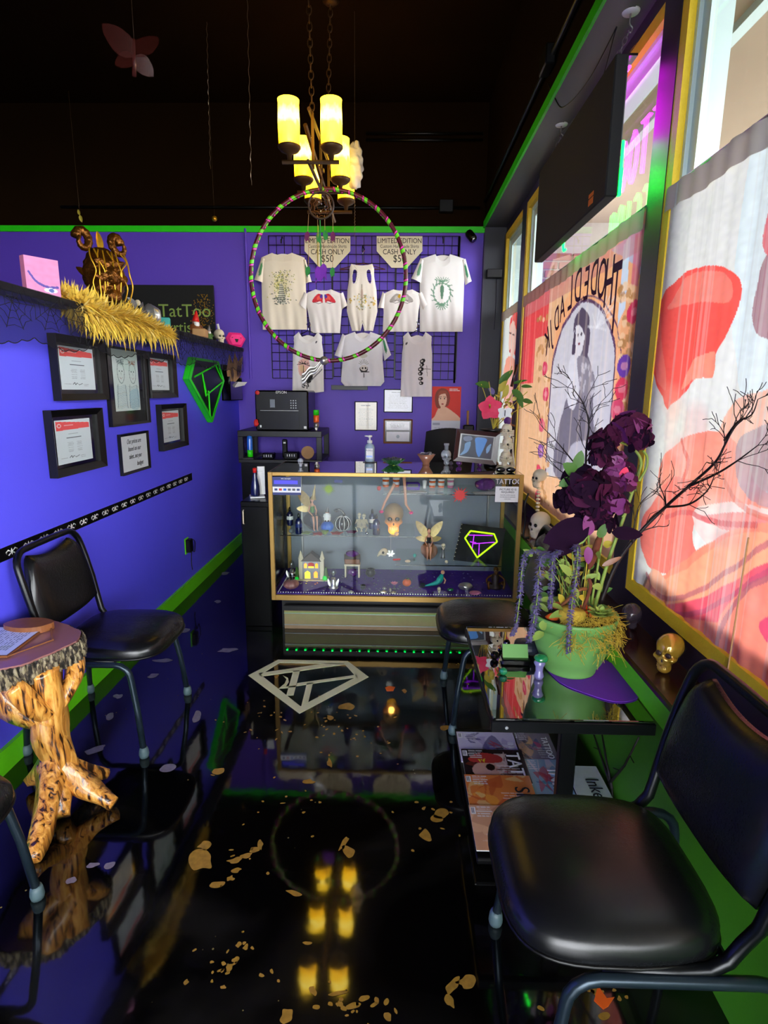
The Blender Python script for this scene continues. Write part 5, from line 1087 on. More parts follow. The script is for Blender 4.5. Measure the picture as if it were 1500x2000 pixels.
def sketch():
    cv = Cv(96, 150, 'c9dad4'); cv.smooth([(.1, .03), (.6, .0), (.95, .1), (.9, .35), (.3, .3)], 'b9d4c8', .6)
    for s_, cx in ((0, .3), (1, .76)):
        cv.line(spline([(cx-.13, .38), (cx-.1, .5), (cx, .56), (cx+.1, .5), (cx+.13, .38), (cx+.1, .28), (cx, .24), (cx-.1, .28), (cx-.13, .38)], 6), .008, '3a4a50'); [cv.ell(cx+q_, .37, .02, .01, '3a4a50') for q_ in (-.05, .05)]; cv.line(spline([(cx-.05, .46), (cx, .49), (cx+.05, .46)], 4), .006, '8a4a50')
        cv.line([(cx, .39), (cx+.015, .43)], .005, '3a4a50')
        for k in range(12): cv.line(spline([(cx-.12+.02*k, .27), (cx-.14+.025*k, .2-.03*random.random()), (cx-.1+.02*k, .26)], 4), .005, '56666a' if not s_ else '8a5a40', .8)
        for k in range(14): y = .6+.026*k; cv.line(spline([(cx-.2, y), (cx-.06, y+.02), (cx+.08, y-.01), (cx+.2, y+.015)], 4), .006, random.choice(('5a8aa0', '7aa0b0', '4a5a60')), .75)
        cv.line([(cx-.14, .58), (cx-.2, .95)], .007, '3a4a50'); cv.line([(cx+.14, .58), (cx+.18, .95)], .007, '3a4a50')
    cv.line(spline([(.2, .23), (.5, .17), (.7, .22), (.5, .26), (.3, .24)], 6), .006, '4a6a60'); cv.smooth([(.6, .7), (.95, .66), (.95, .95), (.62, .96)], '6fb0c8', .35); return cv
wall_frame('tall black framed cartoon sketch of two people between the certificates', [(199, 668), (279, 690), (289, 825), (214, 834)], [(214, 675), (264, 684), (276, 801), (227, 803)], sketch, .012, .02)
t, pl, (c0, c1, d0, d1) = wall_frame('small black framed quote about prices under the cartoon sketch', [(228, 849), (284, 841), (290, 913), (237, 930)], None, lambda: Cv(8, 8, 'dde6ea'), .014, .018)
hh = (d1-d0)
for s_, k, al in (('Our prices are', .83, -.02), ('based on our', .62, -.02), ('talent...not your', .40, 0), ('budget', .17, .2)): pl.text(s_, hh*.19, (c0+c1)/2+al*(c1-c0)*.8, d0+hh*k, .0085, 'ink_black', t, shear=.35, sx=.8 if len(s_) < 15 else .66, depth=.0002)
# gem shaped plaque
Q = [(375, 698), (424, 706), (435, 744), (412, 824), (365, 740)]
P_ = [aX(x, y, XL+.03) for x, y in Q]; c_ = sum(P_, V3())/5; t = thing('gem_plaque', 'black gem shaped wall plaque with green edges and lines, beside the black shelf', 'plaque', (XL, c_.y, c_.z-.2))
sc = lambda k: [(c_.y+(p.y-c_.y)*k, c_.z+(p.z-c_.z)*k) for p in P_]
B().prism(sc(1), XL, XL+.04, lambda y, z, x: (x, y, z)).build('body', 'black_satin', t)
o_, i_ = sc(1.0), sc(.9); b = B()
for k in range(5): j = (k+1) % 5; V = [(XL+x, *p) for x in (.041, .046) for p in (o_[k], o_[j], i_[j], i_[k])]; b.add(V, [(0, 1, 2, 3), (4, 5, 6, 7), (0, 1, 5, 4), (1, 2, 6, 5), (2, 3, 7, 6), (3, 0, 4, 7)])
b.build('rim', 'lime_trim', t); b = B()
for k in (3, 4, 0): j = (k+1) % 5; b.add([(XL+.002, *sc(1.015)[k]), (XL+.002, *sc(1.015)[j]), (XL+.042, *sc(1.015)[j]), (XL+.042, *sc(1.015)[k])], [(0, 1, 2, 3)])
b.build('green_edge', 'lime_trim', t)
for a_, e_ in (((380, 736), (424, 712)), ((402, 773), (434, 747)), ((395, 730), (402, 773)), ((407, 763), (410, 812)), ((398, 745), (402, 765)), ((420, 712), (433, 740))):
    p0, p1 = aX(*a_, XL+.043), aX(*e_, XL+.043); B().tube([p0, p1], .007, 4).build('logo_line', 'lime_trim', t)
# leaflet holder with kraft cards and a paper
p = aX(463, 765, XL+.05); t = thing('leaflet_holder', 'black wall pocket holding kraft feather cards and a white leaflet', 'leaflet holder', (XL+.04, 5.22, 1.36))
y0_, y1_ = 4.98, 5.36
B().bb(XL, XL+.012, y0_, y1_, 1.36, 1.66).bb(XL+.07, XL+.076, y0_, y1_, 1.36, 1.52).bb(XL, XL+.076, y0_, y0_+.006, 1.36, 1.56).bb(XL, XL+.076, y1_-.006, y1_, 1.36, 1.56).bb(XL, XL+.076, y0_, y1_, 1.36, 1.366).build('pocket', 'black_gloss', t)
for k in range(2):
    o_ = B(); z = 1.54+.02*k; y = 5.08+.1*k; o_.add([(XL+.03+.02*k, y, z-.06), (XL+.05+.02*k, y+.18, z+.02), (XL+.06+.02*k, y+.22, z+.19), (XL+.045+.02*k, y+.12, z+.14), (XL+.035+.02*k, y+.06, z+.22), (XL+.03+.02*k, y-.03, z+.08)], [(0, 1, 2, 3, 4, 5)]); o = o_.build('kraft_card', 'kraft', t)
    m_ = B()
    for j in range(3): m_.leaf((XL+.052+.02*k, y+.03+.05*j, z+.0), (.01, .25, .6), (1, 0, 0), .13, .03, 0, 5, .05)
    m_.build('feather_print', 'brown_dark', o)
B().add([(XL+.08, 5.1, 1.47), (XL+.13, 5.24, 1.49), (XL+.13, 5.34, 1.52), (XL+.06, 5.2, 1.52)], [(0, 1, 2, 3)]).build('leaflet', 'white_paint', t)
# black border strip with white scroll pattern
pa, pb = aX(0, 1082, XL+.001), aX(375, 930, XL+.001); z_ = (pa.z+pb.z)/2-.005; hs = .026
t = thing('border_strip', 'black border strip with white scroll pattern along the violet wall', 'wall border', (XL, 3.2, z_-hs)); B().bb(XL, XL+.0015, 1.2, pb.y, z_-hs, z_+hs).build('strip', 'black_satin', t)
b = B(); pl = Pl((XL+.002, 0, z_), (0, 1, 0), (0, 0, 1)); y = 1.25
while y < pb.y-.1:
    for s_ in (-1, 1):
        b.prism([(y+.045+s_*x, zz_) for x, zz_ in ((.004, 0), (.02, .012), (.035, .004), (.03, -.008), (.034, .0), (.02, .006))][::s_], 0, .0005, pl.P); b.prism([(y+.045+s_*x, zz_) for x, zz_ in ((.004, -.004), (.018, -.014), (.024, -.01), (.01, -.004))][::s_], 0, .0005, pl.P)
    b.prism([(y+.045, .014), (y+.052, 0), (y+.045, -.014), (y+.038, 0)], 0, .0005, pl.P); y += .105
b.build('scroll_print', 'white_paint', t)['kind'] = 'stuff'
# outlet with plugged charger
p = aX(364, 1066, XL); t = thing('wall_outlet', 'lime wall outlet with a black plugged-in adapter and dangling cable', 'outlet', (XL, p.y, p.z-.06)); B().bb(XL, XL+.006, p.y-.036, p.y+.036, p.z-.058, p.z+.058, .002).build('cover', 'lime', t)
B().bb(XL+.006, XL+.04, p.y-.028, p.y+.028, p.z-.045, p.z+.05, .005).build('adapter', 'black_satin', t); B().tube(spline([(XL+.03, p.y+.03, p.z+.04), (XL+.03, p.y+.09, p.z+.01), (XL+.02, p.y+.1, p.z-.07), (XL+.02, p.y+.05, p.z-.05), (XL+.015, p.y+.04, p.z-.13), (XL+.02, p.y+.035, p.z-.19)], 6), .003, 5).build('cable', 'black_satin', t, True)
# ------------------------------------------------------------------ ledge, lace and what stands on it
LT = 1.822
o = B().bb(XL-.23, XL+.09, .3, 5.42, LT-.03, LT, .003).build('ledge_shelf', 'black_satin', None); tag(o, 'long black ledge along the top of the half wall', 'shelf')
t = thing('lace_trim', 'black cobweb lace trim hanging from the ledge edge', 'lace', (XL+.092, 3, LT-.2))
def lace_bot(y): 
    s_ = (y*2.2) % 1; return LT-.03-.15-.03*math.sin(PI*s_)-.01*abs(math.sin(y*40))
LX = XL+.094
def lf(u, v): y = .35+5.0*u; return (LX+.006*math.sin(y*11)*v+.004, y, (LT-.002)*(1-v)+lace_bot(y)*v)
B().grid(lf, 420, 5).build('net', 'lace_net', t, True)
b = B(); y = .4
while y < 5.3:
    cz = LT-.01; hubs = (y+.12, LT-.05-.04*random.random()); arms = []
    for k in range(9): a = 2*PI*k/9+random.random()*.3; arms.append((hubs[0]+.13*math.cos(a), max(min(hubs[1]+.1*math.sin(a), LT-.004), lace_bot(hubs[0]+.13*math.cos(a))+.004)))
    for a_ in arms: b.tube([(LX+.005, *hubs), (LX+.005, *a_)], .0014, 3, False)
    for lv in (.35, .65, .95):
        pts = [(hubs[0]+(a_[0]-hubs[0])*lv, hubs[1]+(a_[1]-hubs[1])*lv) for a_ in arms]
        for k in range(9): q0, q1 = pts[k], pts[(k+1) % 9]; m_ = ((q0[0]+q1[0])/2*.9+hubs[0]*.1, (q0[1]+q1[1])/2*.9+hubs[1]*.1); b.tube([(LX+.005, *q0), (LX+.005, *m_), (LX+.005, *q1)], .0012, 3, False)
    y += .235
b.tube([(LX+.005, .36+.012*k, lace_bot(.36+.012*k)) for k in range(415)], .0022, 3, False); b.build('web_threads', 'lace_thread', t)['kind'] = 'stuff'
# pink canvas with a closed eye
p = aX(76, 578, XL+.02); t = thing('eye_canvas', 'small pink canvas painted with a purple closed eye, left end of the ledge', 'canvas', (XL-.0, p.y, LT))
ca = Pl(aX(60, 578, XL-.02), (.55, .83, 0), (0, 0, 1)); ca.O.z = LT+.078; b = B(); ca.box(b, -.012, .125, -.077, .08, -.035, 0); b.build('canvas_block', 'pink_soft', t)
cv = Cv(60, 60, 'd98ab8'); cv.noise(.15, 8); cv.line(spline([(.1, .4), (.3, .62), (.6, .72), (.92, .7)], 6), .06, '5a48a0'); cv.ell(.7, .8, .2, .06, 'e8e4f0'); cv.ell(.72, .8, .08, .05, '5a6ab0'); ca.rect('painting', cv, -.011, .124, -.076, .079, .0012, t)
# horned mask
mc = V3((XL-.07, 3.22, LT+.21)); t = thing('horned_mask', 'bronze horned demon mask with curling horns standing on the ledge', 'mask', (mc.x, mc.y, LT))
def mask(p):
    d = ell(p, (0, 0, 0), (.085, .07, .12)); d = smin(d, ell(p, (0, -.055, -.01), (.02, .035, .03)), .02)
    for s_ in (-1, 1):
        d = smin(d, ell(p, (s_*.045, -.05, -.02), (.028, .02, .02)), .015); d = smin(d, ell(p, (s_*.04, -.055, .045), (.035, .018, .012)), .012); d = smax(d, -ell(p, (s_*.036, -.075, .02), (.02, .02, .01)), .006)
    d = smin(d, ell(p, (0, -.05, -.095), (.035, .025, .03)), .02); d = smax(d, -ell(p, (0, -.08, -.055), (.03, .025, .013)), .006)
    return d+.0035*np.sin(p[:, 0]*130+3*np.sin(p[:, 2]*60))*np.sin(p[:, 2]*110)
v, f = sdfm(mask, (0, 0, 0), .2, 56, 44); R_ = Matrix.Translation(mc) @ Matrix.Rotation(math.radians(52), 4, 'Z') @ Matrix.Rotation(-.15, 4, 'X') @ Matrix.Scale(1.25, 4)
b = B(); b.X = R_; b.add(v.tolist(), f).build('face', 'bronze', t, True)
for s_ in (-1, 1):
    b = B(); b.X = R_; P_ = []
    for k in range(26): a = k/25*PI*2.1+.3; r = .05-.03*k/25; P_.append((s_*(.06+.02*math.sin(k/25*2)+r*.7*math.cos(a)), .0-.03*k/25, .13+r*math.sin(a)))
    b.tube(P_, [.016*(1-k/25)**.6+.003+.0025*(k % 2) for k in range(26)], 10); b.build('horn', 'bronze', t, True)
    b = B(); b.X = R_; b.leaf((s_*.075, .0, -.01), (s_*.5, .2, .8), (0, -1, .2), .055, .035, .2, 6, .4); b.build('ear', 'bronze', t, True)
for k in range(9):
    b = B(); b.X = R_; x = (k-4)*.018; b.tube(spline([(x, -.055, .09), (x*1.5+.02*math.sin(k*2), -.08, .05), (x*1.2-.02*math.sin(k*3), -.078, .0), (x*1.6+.015*math.sin(k), -.068, -.05), (x*1.3, -.06, -.1-.01*(k % 3))], 5), [.004]*20+[.002], 6) if 0 else b.tube(spline([(x, -.055, .09), (x*1.1+.012*math.sin(k*2), -.068, .05), (x*.9-.014*math.sin(k*3), -.07, .0), (x*1.1+.01*math.sin(k), -.058, -.05), (x*.9, -.05, -.1-.01*(k % 3))], 5), .0032, 6); b.build('snake_curl', 'skull_gold', t, True)
b = B(); b.X = R_; b.leaf((0, -.0, .1), (0, -.1, 1), (0, -1, 0), .09, .03, .1, 6, .5); b.build('crest', 'skull_gold', t, True)
B().bb(mc.x-.05, mc.x+.03, mc.y-.05, mc.y+.05, LT, LT+.07, .004).build('stand', 'black_satin', t)
# feather boa: two fluffy strands of gold feathers along the ledge
t = thing('feather_boa', 'fluffy mustard yellow feather boa draped along the ledge under the mask', 'feather boa', (XL+.05, 3.2, LT))
path = spline([tuple(aX(112, 577, XL-.02)), tuple(aX(132, 588, XL+.02)), tuple(aX(165, 606, XL+.07)), tuple(aX(205, 618, XL+.1)), tuple(aX(250, 625, XL+.1)), tuple(aX(290, 640, XL+.1)), tuple(aX(330, 655, XL+.09))], 14)
N_ = 0; b = B(); b2 = B()
for i, p in enumerate(path):
    fr = i/len(path); den = 44; rad = .05+.035*math.sin(PI*min(1, fr*1.1))
    for k in range(den):
        a = random.random()*2*PI; d = V3((abs(math.cos(a))*.9+.1, random.uniform(-1.3, 1.3), math.sin(a))).normalized()
        (b if random.random() < .9 else b2).leaf(V3(p)+d*.01, d+V3((0, 0, -.25)), (random.random()-.5, random.random()-.5, 1), rad*random.uniform(.7, 1.35), random.uniform(.007, .016), random.uniform(-.5, .9), 3, .2)
    if i % 2 == 0: b.leaf(V3(p)+V3((.03, 0, -.02)), (random.uniform(0, .4), random.uniform(-.4, .4), -1), (1, 0, 0), random.uniform(.1, .15), .016, .1, 4, .2)
b.build('plumes', 'feather_gold', t, True)['kind'] = 'stuff'; mat('feather_pale', (.95, .85, .5), .9); b2.build('pale_plumes', 'feather_pale', t, True)['kind'] = 'stuff'
B().tube(path, .012, 6).build('core', 'feather_gold', t, True)
# black lettered canvas behind
yy = YB-.1; t = thing('lettered_canvas', 'black glitter canvas with pale green hand lettering leaning on the back wall', 'canvas', (-2.2, yy, 1.8)); P0, P1 = aY(177, 541, yy), aY(417, 560, yy); zb = 1.75
B().bb(P0.x, P1.x, yy-.02, yy+.01, zb, P1.z+.01).build('panel', 'black_matte', t); pl = Pl((0, yy-.021, 0), (1, 0, 0), (0, 0, 1))
for s_, px, py, sz in (('TatToo', 361, 608, .155), ('Artist', 352, 640, .13)): p = aY(px, py, yy-.02); pl.text(s_, sz, p.x, p.z, 0, 'leaf_pale', t)
b = B()
for k in range(260):
    p = aY(random.gauss(397, 9), random.uniform(575, 680), yy-.021); b.box((p.x, yy-.0215, p.z), (.007, .001, .007))
b.build('glitter', 'skull_gold', t)['kind'] = 'stuff'
# small ledge figures
def gnome(name, label, c, h, hat, coat, face=0, beard='white_paint', cat='figurine'):
    t = thing(name, label, cat, c); s = h; x, y, z = c
    B().lathe([(0, 0), (.2*s, 0), (.24*s, .1*s), (.2*s, .35*s), (.14*s, .52*s), (0, .56*s)], c, 14).build('body', coat, t, True); B().sph((x, y, z+.56*s), .12*s, 12, 8).build('head', 'flesh', t, True)
    B().lathe([(.14*s, 0), (.11*s, .1*s), (.04*s, .32*s), (0, .4*s)], (x, y, z+.6*s), 14, (.12, 0, 1)).build('hat', hat, t, True)
    b = B(); b.X = Matrix.Translation((x, y, z+.54*s)) @ Matrix.Rotation(face, 4, 'Z'); b.lathe([(.1*s, .02*s), (.11*s, -.08*s), (.05*s, -.28*s), (0, -.34*s)], (0, -.08*s, 0), 12); b.build('beard', beard, t, True)
    for q_ in (-1, 1): b = B(); b.X = Matrix.Translation((x, y, z)) @ Matrix.Rotation(face, 4, 'Z'); b.tube([(q_*.17*s, 0, .45*s), (q_*.22*s, -.1*s, .3*s), (q_*.08*s, -.2*s, .25*s)], [.06*s, .05*s, .04*s], 8); b.build('arm', coat, t, True)
    for q_ in (-1, 1): b = B(); b.X = Matrix.Translation((x, y, z)) @ Matrix.Rotation(face, 4, 'Z'); b.sph((q_*.09*s, -.17*s, .04*s), (.07*s, .12*s, .05*s), 10, 6); b.build('boot', 'brown_dark', t, True)
    return t
g = gnome('gnome_figurine', 'red hatted garden gnome sitting by a brown chest on the ledge', (XL+.0, 4.42, LT), .2, 'red', 'wood_brown', .7); B().box((XL+.05, 4.36, LT+.03), (.09, .12, .06), .1, .006).build('chest', 'kraft', g)
gnome('gnome_figurine', 'small grey hatted gnome in green beside the red hatted gnome', (XL+.03, 4.62, LT), .12, 'steel_dull', 'leaf_green', .7)
p = aX(318, 575, XL-.05); t = thing('teal_box', 'small teal gift box behind the feather boa', 'box', (XL-.05, p.y, LT)); B().box((XL-.05, p.y, LT+.045), (.07, .07, .09), .3, .004).build('box_body', 'teal', t)
rock('crystal_figure', (XL-.08, 3.83, LT), .06, 'silver', 'grey and dark rough crystal figure standing behind the feather boa', 'figurine', 8, (1, 1, 1.4))
t = thing('winged_statuette', 'dark skeletal winged statuette behind the feather boa', 'statuette', (XL-.1, 3.68, LT)); B().lathe([(0, 0), (.04, 0), (.035, .02), (.015, .05), (.02, .09), (.012, .12), (0, .13)], (XL-.1, 3.68, LT), 12).build('body', 'black_satin', t, True); B().sph((XL-.1, 3.68, LT+.145), .018, 10, 7).build('head', 'bone', t, True)
for q_ in (-1, 1): b = B(); b.leaf((XL-.1, 3.68+q_*.01, LT+.1), (.1, q_, .6), (1, 0, 0), .12, .05, .2, 6, .2); b.build('wing', 'steel_dull', t, True)
skull_thing('painted_skull', 'cream patterned skull near the far end of the ledge', (XL+.0, 5.0, LT), .125, math.radians(45), 'bone')
t = thing('gem_cushion', 'bright pink gem shaped plush cushion with a black smile at the ledge end', 'cushion', (XL+.05, 5.28, LT)); b = B(); pl = Pl((XL+.06, 5.25, LT+.06), (.75, .66, 0), (0, 0, 1))
G5 = [(-.08, .01), (-.05, .055), (.05, .055), (.09, .01), (.05, -.055), (-.05, -.055)]
for k0, k1, w0, w1 in ((.8, 1, -.03, -.012), (1, 1, -.012, .012), (1, .8, .012, .03)):
    V = [pl.P(x*k0, y*k0, w0) for x, y in G5]+[pl.P(x*k1, y*k1, w1) for x, y in G5]; b.add(V, [(i, (i+1) % 6, (i+1) % 6+6, i+6) for i in range(6)]+[tuple(range(6)), tuple(range(6, 12))])
b.build('plush_body', 'pink', t, True, bevel=.004); b = B(); b.prism([(-.018, .005), (.018, .005), (.008, -.022), (-.008, -.022)], .03, .032, pl.P); [b.prism([(x, .015), (x+.016, .02), (x+.014, .012)], .03, .032, pl.P) for x in (-.05, .03)]; b.build('smile', 'ink_black', t)
t = thing('paper_tube', 'pale rolled paper tube standing behind the pink cushion', 'tube', (XL-.05, 5.25, LT)); B().tube([(XL-.05, 5.25, LT), (XL-.08, 5.22, LT+.19)], [.014, .010], 12).build('roll', 'white_paint', t, True)
# ------------------------------------------------------------------ display case
KX0, KX1, KY0, KY1, KT, KB = -.752, .735, 3.31, 3.87, .984, .197
t = case = thing('display_case', 'gold framed glass display case filled with figurines and skulls', 'display case', ((KX0+KX1)/2, 3.6, 0))
def bar_(name, *a, m='gold_frame', ch=.002): return B().bb(*a, ch).build(name, m, case)
r_ = .026
for x in (KX0, KX1-r_):
    bar_('corner_post', x, x+r_, KY0, KY0+.02, KB, KT); bar_('corner_post', x, x+r_, KY1-.02, KY1, KB, KT)
    bar_('side_rail', x, x+r_, KY0+.02, KY1-.02, KT-.02, KT); bar_('side_rail', x, x+r_, KY0+.02, KY1-.02, KB, KB+.03)
for y in (KY0, KY1-.02):
    bar_('long_rail', KX0+r_, KX1-r_, y, y+.02, KT-.022, KT); bar_('long_rail', KX0+r_, KX1-r_, y, y+.02, KB, KB+.034)
bar_('front_glass', KX0+r_, KX1-r_, KY0+.008, KY0+.012, KB+.034, KT-.022, m='case_glass', ch=0)
bar_('side_glass', KX0+.01, KX0+.014, KY0+.02, KY1-.02, KB+.03, KT-.02, m='case_glass', ch=0); bar_('side_glass', KX1-.014, KX1-.01, KY0+.02, KY1-.02, KB+.03, KT-.02, m='case_glass', ch=0)
bar_('top_glass', KX0+.01, KX1-.01, KY0+.004, KY1-.004, KT-.006, KT+.001, m='tint_glass', ch=0)
bar_('back_panel', KX0+r_, KX1-r_, KY1-.016, KY1-.008, KB+.03, KT-.02, m='grey_panel'); bar_('deck', KX0+.005, KX1-.005, KY0+.02, KY1-.02, KB+.01, KB+.036, m='deep_purple')
for x in (KX0+.1, KX1-.12): bar_('shelf_upright', x, x+.014, KY1-.03, KY1-.016, KB+.04, KT-.03, m='steel_dull')
bar_('kick_plate', -.684, .62, KY0+.03, KY0+.05, .0, .128, m='kick_bronze'); bar_('plinth', -.7, .7, KY0+.05, KY1-.03, 0, KB, m='black_satin', ch=0)
for z in (.025, .1): B().bb(-.684, .62, KY0+.027, KY0+.03, z, z+.006).build('kick_groove', 'steel_dull', case)
# green led strip tucked under the front rail
t = thing('led_strip', 'green LED light strip fixed under the front edge of the display case', 'led strip', (-.1, KY0+.01, .13)); B().bb(-.68, .66, KY0+.006, KY0+.028, .14, .16).bb(-.68, .66, KY0+.004, KY0+.006, .131, .16).bb(-.68, .66, KY0+.024, KY0+.028, .122, .14).build('channel', 'black_satin', t)
for k in range(24): B().bb(-.674+k*.0565, -.664+k*.0565, KY0+.01, KY0+.02, .136, .14).build('led', 'led_green', t)
# shelves
shz = {}
for nm, x0, x1, px, py in (('glass_shelf', -.72, .12, 650, 1046), ('glass_shelf', -.08, .62, 850, 965), ('glass_shelf', 0, .66, 860, 1104)):
    z = aY(px, py, 3.46).z; shz[py] = z; B().bb(x0, x1, 3.46, KY1-.03, z-.005, z).build(nm, 'case_glass', case); B().bb(x0, x1, 3.457, 3.46, z-.005, z).build('shelf_edge', 'black_gloss', case)
DZ = KB+.037; SA, SB, SC_ = shz[1046]+.0005, shz[965]+.0005, shz[1104]+.0005
def on(px, z, y): p = aY(px, 1000, y); return (p.x, y, z)
PXM = 3.55/F
# felt-edge bead string
b = B(); n = 92
for k in range(n): b.sph((KX0+.035+(KX1-KX0-.07)*k/(n-1), KY0+.032, DZ+.004), .0042, 6, 4)
for k in range(30): b.sph((KX0+.035, KY0+.04+k*.016, DZ+.004), .0042, 6, 4)
o = b.build('bead_string', 'silver', None); tag(o, 'string of pearly beads along the front edge of the purple deck', 'beads', kind='stuff')
b = B()
for k in range(240): b.box((random.uniform(KX0+.05, KX1-.05), random.uniform(KY0+.04, KY1-.06), DZ+.0015), (random.uniform(.004, .011), random.uniform(.004, .01), .003), random.random()*3)
tag(b.build('scattered_gems', 'chrome', None), 'small clear gems scattered over the purple deck of the case', 'gems', kind='stuff')
# payment and id stickers on the glass
yg = KY0+.0075
def sign_at(name, lab, px, m, y=yg, cat='sign'):
    (xa, ya), (xb, yb_) = px; a, e = aY(xa, ya, y), aY(xb, yb_, y); t = thing(name, lab, cat, ((a.x+e.x)/2, y, e.z)); B().bb(a.x, e.x, y-.001, y, e.z, a.z).build('card', m, t); return t, Pl(((a.x+e.x)/2, y-.0012, (a.z+e.z)/2), (1, 0, 0), (0, 0, 1)), (e.x-a.x)/2, (a.z-e.z)/2
t, pl, w_, h_ = sign_at('payment_sign', 'blue and white card payment sticker at the top left of the case glass', ((529, 931), (588, 967)), 'navy')
b = B(); pl.box(b, -w_, w_, -h_*.72, -h_*.1, 0, .0006); b.build('white_band', 'white_paint', t); b = B(); pl.box(b, -w_*.8, w_*.8, h_*.2, h_*.62, 0, .0006); b.build('pale_band', 'wall_violet_daylit', t)
pl.text('we accept', .014, 0, h_*.82, .0003, 'white_paint', t); 
for k, m_ in enumerate(('navy', 'red', 'blue', 'ink_grey', 'ink_grey', 'navy')): b = B(); x = -w_*.78+k*w_*.3; pl.box(b, x, x+w_*.2, -h_*.52, -h_*.28, .0006, .001); b.build('card_mark', m_, t)
b = B(); pl.box(b, KX0, KX0+.001, 0, .001, 0, .001)
t, pl, w_, h_ = sign_at('notice_card', 'white picture ID required notice at the top right of the case glass', ((968, 950), (1015, 981)), 'white_paint')
for s_, y, sz in (('PICTURE ID IS', .62, .016), ('REQUIRED', .28, .016), ('MUST BE 18 WITH VALID ID', -.1, .007), ('NO REFUNDS ON DEPOSITS', -.35, .007), ('CASH ONLY', -.6, .007)): pl.text(s_, sz, 0, h_*y, .0003, 'ink_black', t)
t = thing('window_lettering', 'white TATTOO lettering on the top right of the case glass', 'lettering', aY(993, 943, yg)); p = aY(994, 941, yg); Pl((p.x, yg-.001, p.z), (1, 0, 0), (0, 0, 1)).text('TATTOO', .042, 0, 0, 0, 'white_paint', t, sx=.9, depth=.0008)
t, pl, w_, h_ = sign_at('small_sticker', 'tiny dark camera sticker near the top of the case glass', ((653, 937), (669, 943)), 'navy')
# splats stuck to the glass
def splat(name, lab, px, py, r, m, n=14, y=yg, cat='sticker'):
    p = aY(px, py, y); t = thing(name, lab, cat, p); q_ = []
    for k in range(n*2): a = PI*k/n; rr = r*(1.0+random.uniform(-.1, .5) if k % 2 == 0 else .62); q_.append((p.x+rr*math.cos(a), p.z+rr*math.sin(a)))
    B().prism(spline(q_, 3, True), y-.003, y, lambda x, z, w: (x, w, z)).build('gel', m, t); return t
splat('blood_splat', 'shiny red splatter sticker on the right half of the case glass', 898, 967, .043, 'red'); splat('slime_splat', 'small yellow green splatter sticker on the left half of the case glass', 642, 955, .03, 'leaf_pale', 20); splat('purple_splat', 'faint violet splatter sticker left of the red splatter', 872, 960, .03, 'clear_plastic', 12)
# ink bottles
def bottle(c, h, lab, name='ink_bottle', body='blue_ink', cap='black_gloss', label='pale', grp='ink bottles in the display case'):
    t = thing(name, lab, 'bottle', c, grp); r = h*.17
    B().lathe([(0, 0), (r*.95, 0), (r, h*.03), (r, h*.6), (r*.75, h*.7), (r*.35, h*.75), (r*.35, h*.8), (0, h*.8)], c, 14).build('body', body, t, True); B().lathe([(0, .78*h), (r*.42, .78*h), (r*.36, h*.9), (r*.15, h), (0, h)], c, 10).build('cap', cap, t, True)
    B().lathe([(r*1.01, h*.32), (r*1.02, h*.33), (r*1.02, h*.5), (r*1.01, h*.51)], c, 14).build('label', 'white_paint' if label == 'white' else 'navy', t, True); return t
bottle(on(583, SA, 3.5), .13, 'dark blue ink bottle at the front left of the middle shelf'); bottle(on(566, SA, 3.72), .125, 'dark blue ink bottle behind, near the left side of the shelf', label='white'); bottle(on(543, SA, 3.72), .125, 'dark blue ink bottle against the left glass side')
bottle(on(735, SA, 3.5), .13, 'dark ink bottle in front, left of the glowing skull'); bottle(on(727, SA, 3.66), .13, 'dark ink bottle behind, left of the glowing skull', label='white')
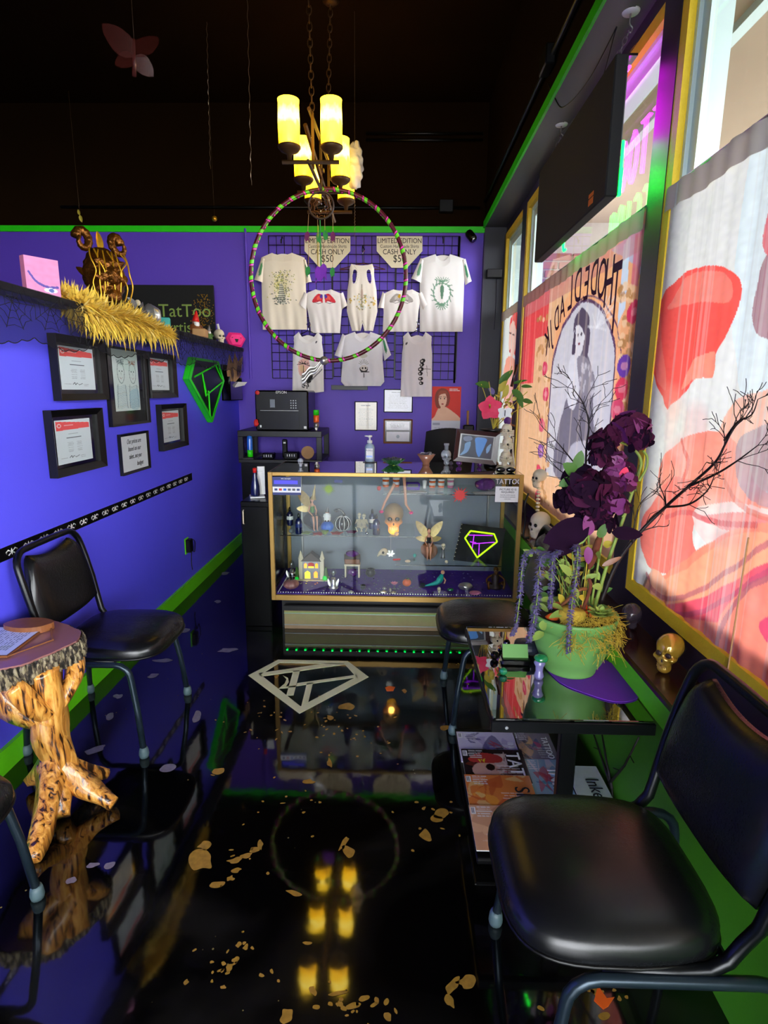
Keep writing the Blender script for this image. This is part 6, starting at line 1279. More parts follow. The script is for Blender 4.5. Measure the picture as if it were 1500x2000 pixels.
# fairies
def fairy(lab, c, h, dress, wing, face=0, wings=((1, 1), (-1, 1)), seat=True, base='stone'):
    x, y, z = c; t = thing('fairy_figurine', lab, 'figurine', c); s = h
    if seat: rock('base_rock', (x, y, z), .2*s, 'grey_stone' if base == 'stone' else 'wood_brown', None, None, 5, (1.2, 1, 1.1), t)
    X = Matrix.Translation((x, y, z+.26*s)) @ Matrix.Rotation(face, 4, 'Z')
    def P(nm, m, f_): b = B(); b.X = X; f_(b); return b.build(nm, m, t, True)
    P('torso', 'flesh', lambda b: b.tube([(0, 0, .1*s), (0, .01*s, .2*s), (0, 0, .33*s), (0, 0, .4*s), (0, 0, .44*s)], [.05*s, .038*s, .055*s, .02*s, .018*s], 12))
    P('dress', dress, lambda b: b.lathe([(.11*s, -.02*s), (.1*s, .04*s), (.055*s, .12*s), (.042*s, .2*s), (.058*s, .3*s), (.05*s, .34*s)], n=14))
    P('head', 'flesh', lambda b: b.sph((0, -.005*s, .48*s), (.045*s, .05*s, .058*s), 14, 10)); P('hair', 'brown_dark', lambda b: (b.sph((0, .018*s, .5*s), (.053*s, .05*s, .058*s), 14, 10), b.tube([(0, .03*s, .5*s), (.01*s, .06*s, .38*s), (0, .05*s, .28*s)], [.045*s, .035*s, .008*s], 8)))
    for q_ in (-1, 1):
        P('arm', 'flesh', lambda b: b.tube([(q_*.055*s, 0, .33*s), (q_*.1*s, -.01*s, .2*s), (q_*.05*s, -.1*s, .13*s), (q_*.045*s, -.13*s, .12*s)], [.02*s, .017*s, .013*s, .012*s], 8))
        P('leg', 'flesh', lambda b: b.tube([(q_*.035*s, -.02*s, .05*s), (q_*.045*s, -.18*s, .09*s), (q_*.04*s, -.2*s, -.06*s), (q_*.04*s, -.2*s, -.2*s), (q_*.04*s, -.25*s, -.23*s)], [.034*s, .028*s, .02*s, .014*s, .01*s], 8))
    for q_, k_ in wings:
        P('wing', wing, lambda b: (b.leaf((q_*.02*s, .05*s, .3*s), (q_*.75, .1, 1), (0, -1, .1), .5*s*k_, .2*s*k_, -.1, 8, .1), b.leaf((q_*.02*s, .05*s, .24*s), (q_*1, .1, .1), (0, -1, .1), .3*s*k_, .14*s*k_, .1, 8, .1)))
    return t
fairy('green dressed fairy with one golden wing and pointed hat seated on the middle shelf', on(610, SA, 3.6), .27, 'leaf_green', 'wing_gold', .5, ((-1, 1.15), (-1, .7))); fairy('winged fairy in dark dress kneeling on the lower right shelf', on(839, SC_, 3.6), .25, 'ink_black', 'wing_gold', 0, ((1, 1.1), (-1, 1.1)), base='wood')
p = on(612, SA+.22, 3.6); t = thing('pointed_hat', 'narrow pointed hat above the green fairy', 'hat', (p[0], 3.6, SA+.2)); B().lathe([(.02, 0), (.01, .03), (.004, .08), (0, .1)], (p[0], 3.6, SA+.2), 10, (.15, 0, 1)).build('cone', 'wing_gold', t, True)
# pumpkins
def pumpkin(lab, c, r, m, stripe=None, stem='black_gloss', name='pumpkin', curl=False, sq=.85):
    x, y, z = c; t = thing(name, lab, 'pumpkin', c); n = 48; rib = lambda a: 1-.09*abs(math.cos(a*4.5))**8*1
    def g(u, v): a = u*2*PI; ph = v*PI; rr = r*math.sin(ph)*(1-.08*(abs(math.cos(a*5)))**6); return (x+rr*math.cos(a), y+rr*math.sin(a), z+r*sq+r*sq*math.cos(ph)*(1-.12*math.exp(-(math.sin(ph)*4)**2)))
    B().grid(g, n, 18, closed=True).build('rind', m, t, True)
    if stripe:
        for k in range(10): a = PI*k/5; B().tube([(x+(r*math.sin(q_)*.925+.001)*math.cos(a), y+(r*math.sin(q_)*.925+.001)*math.sin(a), z+r*sq+(r*sq)*math.cos(q_)) for q_ in [PI*(.06+.88*j/12) for j in range(13)]], .0028, 5).build('stripe', stripe, t, True)
    pts = [(x, y, z+r*sq*1.75), (x+.01, y, z+r*sq*2.15)]+([(x-.005, y, z+r*sq*2.7), (x-.03, y, z+r*sq*2.95), (x-.05, y, z+r*sq*2.8), (x-.042, y, z+r*sq*2.62), (x-.03, y, z+r*sq*2.7)] if curl else [(x+.015, y, z+r*sq*2.3)])
    P_ = spline(pts, 5); B().tube(P_, [r*.16*(1-.75*i/len(P_)) for i in range(len(P_))], 8).build('stem', stem, t, True); return t
pumpkin('black pumpkin with white stripes and a curled stem on the middle shelf', on(669, SA, 3.6), .055, 'black_gloss', 'white_paint', curl=True); pumpkin('bright blue pumpkin under the little wizard on the middle shelf', on(639, SA, 3.55), .042, 'blue'); gnome('wizard_figurine', 'tiny grey hatted wizard standing on the blue pumpkin', on(639, SA+.072, 3.55), .095, 'steel_dull', 'white_paint')
pumpkin('orange and green painted pumpkin ornament on the purple deck', on(797, DZ, 3.5), .028, 'orange', stem='leaf_green'); pumpkin('dull pink pumpkin with a dark figure at the front left of the deck', on(565, DZ, 3.42), .05, 'pine_slab', sq=.6)
gnome('dark_figurine', 'small black and white figure sitting on the pink pumpkin', on(568, DZ+.058, 3.44), .07, 'black_gloss', 'black_gloss')
# leaves of fabric under the shelf figures
for px, m_, lab, py in ((598, 'leaf_pale', 'green fabric leaf under the green fairy', 3.52), (658, 'red', 'red fabric leaf under the striped pumpkin', 3.52), (622, 'red', 'small red fabric leaf beside the green dish', 3.5), (688, 'feather_plum', 'dark red fabric leaf right of the striped pumpkin', 3.56)):
    x, y, z = on(px, SA, py); o = B(); n = 11; o.prism([(x+(.045 if k % 2 else .028)*math.cos(2*PI*k/n*1), y+(.045 if k % 2 else .028)*math.sin(2*PI*k/n)) for k in range(n)], z+.0005, z+.003, lambda a, e, w: (a, e, w)); tag(o.build('fabric_leaf', m_, None), lab, 'leaf')
x, y, z = on(634, SA, 3.49); o = B().lathe([(.008, 0), (.014, .004), (.024, .02), (.026, .022), (.022, .02), (.01, .006), (0, .006)], (x, y, z), 16).build('small_dish', 'leaf_pale', None, True); tag(o, 'tiny green dish in front of the blue pumpkin', 'dish')
# three wise skeletons
t = thing('skeleton_trio', 'pair of small bone skeletons huddled on the middle shelf', 'figurine', on(706, SA, 3.58)); 
for dx, dz in ((-.014, .085), (.016, .08)):
    x, y, z = on(706, SA, 3.58); skull_parts(t, (x+dx, y, z+dz), .035, 0, 'bone', small=True)
    for k in range(5): B().tube([(x+dx+.016*math.cos(a), y+.012*math.sin(a), z+.075-.011*k) for a in [2*PI*j/10 for j in range(10)]], .0025, 5, closed=True).build('rib', 'bone', t, True)
    B().tube([(x+dx, y+.01, z+.085), (x+dx, y+.008, z+.02)], .004, 6).build('spine', 'bone', t, True)
    for q_ in (-1, 1): B().tube([(x+dx+q_*.016, y, z+.078), (x+dx+q_*.026, y-.01, z+.05), (x+dx+q_*.01, y-.016, z+.075)], .003, 5).build('arm', 'bone', t, True); B().tube([(x+dx+q_*.008, y, z+.02), (x+dx+q_*.022, y-.02, z+.03), (x+dx+q_*.01, y-.02, z+.002)], .0035, 5).build('leg', 'bone', t, True)
# glowing skull
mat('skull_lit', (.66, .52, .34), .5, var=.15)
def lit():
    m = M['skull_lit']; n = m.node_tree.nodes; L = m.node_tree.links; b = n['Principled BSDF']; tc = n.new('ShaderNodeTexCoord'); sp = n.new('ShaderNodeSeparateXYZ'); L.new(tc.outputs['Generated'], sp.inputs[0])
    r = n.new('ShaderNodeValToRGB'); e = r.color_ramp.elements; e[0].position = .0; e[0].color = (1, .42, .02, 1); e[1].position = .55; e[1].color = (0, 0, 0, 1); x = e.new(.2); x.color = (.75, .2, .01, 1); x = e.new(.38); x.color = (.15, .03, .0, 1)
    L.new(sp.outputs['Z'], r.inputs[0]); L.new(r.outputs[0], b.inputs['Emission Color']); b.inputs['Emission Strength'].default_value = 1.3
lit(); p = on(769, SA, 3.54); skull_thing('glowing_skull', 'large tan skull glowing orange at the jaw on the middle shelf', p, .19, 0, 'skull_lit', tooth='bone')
l = bpy.data.lights.new('skull_lamp', 'POINT'); l.energy = .35; l.color = (1, .45, .08); l.shadow_soft_size = .02; lo = bpy.data.objects.new('skull_lamp', l); COL.objects.link(lo); lo.location = (p[0], p[1]-.12, p[2]+.02)
x, y, z = on(775, SA, 3.47); o = rock('clear_gem', (x, y, z), .014, 'crystal', 'clear faceted gem in front of the glowing skull', 'gem', 2)
for px, lab, yy, m_ in ((568, 'clear gem at the left end of the middle shelf', 3.5, 'crystal'), (717, 'small silver ball gem beside the skeleton pair', 3.49, 'chrome')): rock('clear_gem', on(px, SA, yy), .016 if px < 600 else .01, m_, lab, 'gem', px)
# lit haunted house
t = thing('haunted_house', 'miniature gothic house with glowing yellow windows on the deck', 'miniature house', on(607, DZ, 3.62)); x, y, z = on(607, DZ, 3.62)
B().box((x, y, z+.065), (.115, .06, .13)).build('walls', 'steel_dull', t); B().prism([(-.066, .128), (.066, .128), (0, .185)], y-.034, y+.034, lambda a, e, w: (x+a, w, z+e)).build('roof', 'brown_dark', t)
for dx in (-.07, .07):
    B().box((x+dx, y-.01, z+.07), (.024, .03, .14)).build('tower', 'bone', t); B().lathe([(.018, 0), (.012, .02), (.003, .05), (0, .055)], (x+dx, y-.01, z+.14), 8).build('spire', 'bone', t); B().lathe([(.018, 0), (.016, .03), (.008, .08), (0, .09)], (x+dx*1.35, y-.02, z), 8).build('cypress', 'leaf_green', t, True)
for dx, dz, w_, h_, m_, nm in ((-.024, .038, .036, .052, 'lit_yellow', 'door_glow'), (.03, .04, .024, .045, 'lit_orange', 'window_glow'), (-.036, .1, .018, .034, 'lit_orange', 'window_glow'), (.036, .1, .018, .034, 'lit_orange', 'window_glow'), (0, .09, .036, .012, 'lit_yellow', 'window_glow'), (0, .108, .038, .026, 'red', 'sign_board')):
    B().prism([(dx-w_/2, dz-h_/2), (dx+w_/2, dz-h_/2), (dx+w_/2, dz+h_*.25), (dx, dz+h_/2), (dx-w_/2, dz+h_*.25)], y-.0305, y-.033, lambda a, e, w: (x+a, w, z+e)).build(nm, m_, t)
B().sph((x-.095, y-.03, z+.01), (.014, .012, .016), 8, 6).sph((x+.09, y-.03, z+.012), (.016, .012, .022), 8, 6).build('green_glow', 'green_glow', t, True); B().bb(x-.11, x+.11, y-.05, y+.04, z, z+.005).build('base', 'bone', t)
hs_ = skull_thing('hanging_skull', 'small white skull hanging on cords at the left side of the case', on(545, .47, 3.76), .07, .3, 'bone', small=True)
x, y, z = on(545, .47, 3.76); B().tube([(x-.02, y, SA-.006), (x, y, z+.07), (x+.02, y, SA-.006)], .0015, 4).build('hanging_cord', 'black_satin', hs_)
# silver bust with snow globe and its neighbour
for px, yy, lab in ((650, 3.44, 'silver winged bust holding an oval glass globe on the deck'), (567, 3.6, 'oval glass globe figurine behind the pink pumpkin')):
    x, y, z = on(px, DZ, yy); t = thing('globe_figurine', lab, 'figurine', (x, y, z)); B().lathe([(0, 0), (.028, 0), (.03, .008), (.02, .02), (.016, .05), (.012, .07), (0, .075)], (x, y, z), 14).build('pedestal', 'silver', t, True); B().sph((x, y, z+.1), (.019, .019, .03), 14, 9).build('globe', 'clear_plastic', t, True)
    for q_ in (-1, 1): b = B(); b.leaf((x+q_*.012, y-.01, z+.01), (q_*.4, 0, 1), (0, -1, 0), .06, .022, .1, 6, .3); b.build('wing', 'silver', t, True)
    B().sph((x, y, z+.098), (.01, .006, .018), 8, 6).build('inner_figure', 'steel_dull', t, True)
# treasure chest tower
x, y, z = on(688, DZ, 3.68); t = thing('treasure_chest', 'little wooden treasure chest stand filled with amethyst on the deck', 'chest', (x, y, z))
for dx in (-.045, .045): B().box((x+dx, y, z+.04), (.01, .05, .08)).build('leg', 'bone', t)
B().box((x, y, z+.085), (.105, .055, .012)).build('shelf_board', 'bone', t); B().box((x, y, z+.11), (.1, .055, .035), 0, .004).build('box_body', 'wood_brown', t); B().tube([(x-.052, y, z+.13), (x+.052, y, z+.13)], .026, 12).build('lid', 'brown_dark', t, True)
rock('amethyst_top', (x, y-.01, z+.14), .03, 'amethyst', None, None, 4, (1.5, 1, .8), t); rock('amethyst_inside', (x, y, z), .032, 'amethyst', None, None, 5, (1.1, .7, .9), t)
x, y, z = on(724, DZ, 3.68); t = thing('cauldron', 'small black cauldron on the deck behind the bird skull', 'cauldron', (x, y, z)); B().lathe([(0, .004), (.02, .004), (.032, .02), (.03, .04), (.024, .05), (.03, .055), (.02, .055), (0, .02)], (x, y, z), 16).build('pot', 'black_satin', t, True)
# bird skull on lower shelf
x, y, z = on(748, SC_, 3.62); t = thing('bird_skull', 'white bird skull at the left end of the lower glass shelf', 'skull', (x, y, z)); B().sph((x+.01, y, z+.035), (.026, .022, .026), 14, 10).tube([(x-.0, y, z+.035), (x-.02, y, z+.022), (x-.034, y, z+.004)], [.02, .012, .003], 10).build('skull_cap', 'bone', t, True); B().sph((x+.004, y-.02, z+.036), (.009, .005, .009), 8, 6).build('eye_hole', 'black_gloss', t, True)
x, y, z = on(764, SC_+.06, 3.5); t = thing('snowflake_ornament', 'silver snowflake pendant hanging under the middle shelf', 'ornament', (x, y, z))
for k in range(6): b = B(); a = PI*k/3; b.leaf((x, y, z), (math.cos(a), 0, math.sin(a)), (0, -1, 0), .026, .016, 0, 4, .1); b.build('petal', 'silver', t)
B().tube([(x, y, z), (x, y, SA-.005)], .001, 4).build('thread', 'silver', t)
x, y, z = on(776, SC_, 3.55); tag(B().box((x, y, z+.006), (.05, .014, .01), .3, .003).build('red_capsule', 'red', None), 'glossy red ornament lying on the lower glass shelf', 'ornament'); x, y, z = on(798, SC_, 3.5); rock('white_stone', (x, y, z), .012, 'bone', 'small white carved stone on the lower shelf left of the fairy', 'stone', 9, (1.5, 1, .8)); rock('white_stone', on(875, SC_, 3.5), .011, 'bone', 'small pale skull shaped bead right of the kneeling fairy', 'stone', 10)
rock('teal_stone', on(812, SC_, 3.62), .013, 'teal', 'small teal stone on the lower shelf beside the fairy', 'stone', 11)
x, y, z = on(868, SC_, 3.62); t = thing('skull_candlestick', 'small stacked skull candlestick right of the kneeling fairy', 'candlestick', (x, y, z)); B().lathe([(0, 0), (.016, 0), (.01, .01), (.008, .05), (.014, .06), (0, .06)], (x, y, z), 12).build('stem', 'steel_dull', t, True); skull_parts(t, (x, y, z+.058), .04, 0, 'bone', small=True)
# black box with glowing beaded gem
QZ = [(902, 1024), (988, 1034), (974, 1104), (886, 1094)]; yy = 3.64; P_ = [aY(*q_, yy) for q_ in QZ]; t = thing('beaded_gem_board', 'tilted black board with a glowing green beaded gem outline, right side of the case', 'board', (sum(P_, V3())/4))
B().prism([(p.x, p.z) for p in P_], yy, yy+.02, lambda a, e, w: (a, w, e)).build('board', 'black_matte', t); 
b = B(); [b.sph(tuple((P_[0]*(1-k/9)+P_[3]*(k/9))+V3((0, -.002, 0))), .004, 6, 4) for k in range(10)]; b.build('edge_beads', 'bone', t)['kind'] = 'stuff'
GQ = [(919, 1037), (965, 1043), (971, 1058), (932, 1089), (908, 1051)]; GP = [aY(*q_, yy-.003) for q_ in GQ]
for k in range(5): B().tube([GP[k], GP[(k+1) % 5]], .0055, 6).build('green_bead_line', 'beads_yellow', t)
for a_, e_ in (((915, 1045), (962, 1046)), ((926, 1044), (922, 1072)), ((924, 1062), (966, 1059)), ((936, 1062), (935, 1084)), ((918, 1058), (930, 1060))): B().tube([aY(*a_, yy-.004), aY(*e_, yy-.004)], .0028, 5).build('purple_bead_line', 'purple_glow', t)
# deck front right: turquoise mermaid, flower, skulls, dark statue, pink stone
x, y, z = on(868, DZ, 3.5); t = thing('mermaid_figurine', 'teal reclining mermaid figurine on the purple deck', 'figurine', (x, y, z)); B().tube(spline([(x+.0, y+.02, z+.075), (x-.012, y+.01, z+.05), (x-.03, y, z+.03), (x-.07, y-.01, z+.018), (x-.11, y-.02, z+.012)], 5), [.008, .012, .014, .016, .018, .02, .02, .02, .019, .018, .017, .016, .015, .013, .012, .01, .009, .008, .006, .005, .004], 10).build('tail_body', 'teal', t, True)
B().sph((x+.003, y+.02, z+.09), .013, 12, 8).build('head', 'flesh', t, True); b = B(); b.leaf((x-.105, y-.02, z+.012), (-1, -.2, .4), (0, -1, .3), .045, .025, 0, 5); b.leaf((x-.105, y-.02, z+.012), (-1, -.2, -.1), (0, -1, .3), .045, .02, 0, 5); b.build('fin', 'grey_stone', t, True)
for q_ in (-1, 1): B().tube([(x, y+.02, z+.065), (x+.02, y-.005*q_, z+.045), (x+.012, y-.02, z+.03)], .004, 6).build('arm', 'flesh', t, True)
x, y, z = on(772, DZ, 3.45); t = thing('crystal_flower', 'pale violet glass flower on the purple deck', 'ornament', (x, y, z)); b = B()
for k in range(9): a = 2*PI*k/9; b.leaf((x, y, z+.022), (math.cos(a), math.sin(a), .5), (0, 0, 1), .032, .02, -.2, 4)
b.build('petals', 'pink_soft', t, True); B().lathe([(0, 0), (.014, 0), (.004, .01), (.004, .022), (0, .024)], (x, y, z), 10).build('foot', 'crystal', t, True)
skull_thing('mini_skull', 'tiny white skull at the front of the deck below the mermaid', on(862, DZ, 3.39), .036, 0, 'bone', small=True); skull_thing('mini_skull', 'tiny silver skull near the front of the deck under the glowing skull', on(764, DZ, 3.38), .026, 0, 'silver', small=True)
x, y, z = on(709, DZ, 3.44); t = thing('dark_jar', 'little round dark stone jar on the front of the deck', 'jar', (x, y, z)); B().lathe([(0, 0), (.012, 0), (.017, .012), (.014, .022), (.016, .024), (.01, .026), (0, .02)], (x, y, z), 14).build('body', 'grey_stone', t, True)
rock('silver_flower', on(915, DZ, 3.45), .034, 'silver', 'crumpled silver ornament on the deck under the black board', 'ornament', 12, (1.4, 1, .7)); rock('green_leaf_stone', on(885, DZ, 3.42), .016, 'gem_green', 'green glass stone near the front of the deck', 'stone', 13, (1.4, 1, .6)); rock('pink_stone', on(935, DZ, 3.36), .026, 'pink_soft', 'pink stone lying at the front right of the deck', 'stone', 14, (1.5, 1, .5))
for px, yy_, r in ((750, 3.36, .016), (770, 3.35, .013), (685, 3.35, .012), (752, 3.42, .01)): rock('shell_gem', on(px, DZ, yy_), r, 'silver', {750: 'largest pearly shell at the front centre of the deck', 770: 'pearly shell right of the largest shell, front of the deck', 685: 'flat pearly shell on the bead string left of centre', 752: 'tiny pearly shell just behind the largest shell'}[px], 'shell', px, (1.5, 1, .5))
x, y, z = on(974, DZ, 3.5); t = thing('skeleton_statue', 'dark bronze crouching skeleton statue at the right end of the deck', 'statue', (x, y, z)); skull_parts(t, (x, y-.01, z+.09), .05, 0, 'bronze', small=True); B().lathe([(0, 0), (.045, 0), (.04, .012), (.02, .03), (.028, .07), (.015, .095), (0, .1)], (x, y, z), 14).build('body', 'brown_dark', t, True)
for q_ in (-1, 1): B().tube(spline([(x+q_*.02, y, z+.085), (x+q_*.055, y-.01, z+.06), (x+q_*.05, y-.03, z+.03), (x+q_*.03, y-.03, z+.045)], 4), .006, 7).build('arm', 'bronze', t, True); B().tube(spline([(x+q_*.02, y, z+.02), (x+q_*.05, y-.04, z+.05), (x+q_*.045, y-.045, z+.004)], 4), .008, 7).build('leg', 'bronze', t, True)
# upper right shelf: tubs, boxes, doll legs
for i, (px, h, lab) in enumerate(((753, .05, 'orange label tub, first from the left on the top shelf'), (773, .05, 'orange label tub, second from the left on the top shelf'), (843, .045, 'orange label tub beside the clear tube'), (860, .045, 'orange label tub right of the middle of the top shelf'), (878, .05, 'frosted tub behind the red splatter'))):
    x, y, z = on(px, SB, 3.7); t = thing('salve_tub', lab, 'tub', (x, y, z), 'salve tubs on the top shelf'); B().lathe([(0, 0), (.017, 0), (.02, .004), (.021, h), (0, h)], (x, y, z), 16).build('body', 'orange' if i < 4 else 'pink_soft', t, True); B().lathe([(.0215, h*.35), (.0215, h*.75)], (x, y, z), 16).build('label', 'white_paint', t, True); B().lathe([(0, h), (.0225, h), (.0225, h+.012), (0, h+.012)], (x, y, z), 16).build('lid', 'white_paint', t, True)
x, y, z = on(828, SB, 3.66); tag(B().lathe([(0, 0), (.01, 0), (.011, .012), (.014, .05), (.001, .055)], (x, y, z), 12).build('cream_tube', 'white_paint', None, True), 'small clear cream tube on the top shelf', 'tube')
x, y, z = on(805, SB, 3.62); t = thing('purple_box', 'dark purple trinket box full of silver bits on the top shelf', 'box', (x, y, z)); B().box((x, y, z+.022), (.085, .06, .044), .1, .004).build('box_body', 'deep_purple', t); B().box((x, y-.031, z+.03), (.07, .002, .02), .1).build('front_print', 'ink_grey', t)
x, y, z = on(945, SB, 3.6); rock('amethyst_geode', (x, y, z), .05, 'amethyst', 'dark purple geode with silver spots at the right of the top shelf', 'geode', 21, (1.3, 1, .85)); x, y, z = on(812, SB, 3.5); 
for px, lab in ((807, 'white card under the purple trinket box'), (945, 'white card under the dark geode')): x, y, z = on(px, SB, 3.52); tag(B().box((x, y, z+.001), (.15, .08, .0015), .2).build('paper_card', 'white_paint', None), lab, 'card')
x, y, z = on(740, SB, 3.55); t = thing('strawberry_ornament', 'tiny red ornament with green top at the left end of the top shelf', 'ornament', (x, y, z)); B().lathe([(0, 0), (.01, .006), (.014, .02), (.008, .03), (0, .03)], (x, y, z), 12).build('fruit', 'red', t, True); b = B(); [b.leaf((x, y, z+.03), (math.cos(a), math.sin(a), .3), (0, 0, 1), .02, .008, .2, 3) for a in (0, 1.2, 2.5, 3.7, 5)]; b.build('top_leaves', 'leaf_green', t)
t = thing('doll_legs', 'doll legs in pink shoes dangling from the shelf edge by the glowing skull', 'doll', on(779, SB-.02, 3.45))
for (xa, ya), (xb, yb_), (xc, yc) in (((789, 930), (793, 985), (803, 1000)), ((771, 945), (752, 980), (745, 998))):
    a, e, c_ = aY(xa, ya, 3.44), aY(xb, yb_, 3.44), aY(xc, yc, 3.44); B().tube([a, e, c_], [.010, .008, .005], 9).build('leg', 'flesh', t, True); B().sph(tuple(c_+V3((0, 0, -.004))), (.014, .02, .009), 10, 6).build('shoe', 'pink', t, True)
# ------------------------------------------------------------------ on top of the case
TT = KT+.001
p = aZ(722, 903, TT); x, y = p.x, p.y; t = thing('sanitizer_bottle', 'white pump bottle of hand sanitizer on the glass case top', 'bottle', (x, y, TT+.004)); h = .165
mat('sanitizer', (.75, .85, .92), .2, trans=.3, coat=.4, var=.03)
B().lathe([(0, .004), (.03, .004), (.033, .012), (.033, .1), (.026, .118), (.014, .124), (.014, .13), (0, .13)], (x, y, TT), 20).build('body', 'sanitizer', t, True); B().lathe([(0, .128), (.017, .128), (.017, .145), (.006, .147), (.006, .165), (.016, .168), (.016, .178), (0, .18)], (x, y, TT), 16).box((x-.018, y, TT+.174), (.03, .01, .008)).build('pump', 'white_paint', t, True)
pl = Pl((x, y-.0335, 0), (1, 0, 0), (0, 0, 1)); b = B(); pl.box(b, -.022, .022, TT+.03, TT+.095, 0, .001); b.build('label', 'white_paint', t); pl.text('PURELL', .014, 0, TT+.082, .001, 'navy', t); b = B(); pl.box(b, -.02, .02, TT+.036, TT+.05, .001, .0016); b.build('label_stripe', 'blue', t)
B().lathe([(0, 0), (.045, 0), (.045, .003), (0, .003)], (x, y, TT), 20).build('coaster', 'black_satin', t)
mat('ice_glass', (.8, .84, .88), .12, trans=.55, var=.1, scale=30, coat=.6)
p = aZ(587, 912, TT); skull_thing('glass_skull', 'small clear glass skull at the left end of the case top', (p.x, p.y, TT), .055, .2, 'ice_glass', 'ink_grey')
p = aZ(768, 908, TT); t = thing('candy_dish', 'green fluted glass dish of dark stones on the case top', 'dish', (p.x, p.y, TT)); x, y = p.x, p.y
mat('green_glass', (.2, .55, .25), .08, trans=.5, coat=.6, var=.3)
B().grid(lambda u, v: (x+(.03+.045*v+.006*v*math.sin(u*2*PI*8))*math.cos(u*2*PI), y+(.03+.045*v+.006*v*math.sin(u*2*PI*8))*math.sin(u*2*PI), TT+.002+.035*v), 64, 6, closed=True).build('bowl', 'green_glass', t, True); b = B(); 
for k in range(22): b.sph((x+random.uniform(-.04, .04), y+random.uniform(-.035, .035), TT+.028+random.random()*.014), random.uniform(.009, .014), 7, 5, .3)
b.build('stones', 'grey_stone', t)['kind'] = 'stuff'
p = aZ(832, 908, TT); x, y = p.x, p.y; t = thing('pink_bowl', 'peach glass bowl of small trinkets on the case top', 'bowl', (x, y, TT)); mat('peach_glass', (.8, .55, .42), .12, trans=.35, coat=.5, var=.2)
B().lathe([(0, 0), (.025, 0), (.022, .01), (.03, .025), (.06, .07), (.058, .07), (.028, .027), (0, .02)], (x, y, TT), 26).build('bowl', 'peach_glass', t, True); b = B(); [b.box((x+random.uniform(-.03, .03), y+random.uniform(-.03, .03), TT+.065+random.random()*.015), (.012, .03, .008), random.random()*3) for _ in range(12)]; b.build('trinkets', 'steel_dull', t)['kind'] = 'stuff'
p = aZ(871, 908, TT); x, y = p.x, p.y; t = thing('skull_decanter', 'clear glass skull shaped bottle on the case top', 'bottle', (x, y, TT)); skull_parts(t, (x, y, TT), .1, .1, 'ice_glass', 'ink_grey'); B().lathe([(.014, .09), (.014, .125), (.017, .126), (.017, .14), (0, .14)], (x, y, TT), 14).build('neck', 'ice_glass', t, True)
QF = [(893, 838), (978, 846), (966, 909), (885, 897)]; yy = 3.62; pl, a0, a1, b0, b1 = px_plane(1, yy, (0, -1, 0), QF); th = -.09; u2 = V3((math.cos(th), 0, math.sin(th)))
pl = Pl(pl.O, u2, V3((-math.sin(th), 0, math.cos(th)))); t = thing('digital_photo_frame', 'mahogany digital photo frame showing blue shapes on the case top', 'photo frame', (pl.O.x, yy, TT))
w_, h_ = .135, .1; pl.frame(B(), -w_, w_, -h_, h_, .026, -.012, .014, .004).build('frame', 'mahogany', t); pl.frame(B(), -w_+.024, w_-.024, -h_+.02, h_-.02, .012, -.01, .006).build('inner_mat', 'steel_dull', t); b = B(); pl.box(b, -w_+.02, w_-.02, -h_+.02, h_-.02, -.012, 0); b.build('back_board', 'black_satin', t)
cv = Cv(100, 72, '2c3848'); cv.smooth([(.45, .1), (.78, .1), (.76, .4), (.7, .7), (.62, .95), (.52, .75), (.46, .4)], '4a90d8'); cv.smooth([(.08, .1), (.3, .06), (.34, .2), (.2, .3), (.08, .25)], '6a7890'); cv.smooth([(.14, .4), (.3, .3), (.3, .55), (.22, .8), (.02, .95), (.12, .7)], '78a8d0', .8); cv.smooth([(.82, .5), (.94, .3), (.92, .6), (.84, .75)], '88b8e0', .8)
pl.rect('screen', cv, -w_+.036, w_-.036, -h_+.032, h_-.032, .001, t, 'print_gloss')
# tower of stacked skulls holding flowers
p = aZ(992, 912, TT); x, y = p.x-.0, 3.55; t = thing('skull_tower', 'tall stack of three bone skulls wrapped by skeleton hands on the case corner', 'sculpture', (x, y, TT))
x = aY(990, 850, y).x
for k in range(3): skull_parts(t, (x+(.004 if k % 2 else -.003), y, TT+.02+.083*k), .095, -.5+.1*k, 'bone')
for k in range(3):
    for q_ in (-1, 1):
        for j in range(4): B().tube(spline([(x+q_*.038, y-.01, TT+.05+.08*k+.009*j), (x+q_*.03, y-.036, TT+.052+.08*k+.009*j), (x+q_*.006, y-.046, TT+.05+.08*k+.009*j)], 4), .0042, 6).build('finger_bone', 'bone', t, True)
for j in range(5): B().tube([(x+.035+.004*j, y+.01-.012*j, TT+.02), (x+.042-.002*j, y+.012-.012*j, TT+.12), (x+.036, y-.012*j+.02, TT+.2)], .0035, 6).build('arm_bone', 'bone', t, True)
B().lathe([(0, 0), (.055, 0), (.058, .01), (.05, .022), (0, .022)], (x, y, TT), 18).build('base', 'bone', t, True)
rock('purple_crystal', (x, y-.0, TT+.275), .024, 'amethyst', 'purple crystal lying on top of the skull tower', 'crystal', 31)
px_ = aY(963, 862, 3.62); zb_ = px_.z
t = fl = thing('flower_arrangement', 'pink hibiscus and leafy silk flower arrangement in a black dish behind the skull tower', 'flower arrangement', (aY(962, 880, 3.72).x, 3.72, TT)); y = 3.72; bx, bz = aY(963, 838, y).x, aY(963, 838, y).z
B().lathe([(0, 0), (.05, 0), (.045, .02), (.02, .04), (.02, bz-TT-.035), (.05, bz-TT-.02), (.085, bz-TT), (.08, bz-TT), (.04, bz-TT-.015), (0, bz-TT-.015)], (bx, y, TT), 24).build('pedestal_dish', 'black_satin', t, True)
def tip(px, py): return aY(px, py, y-random.uniform(0, .05))
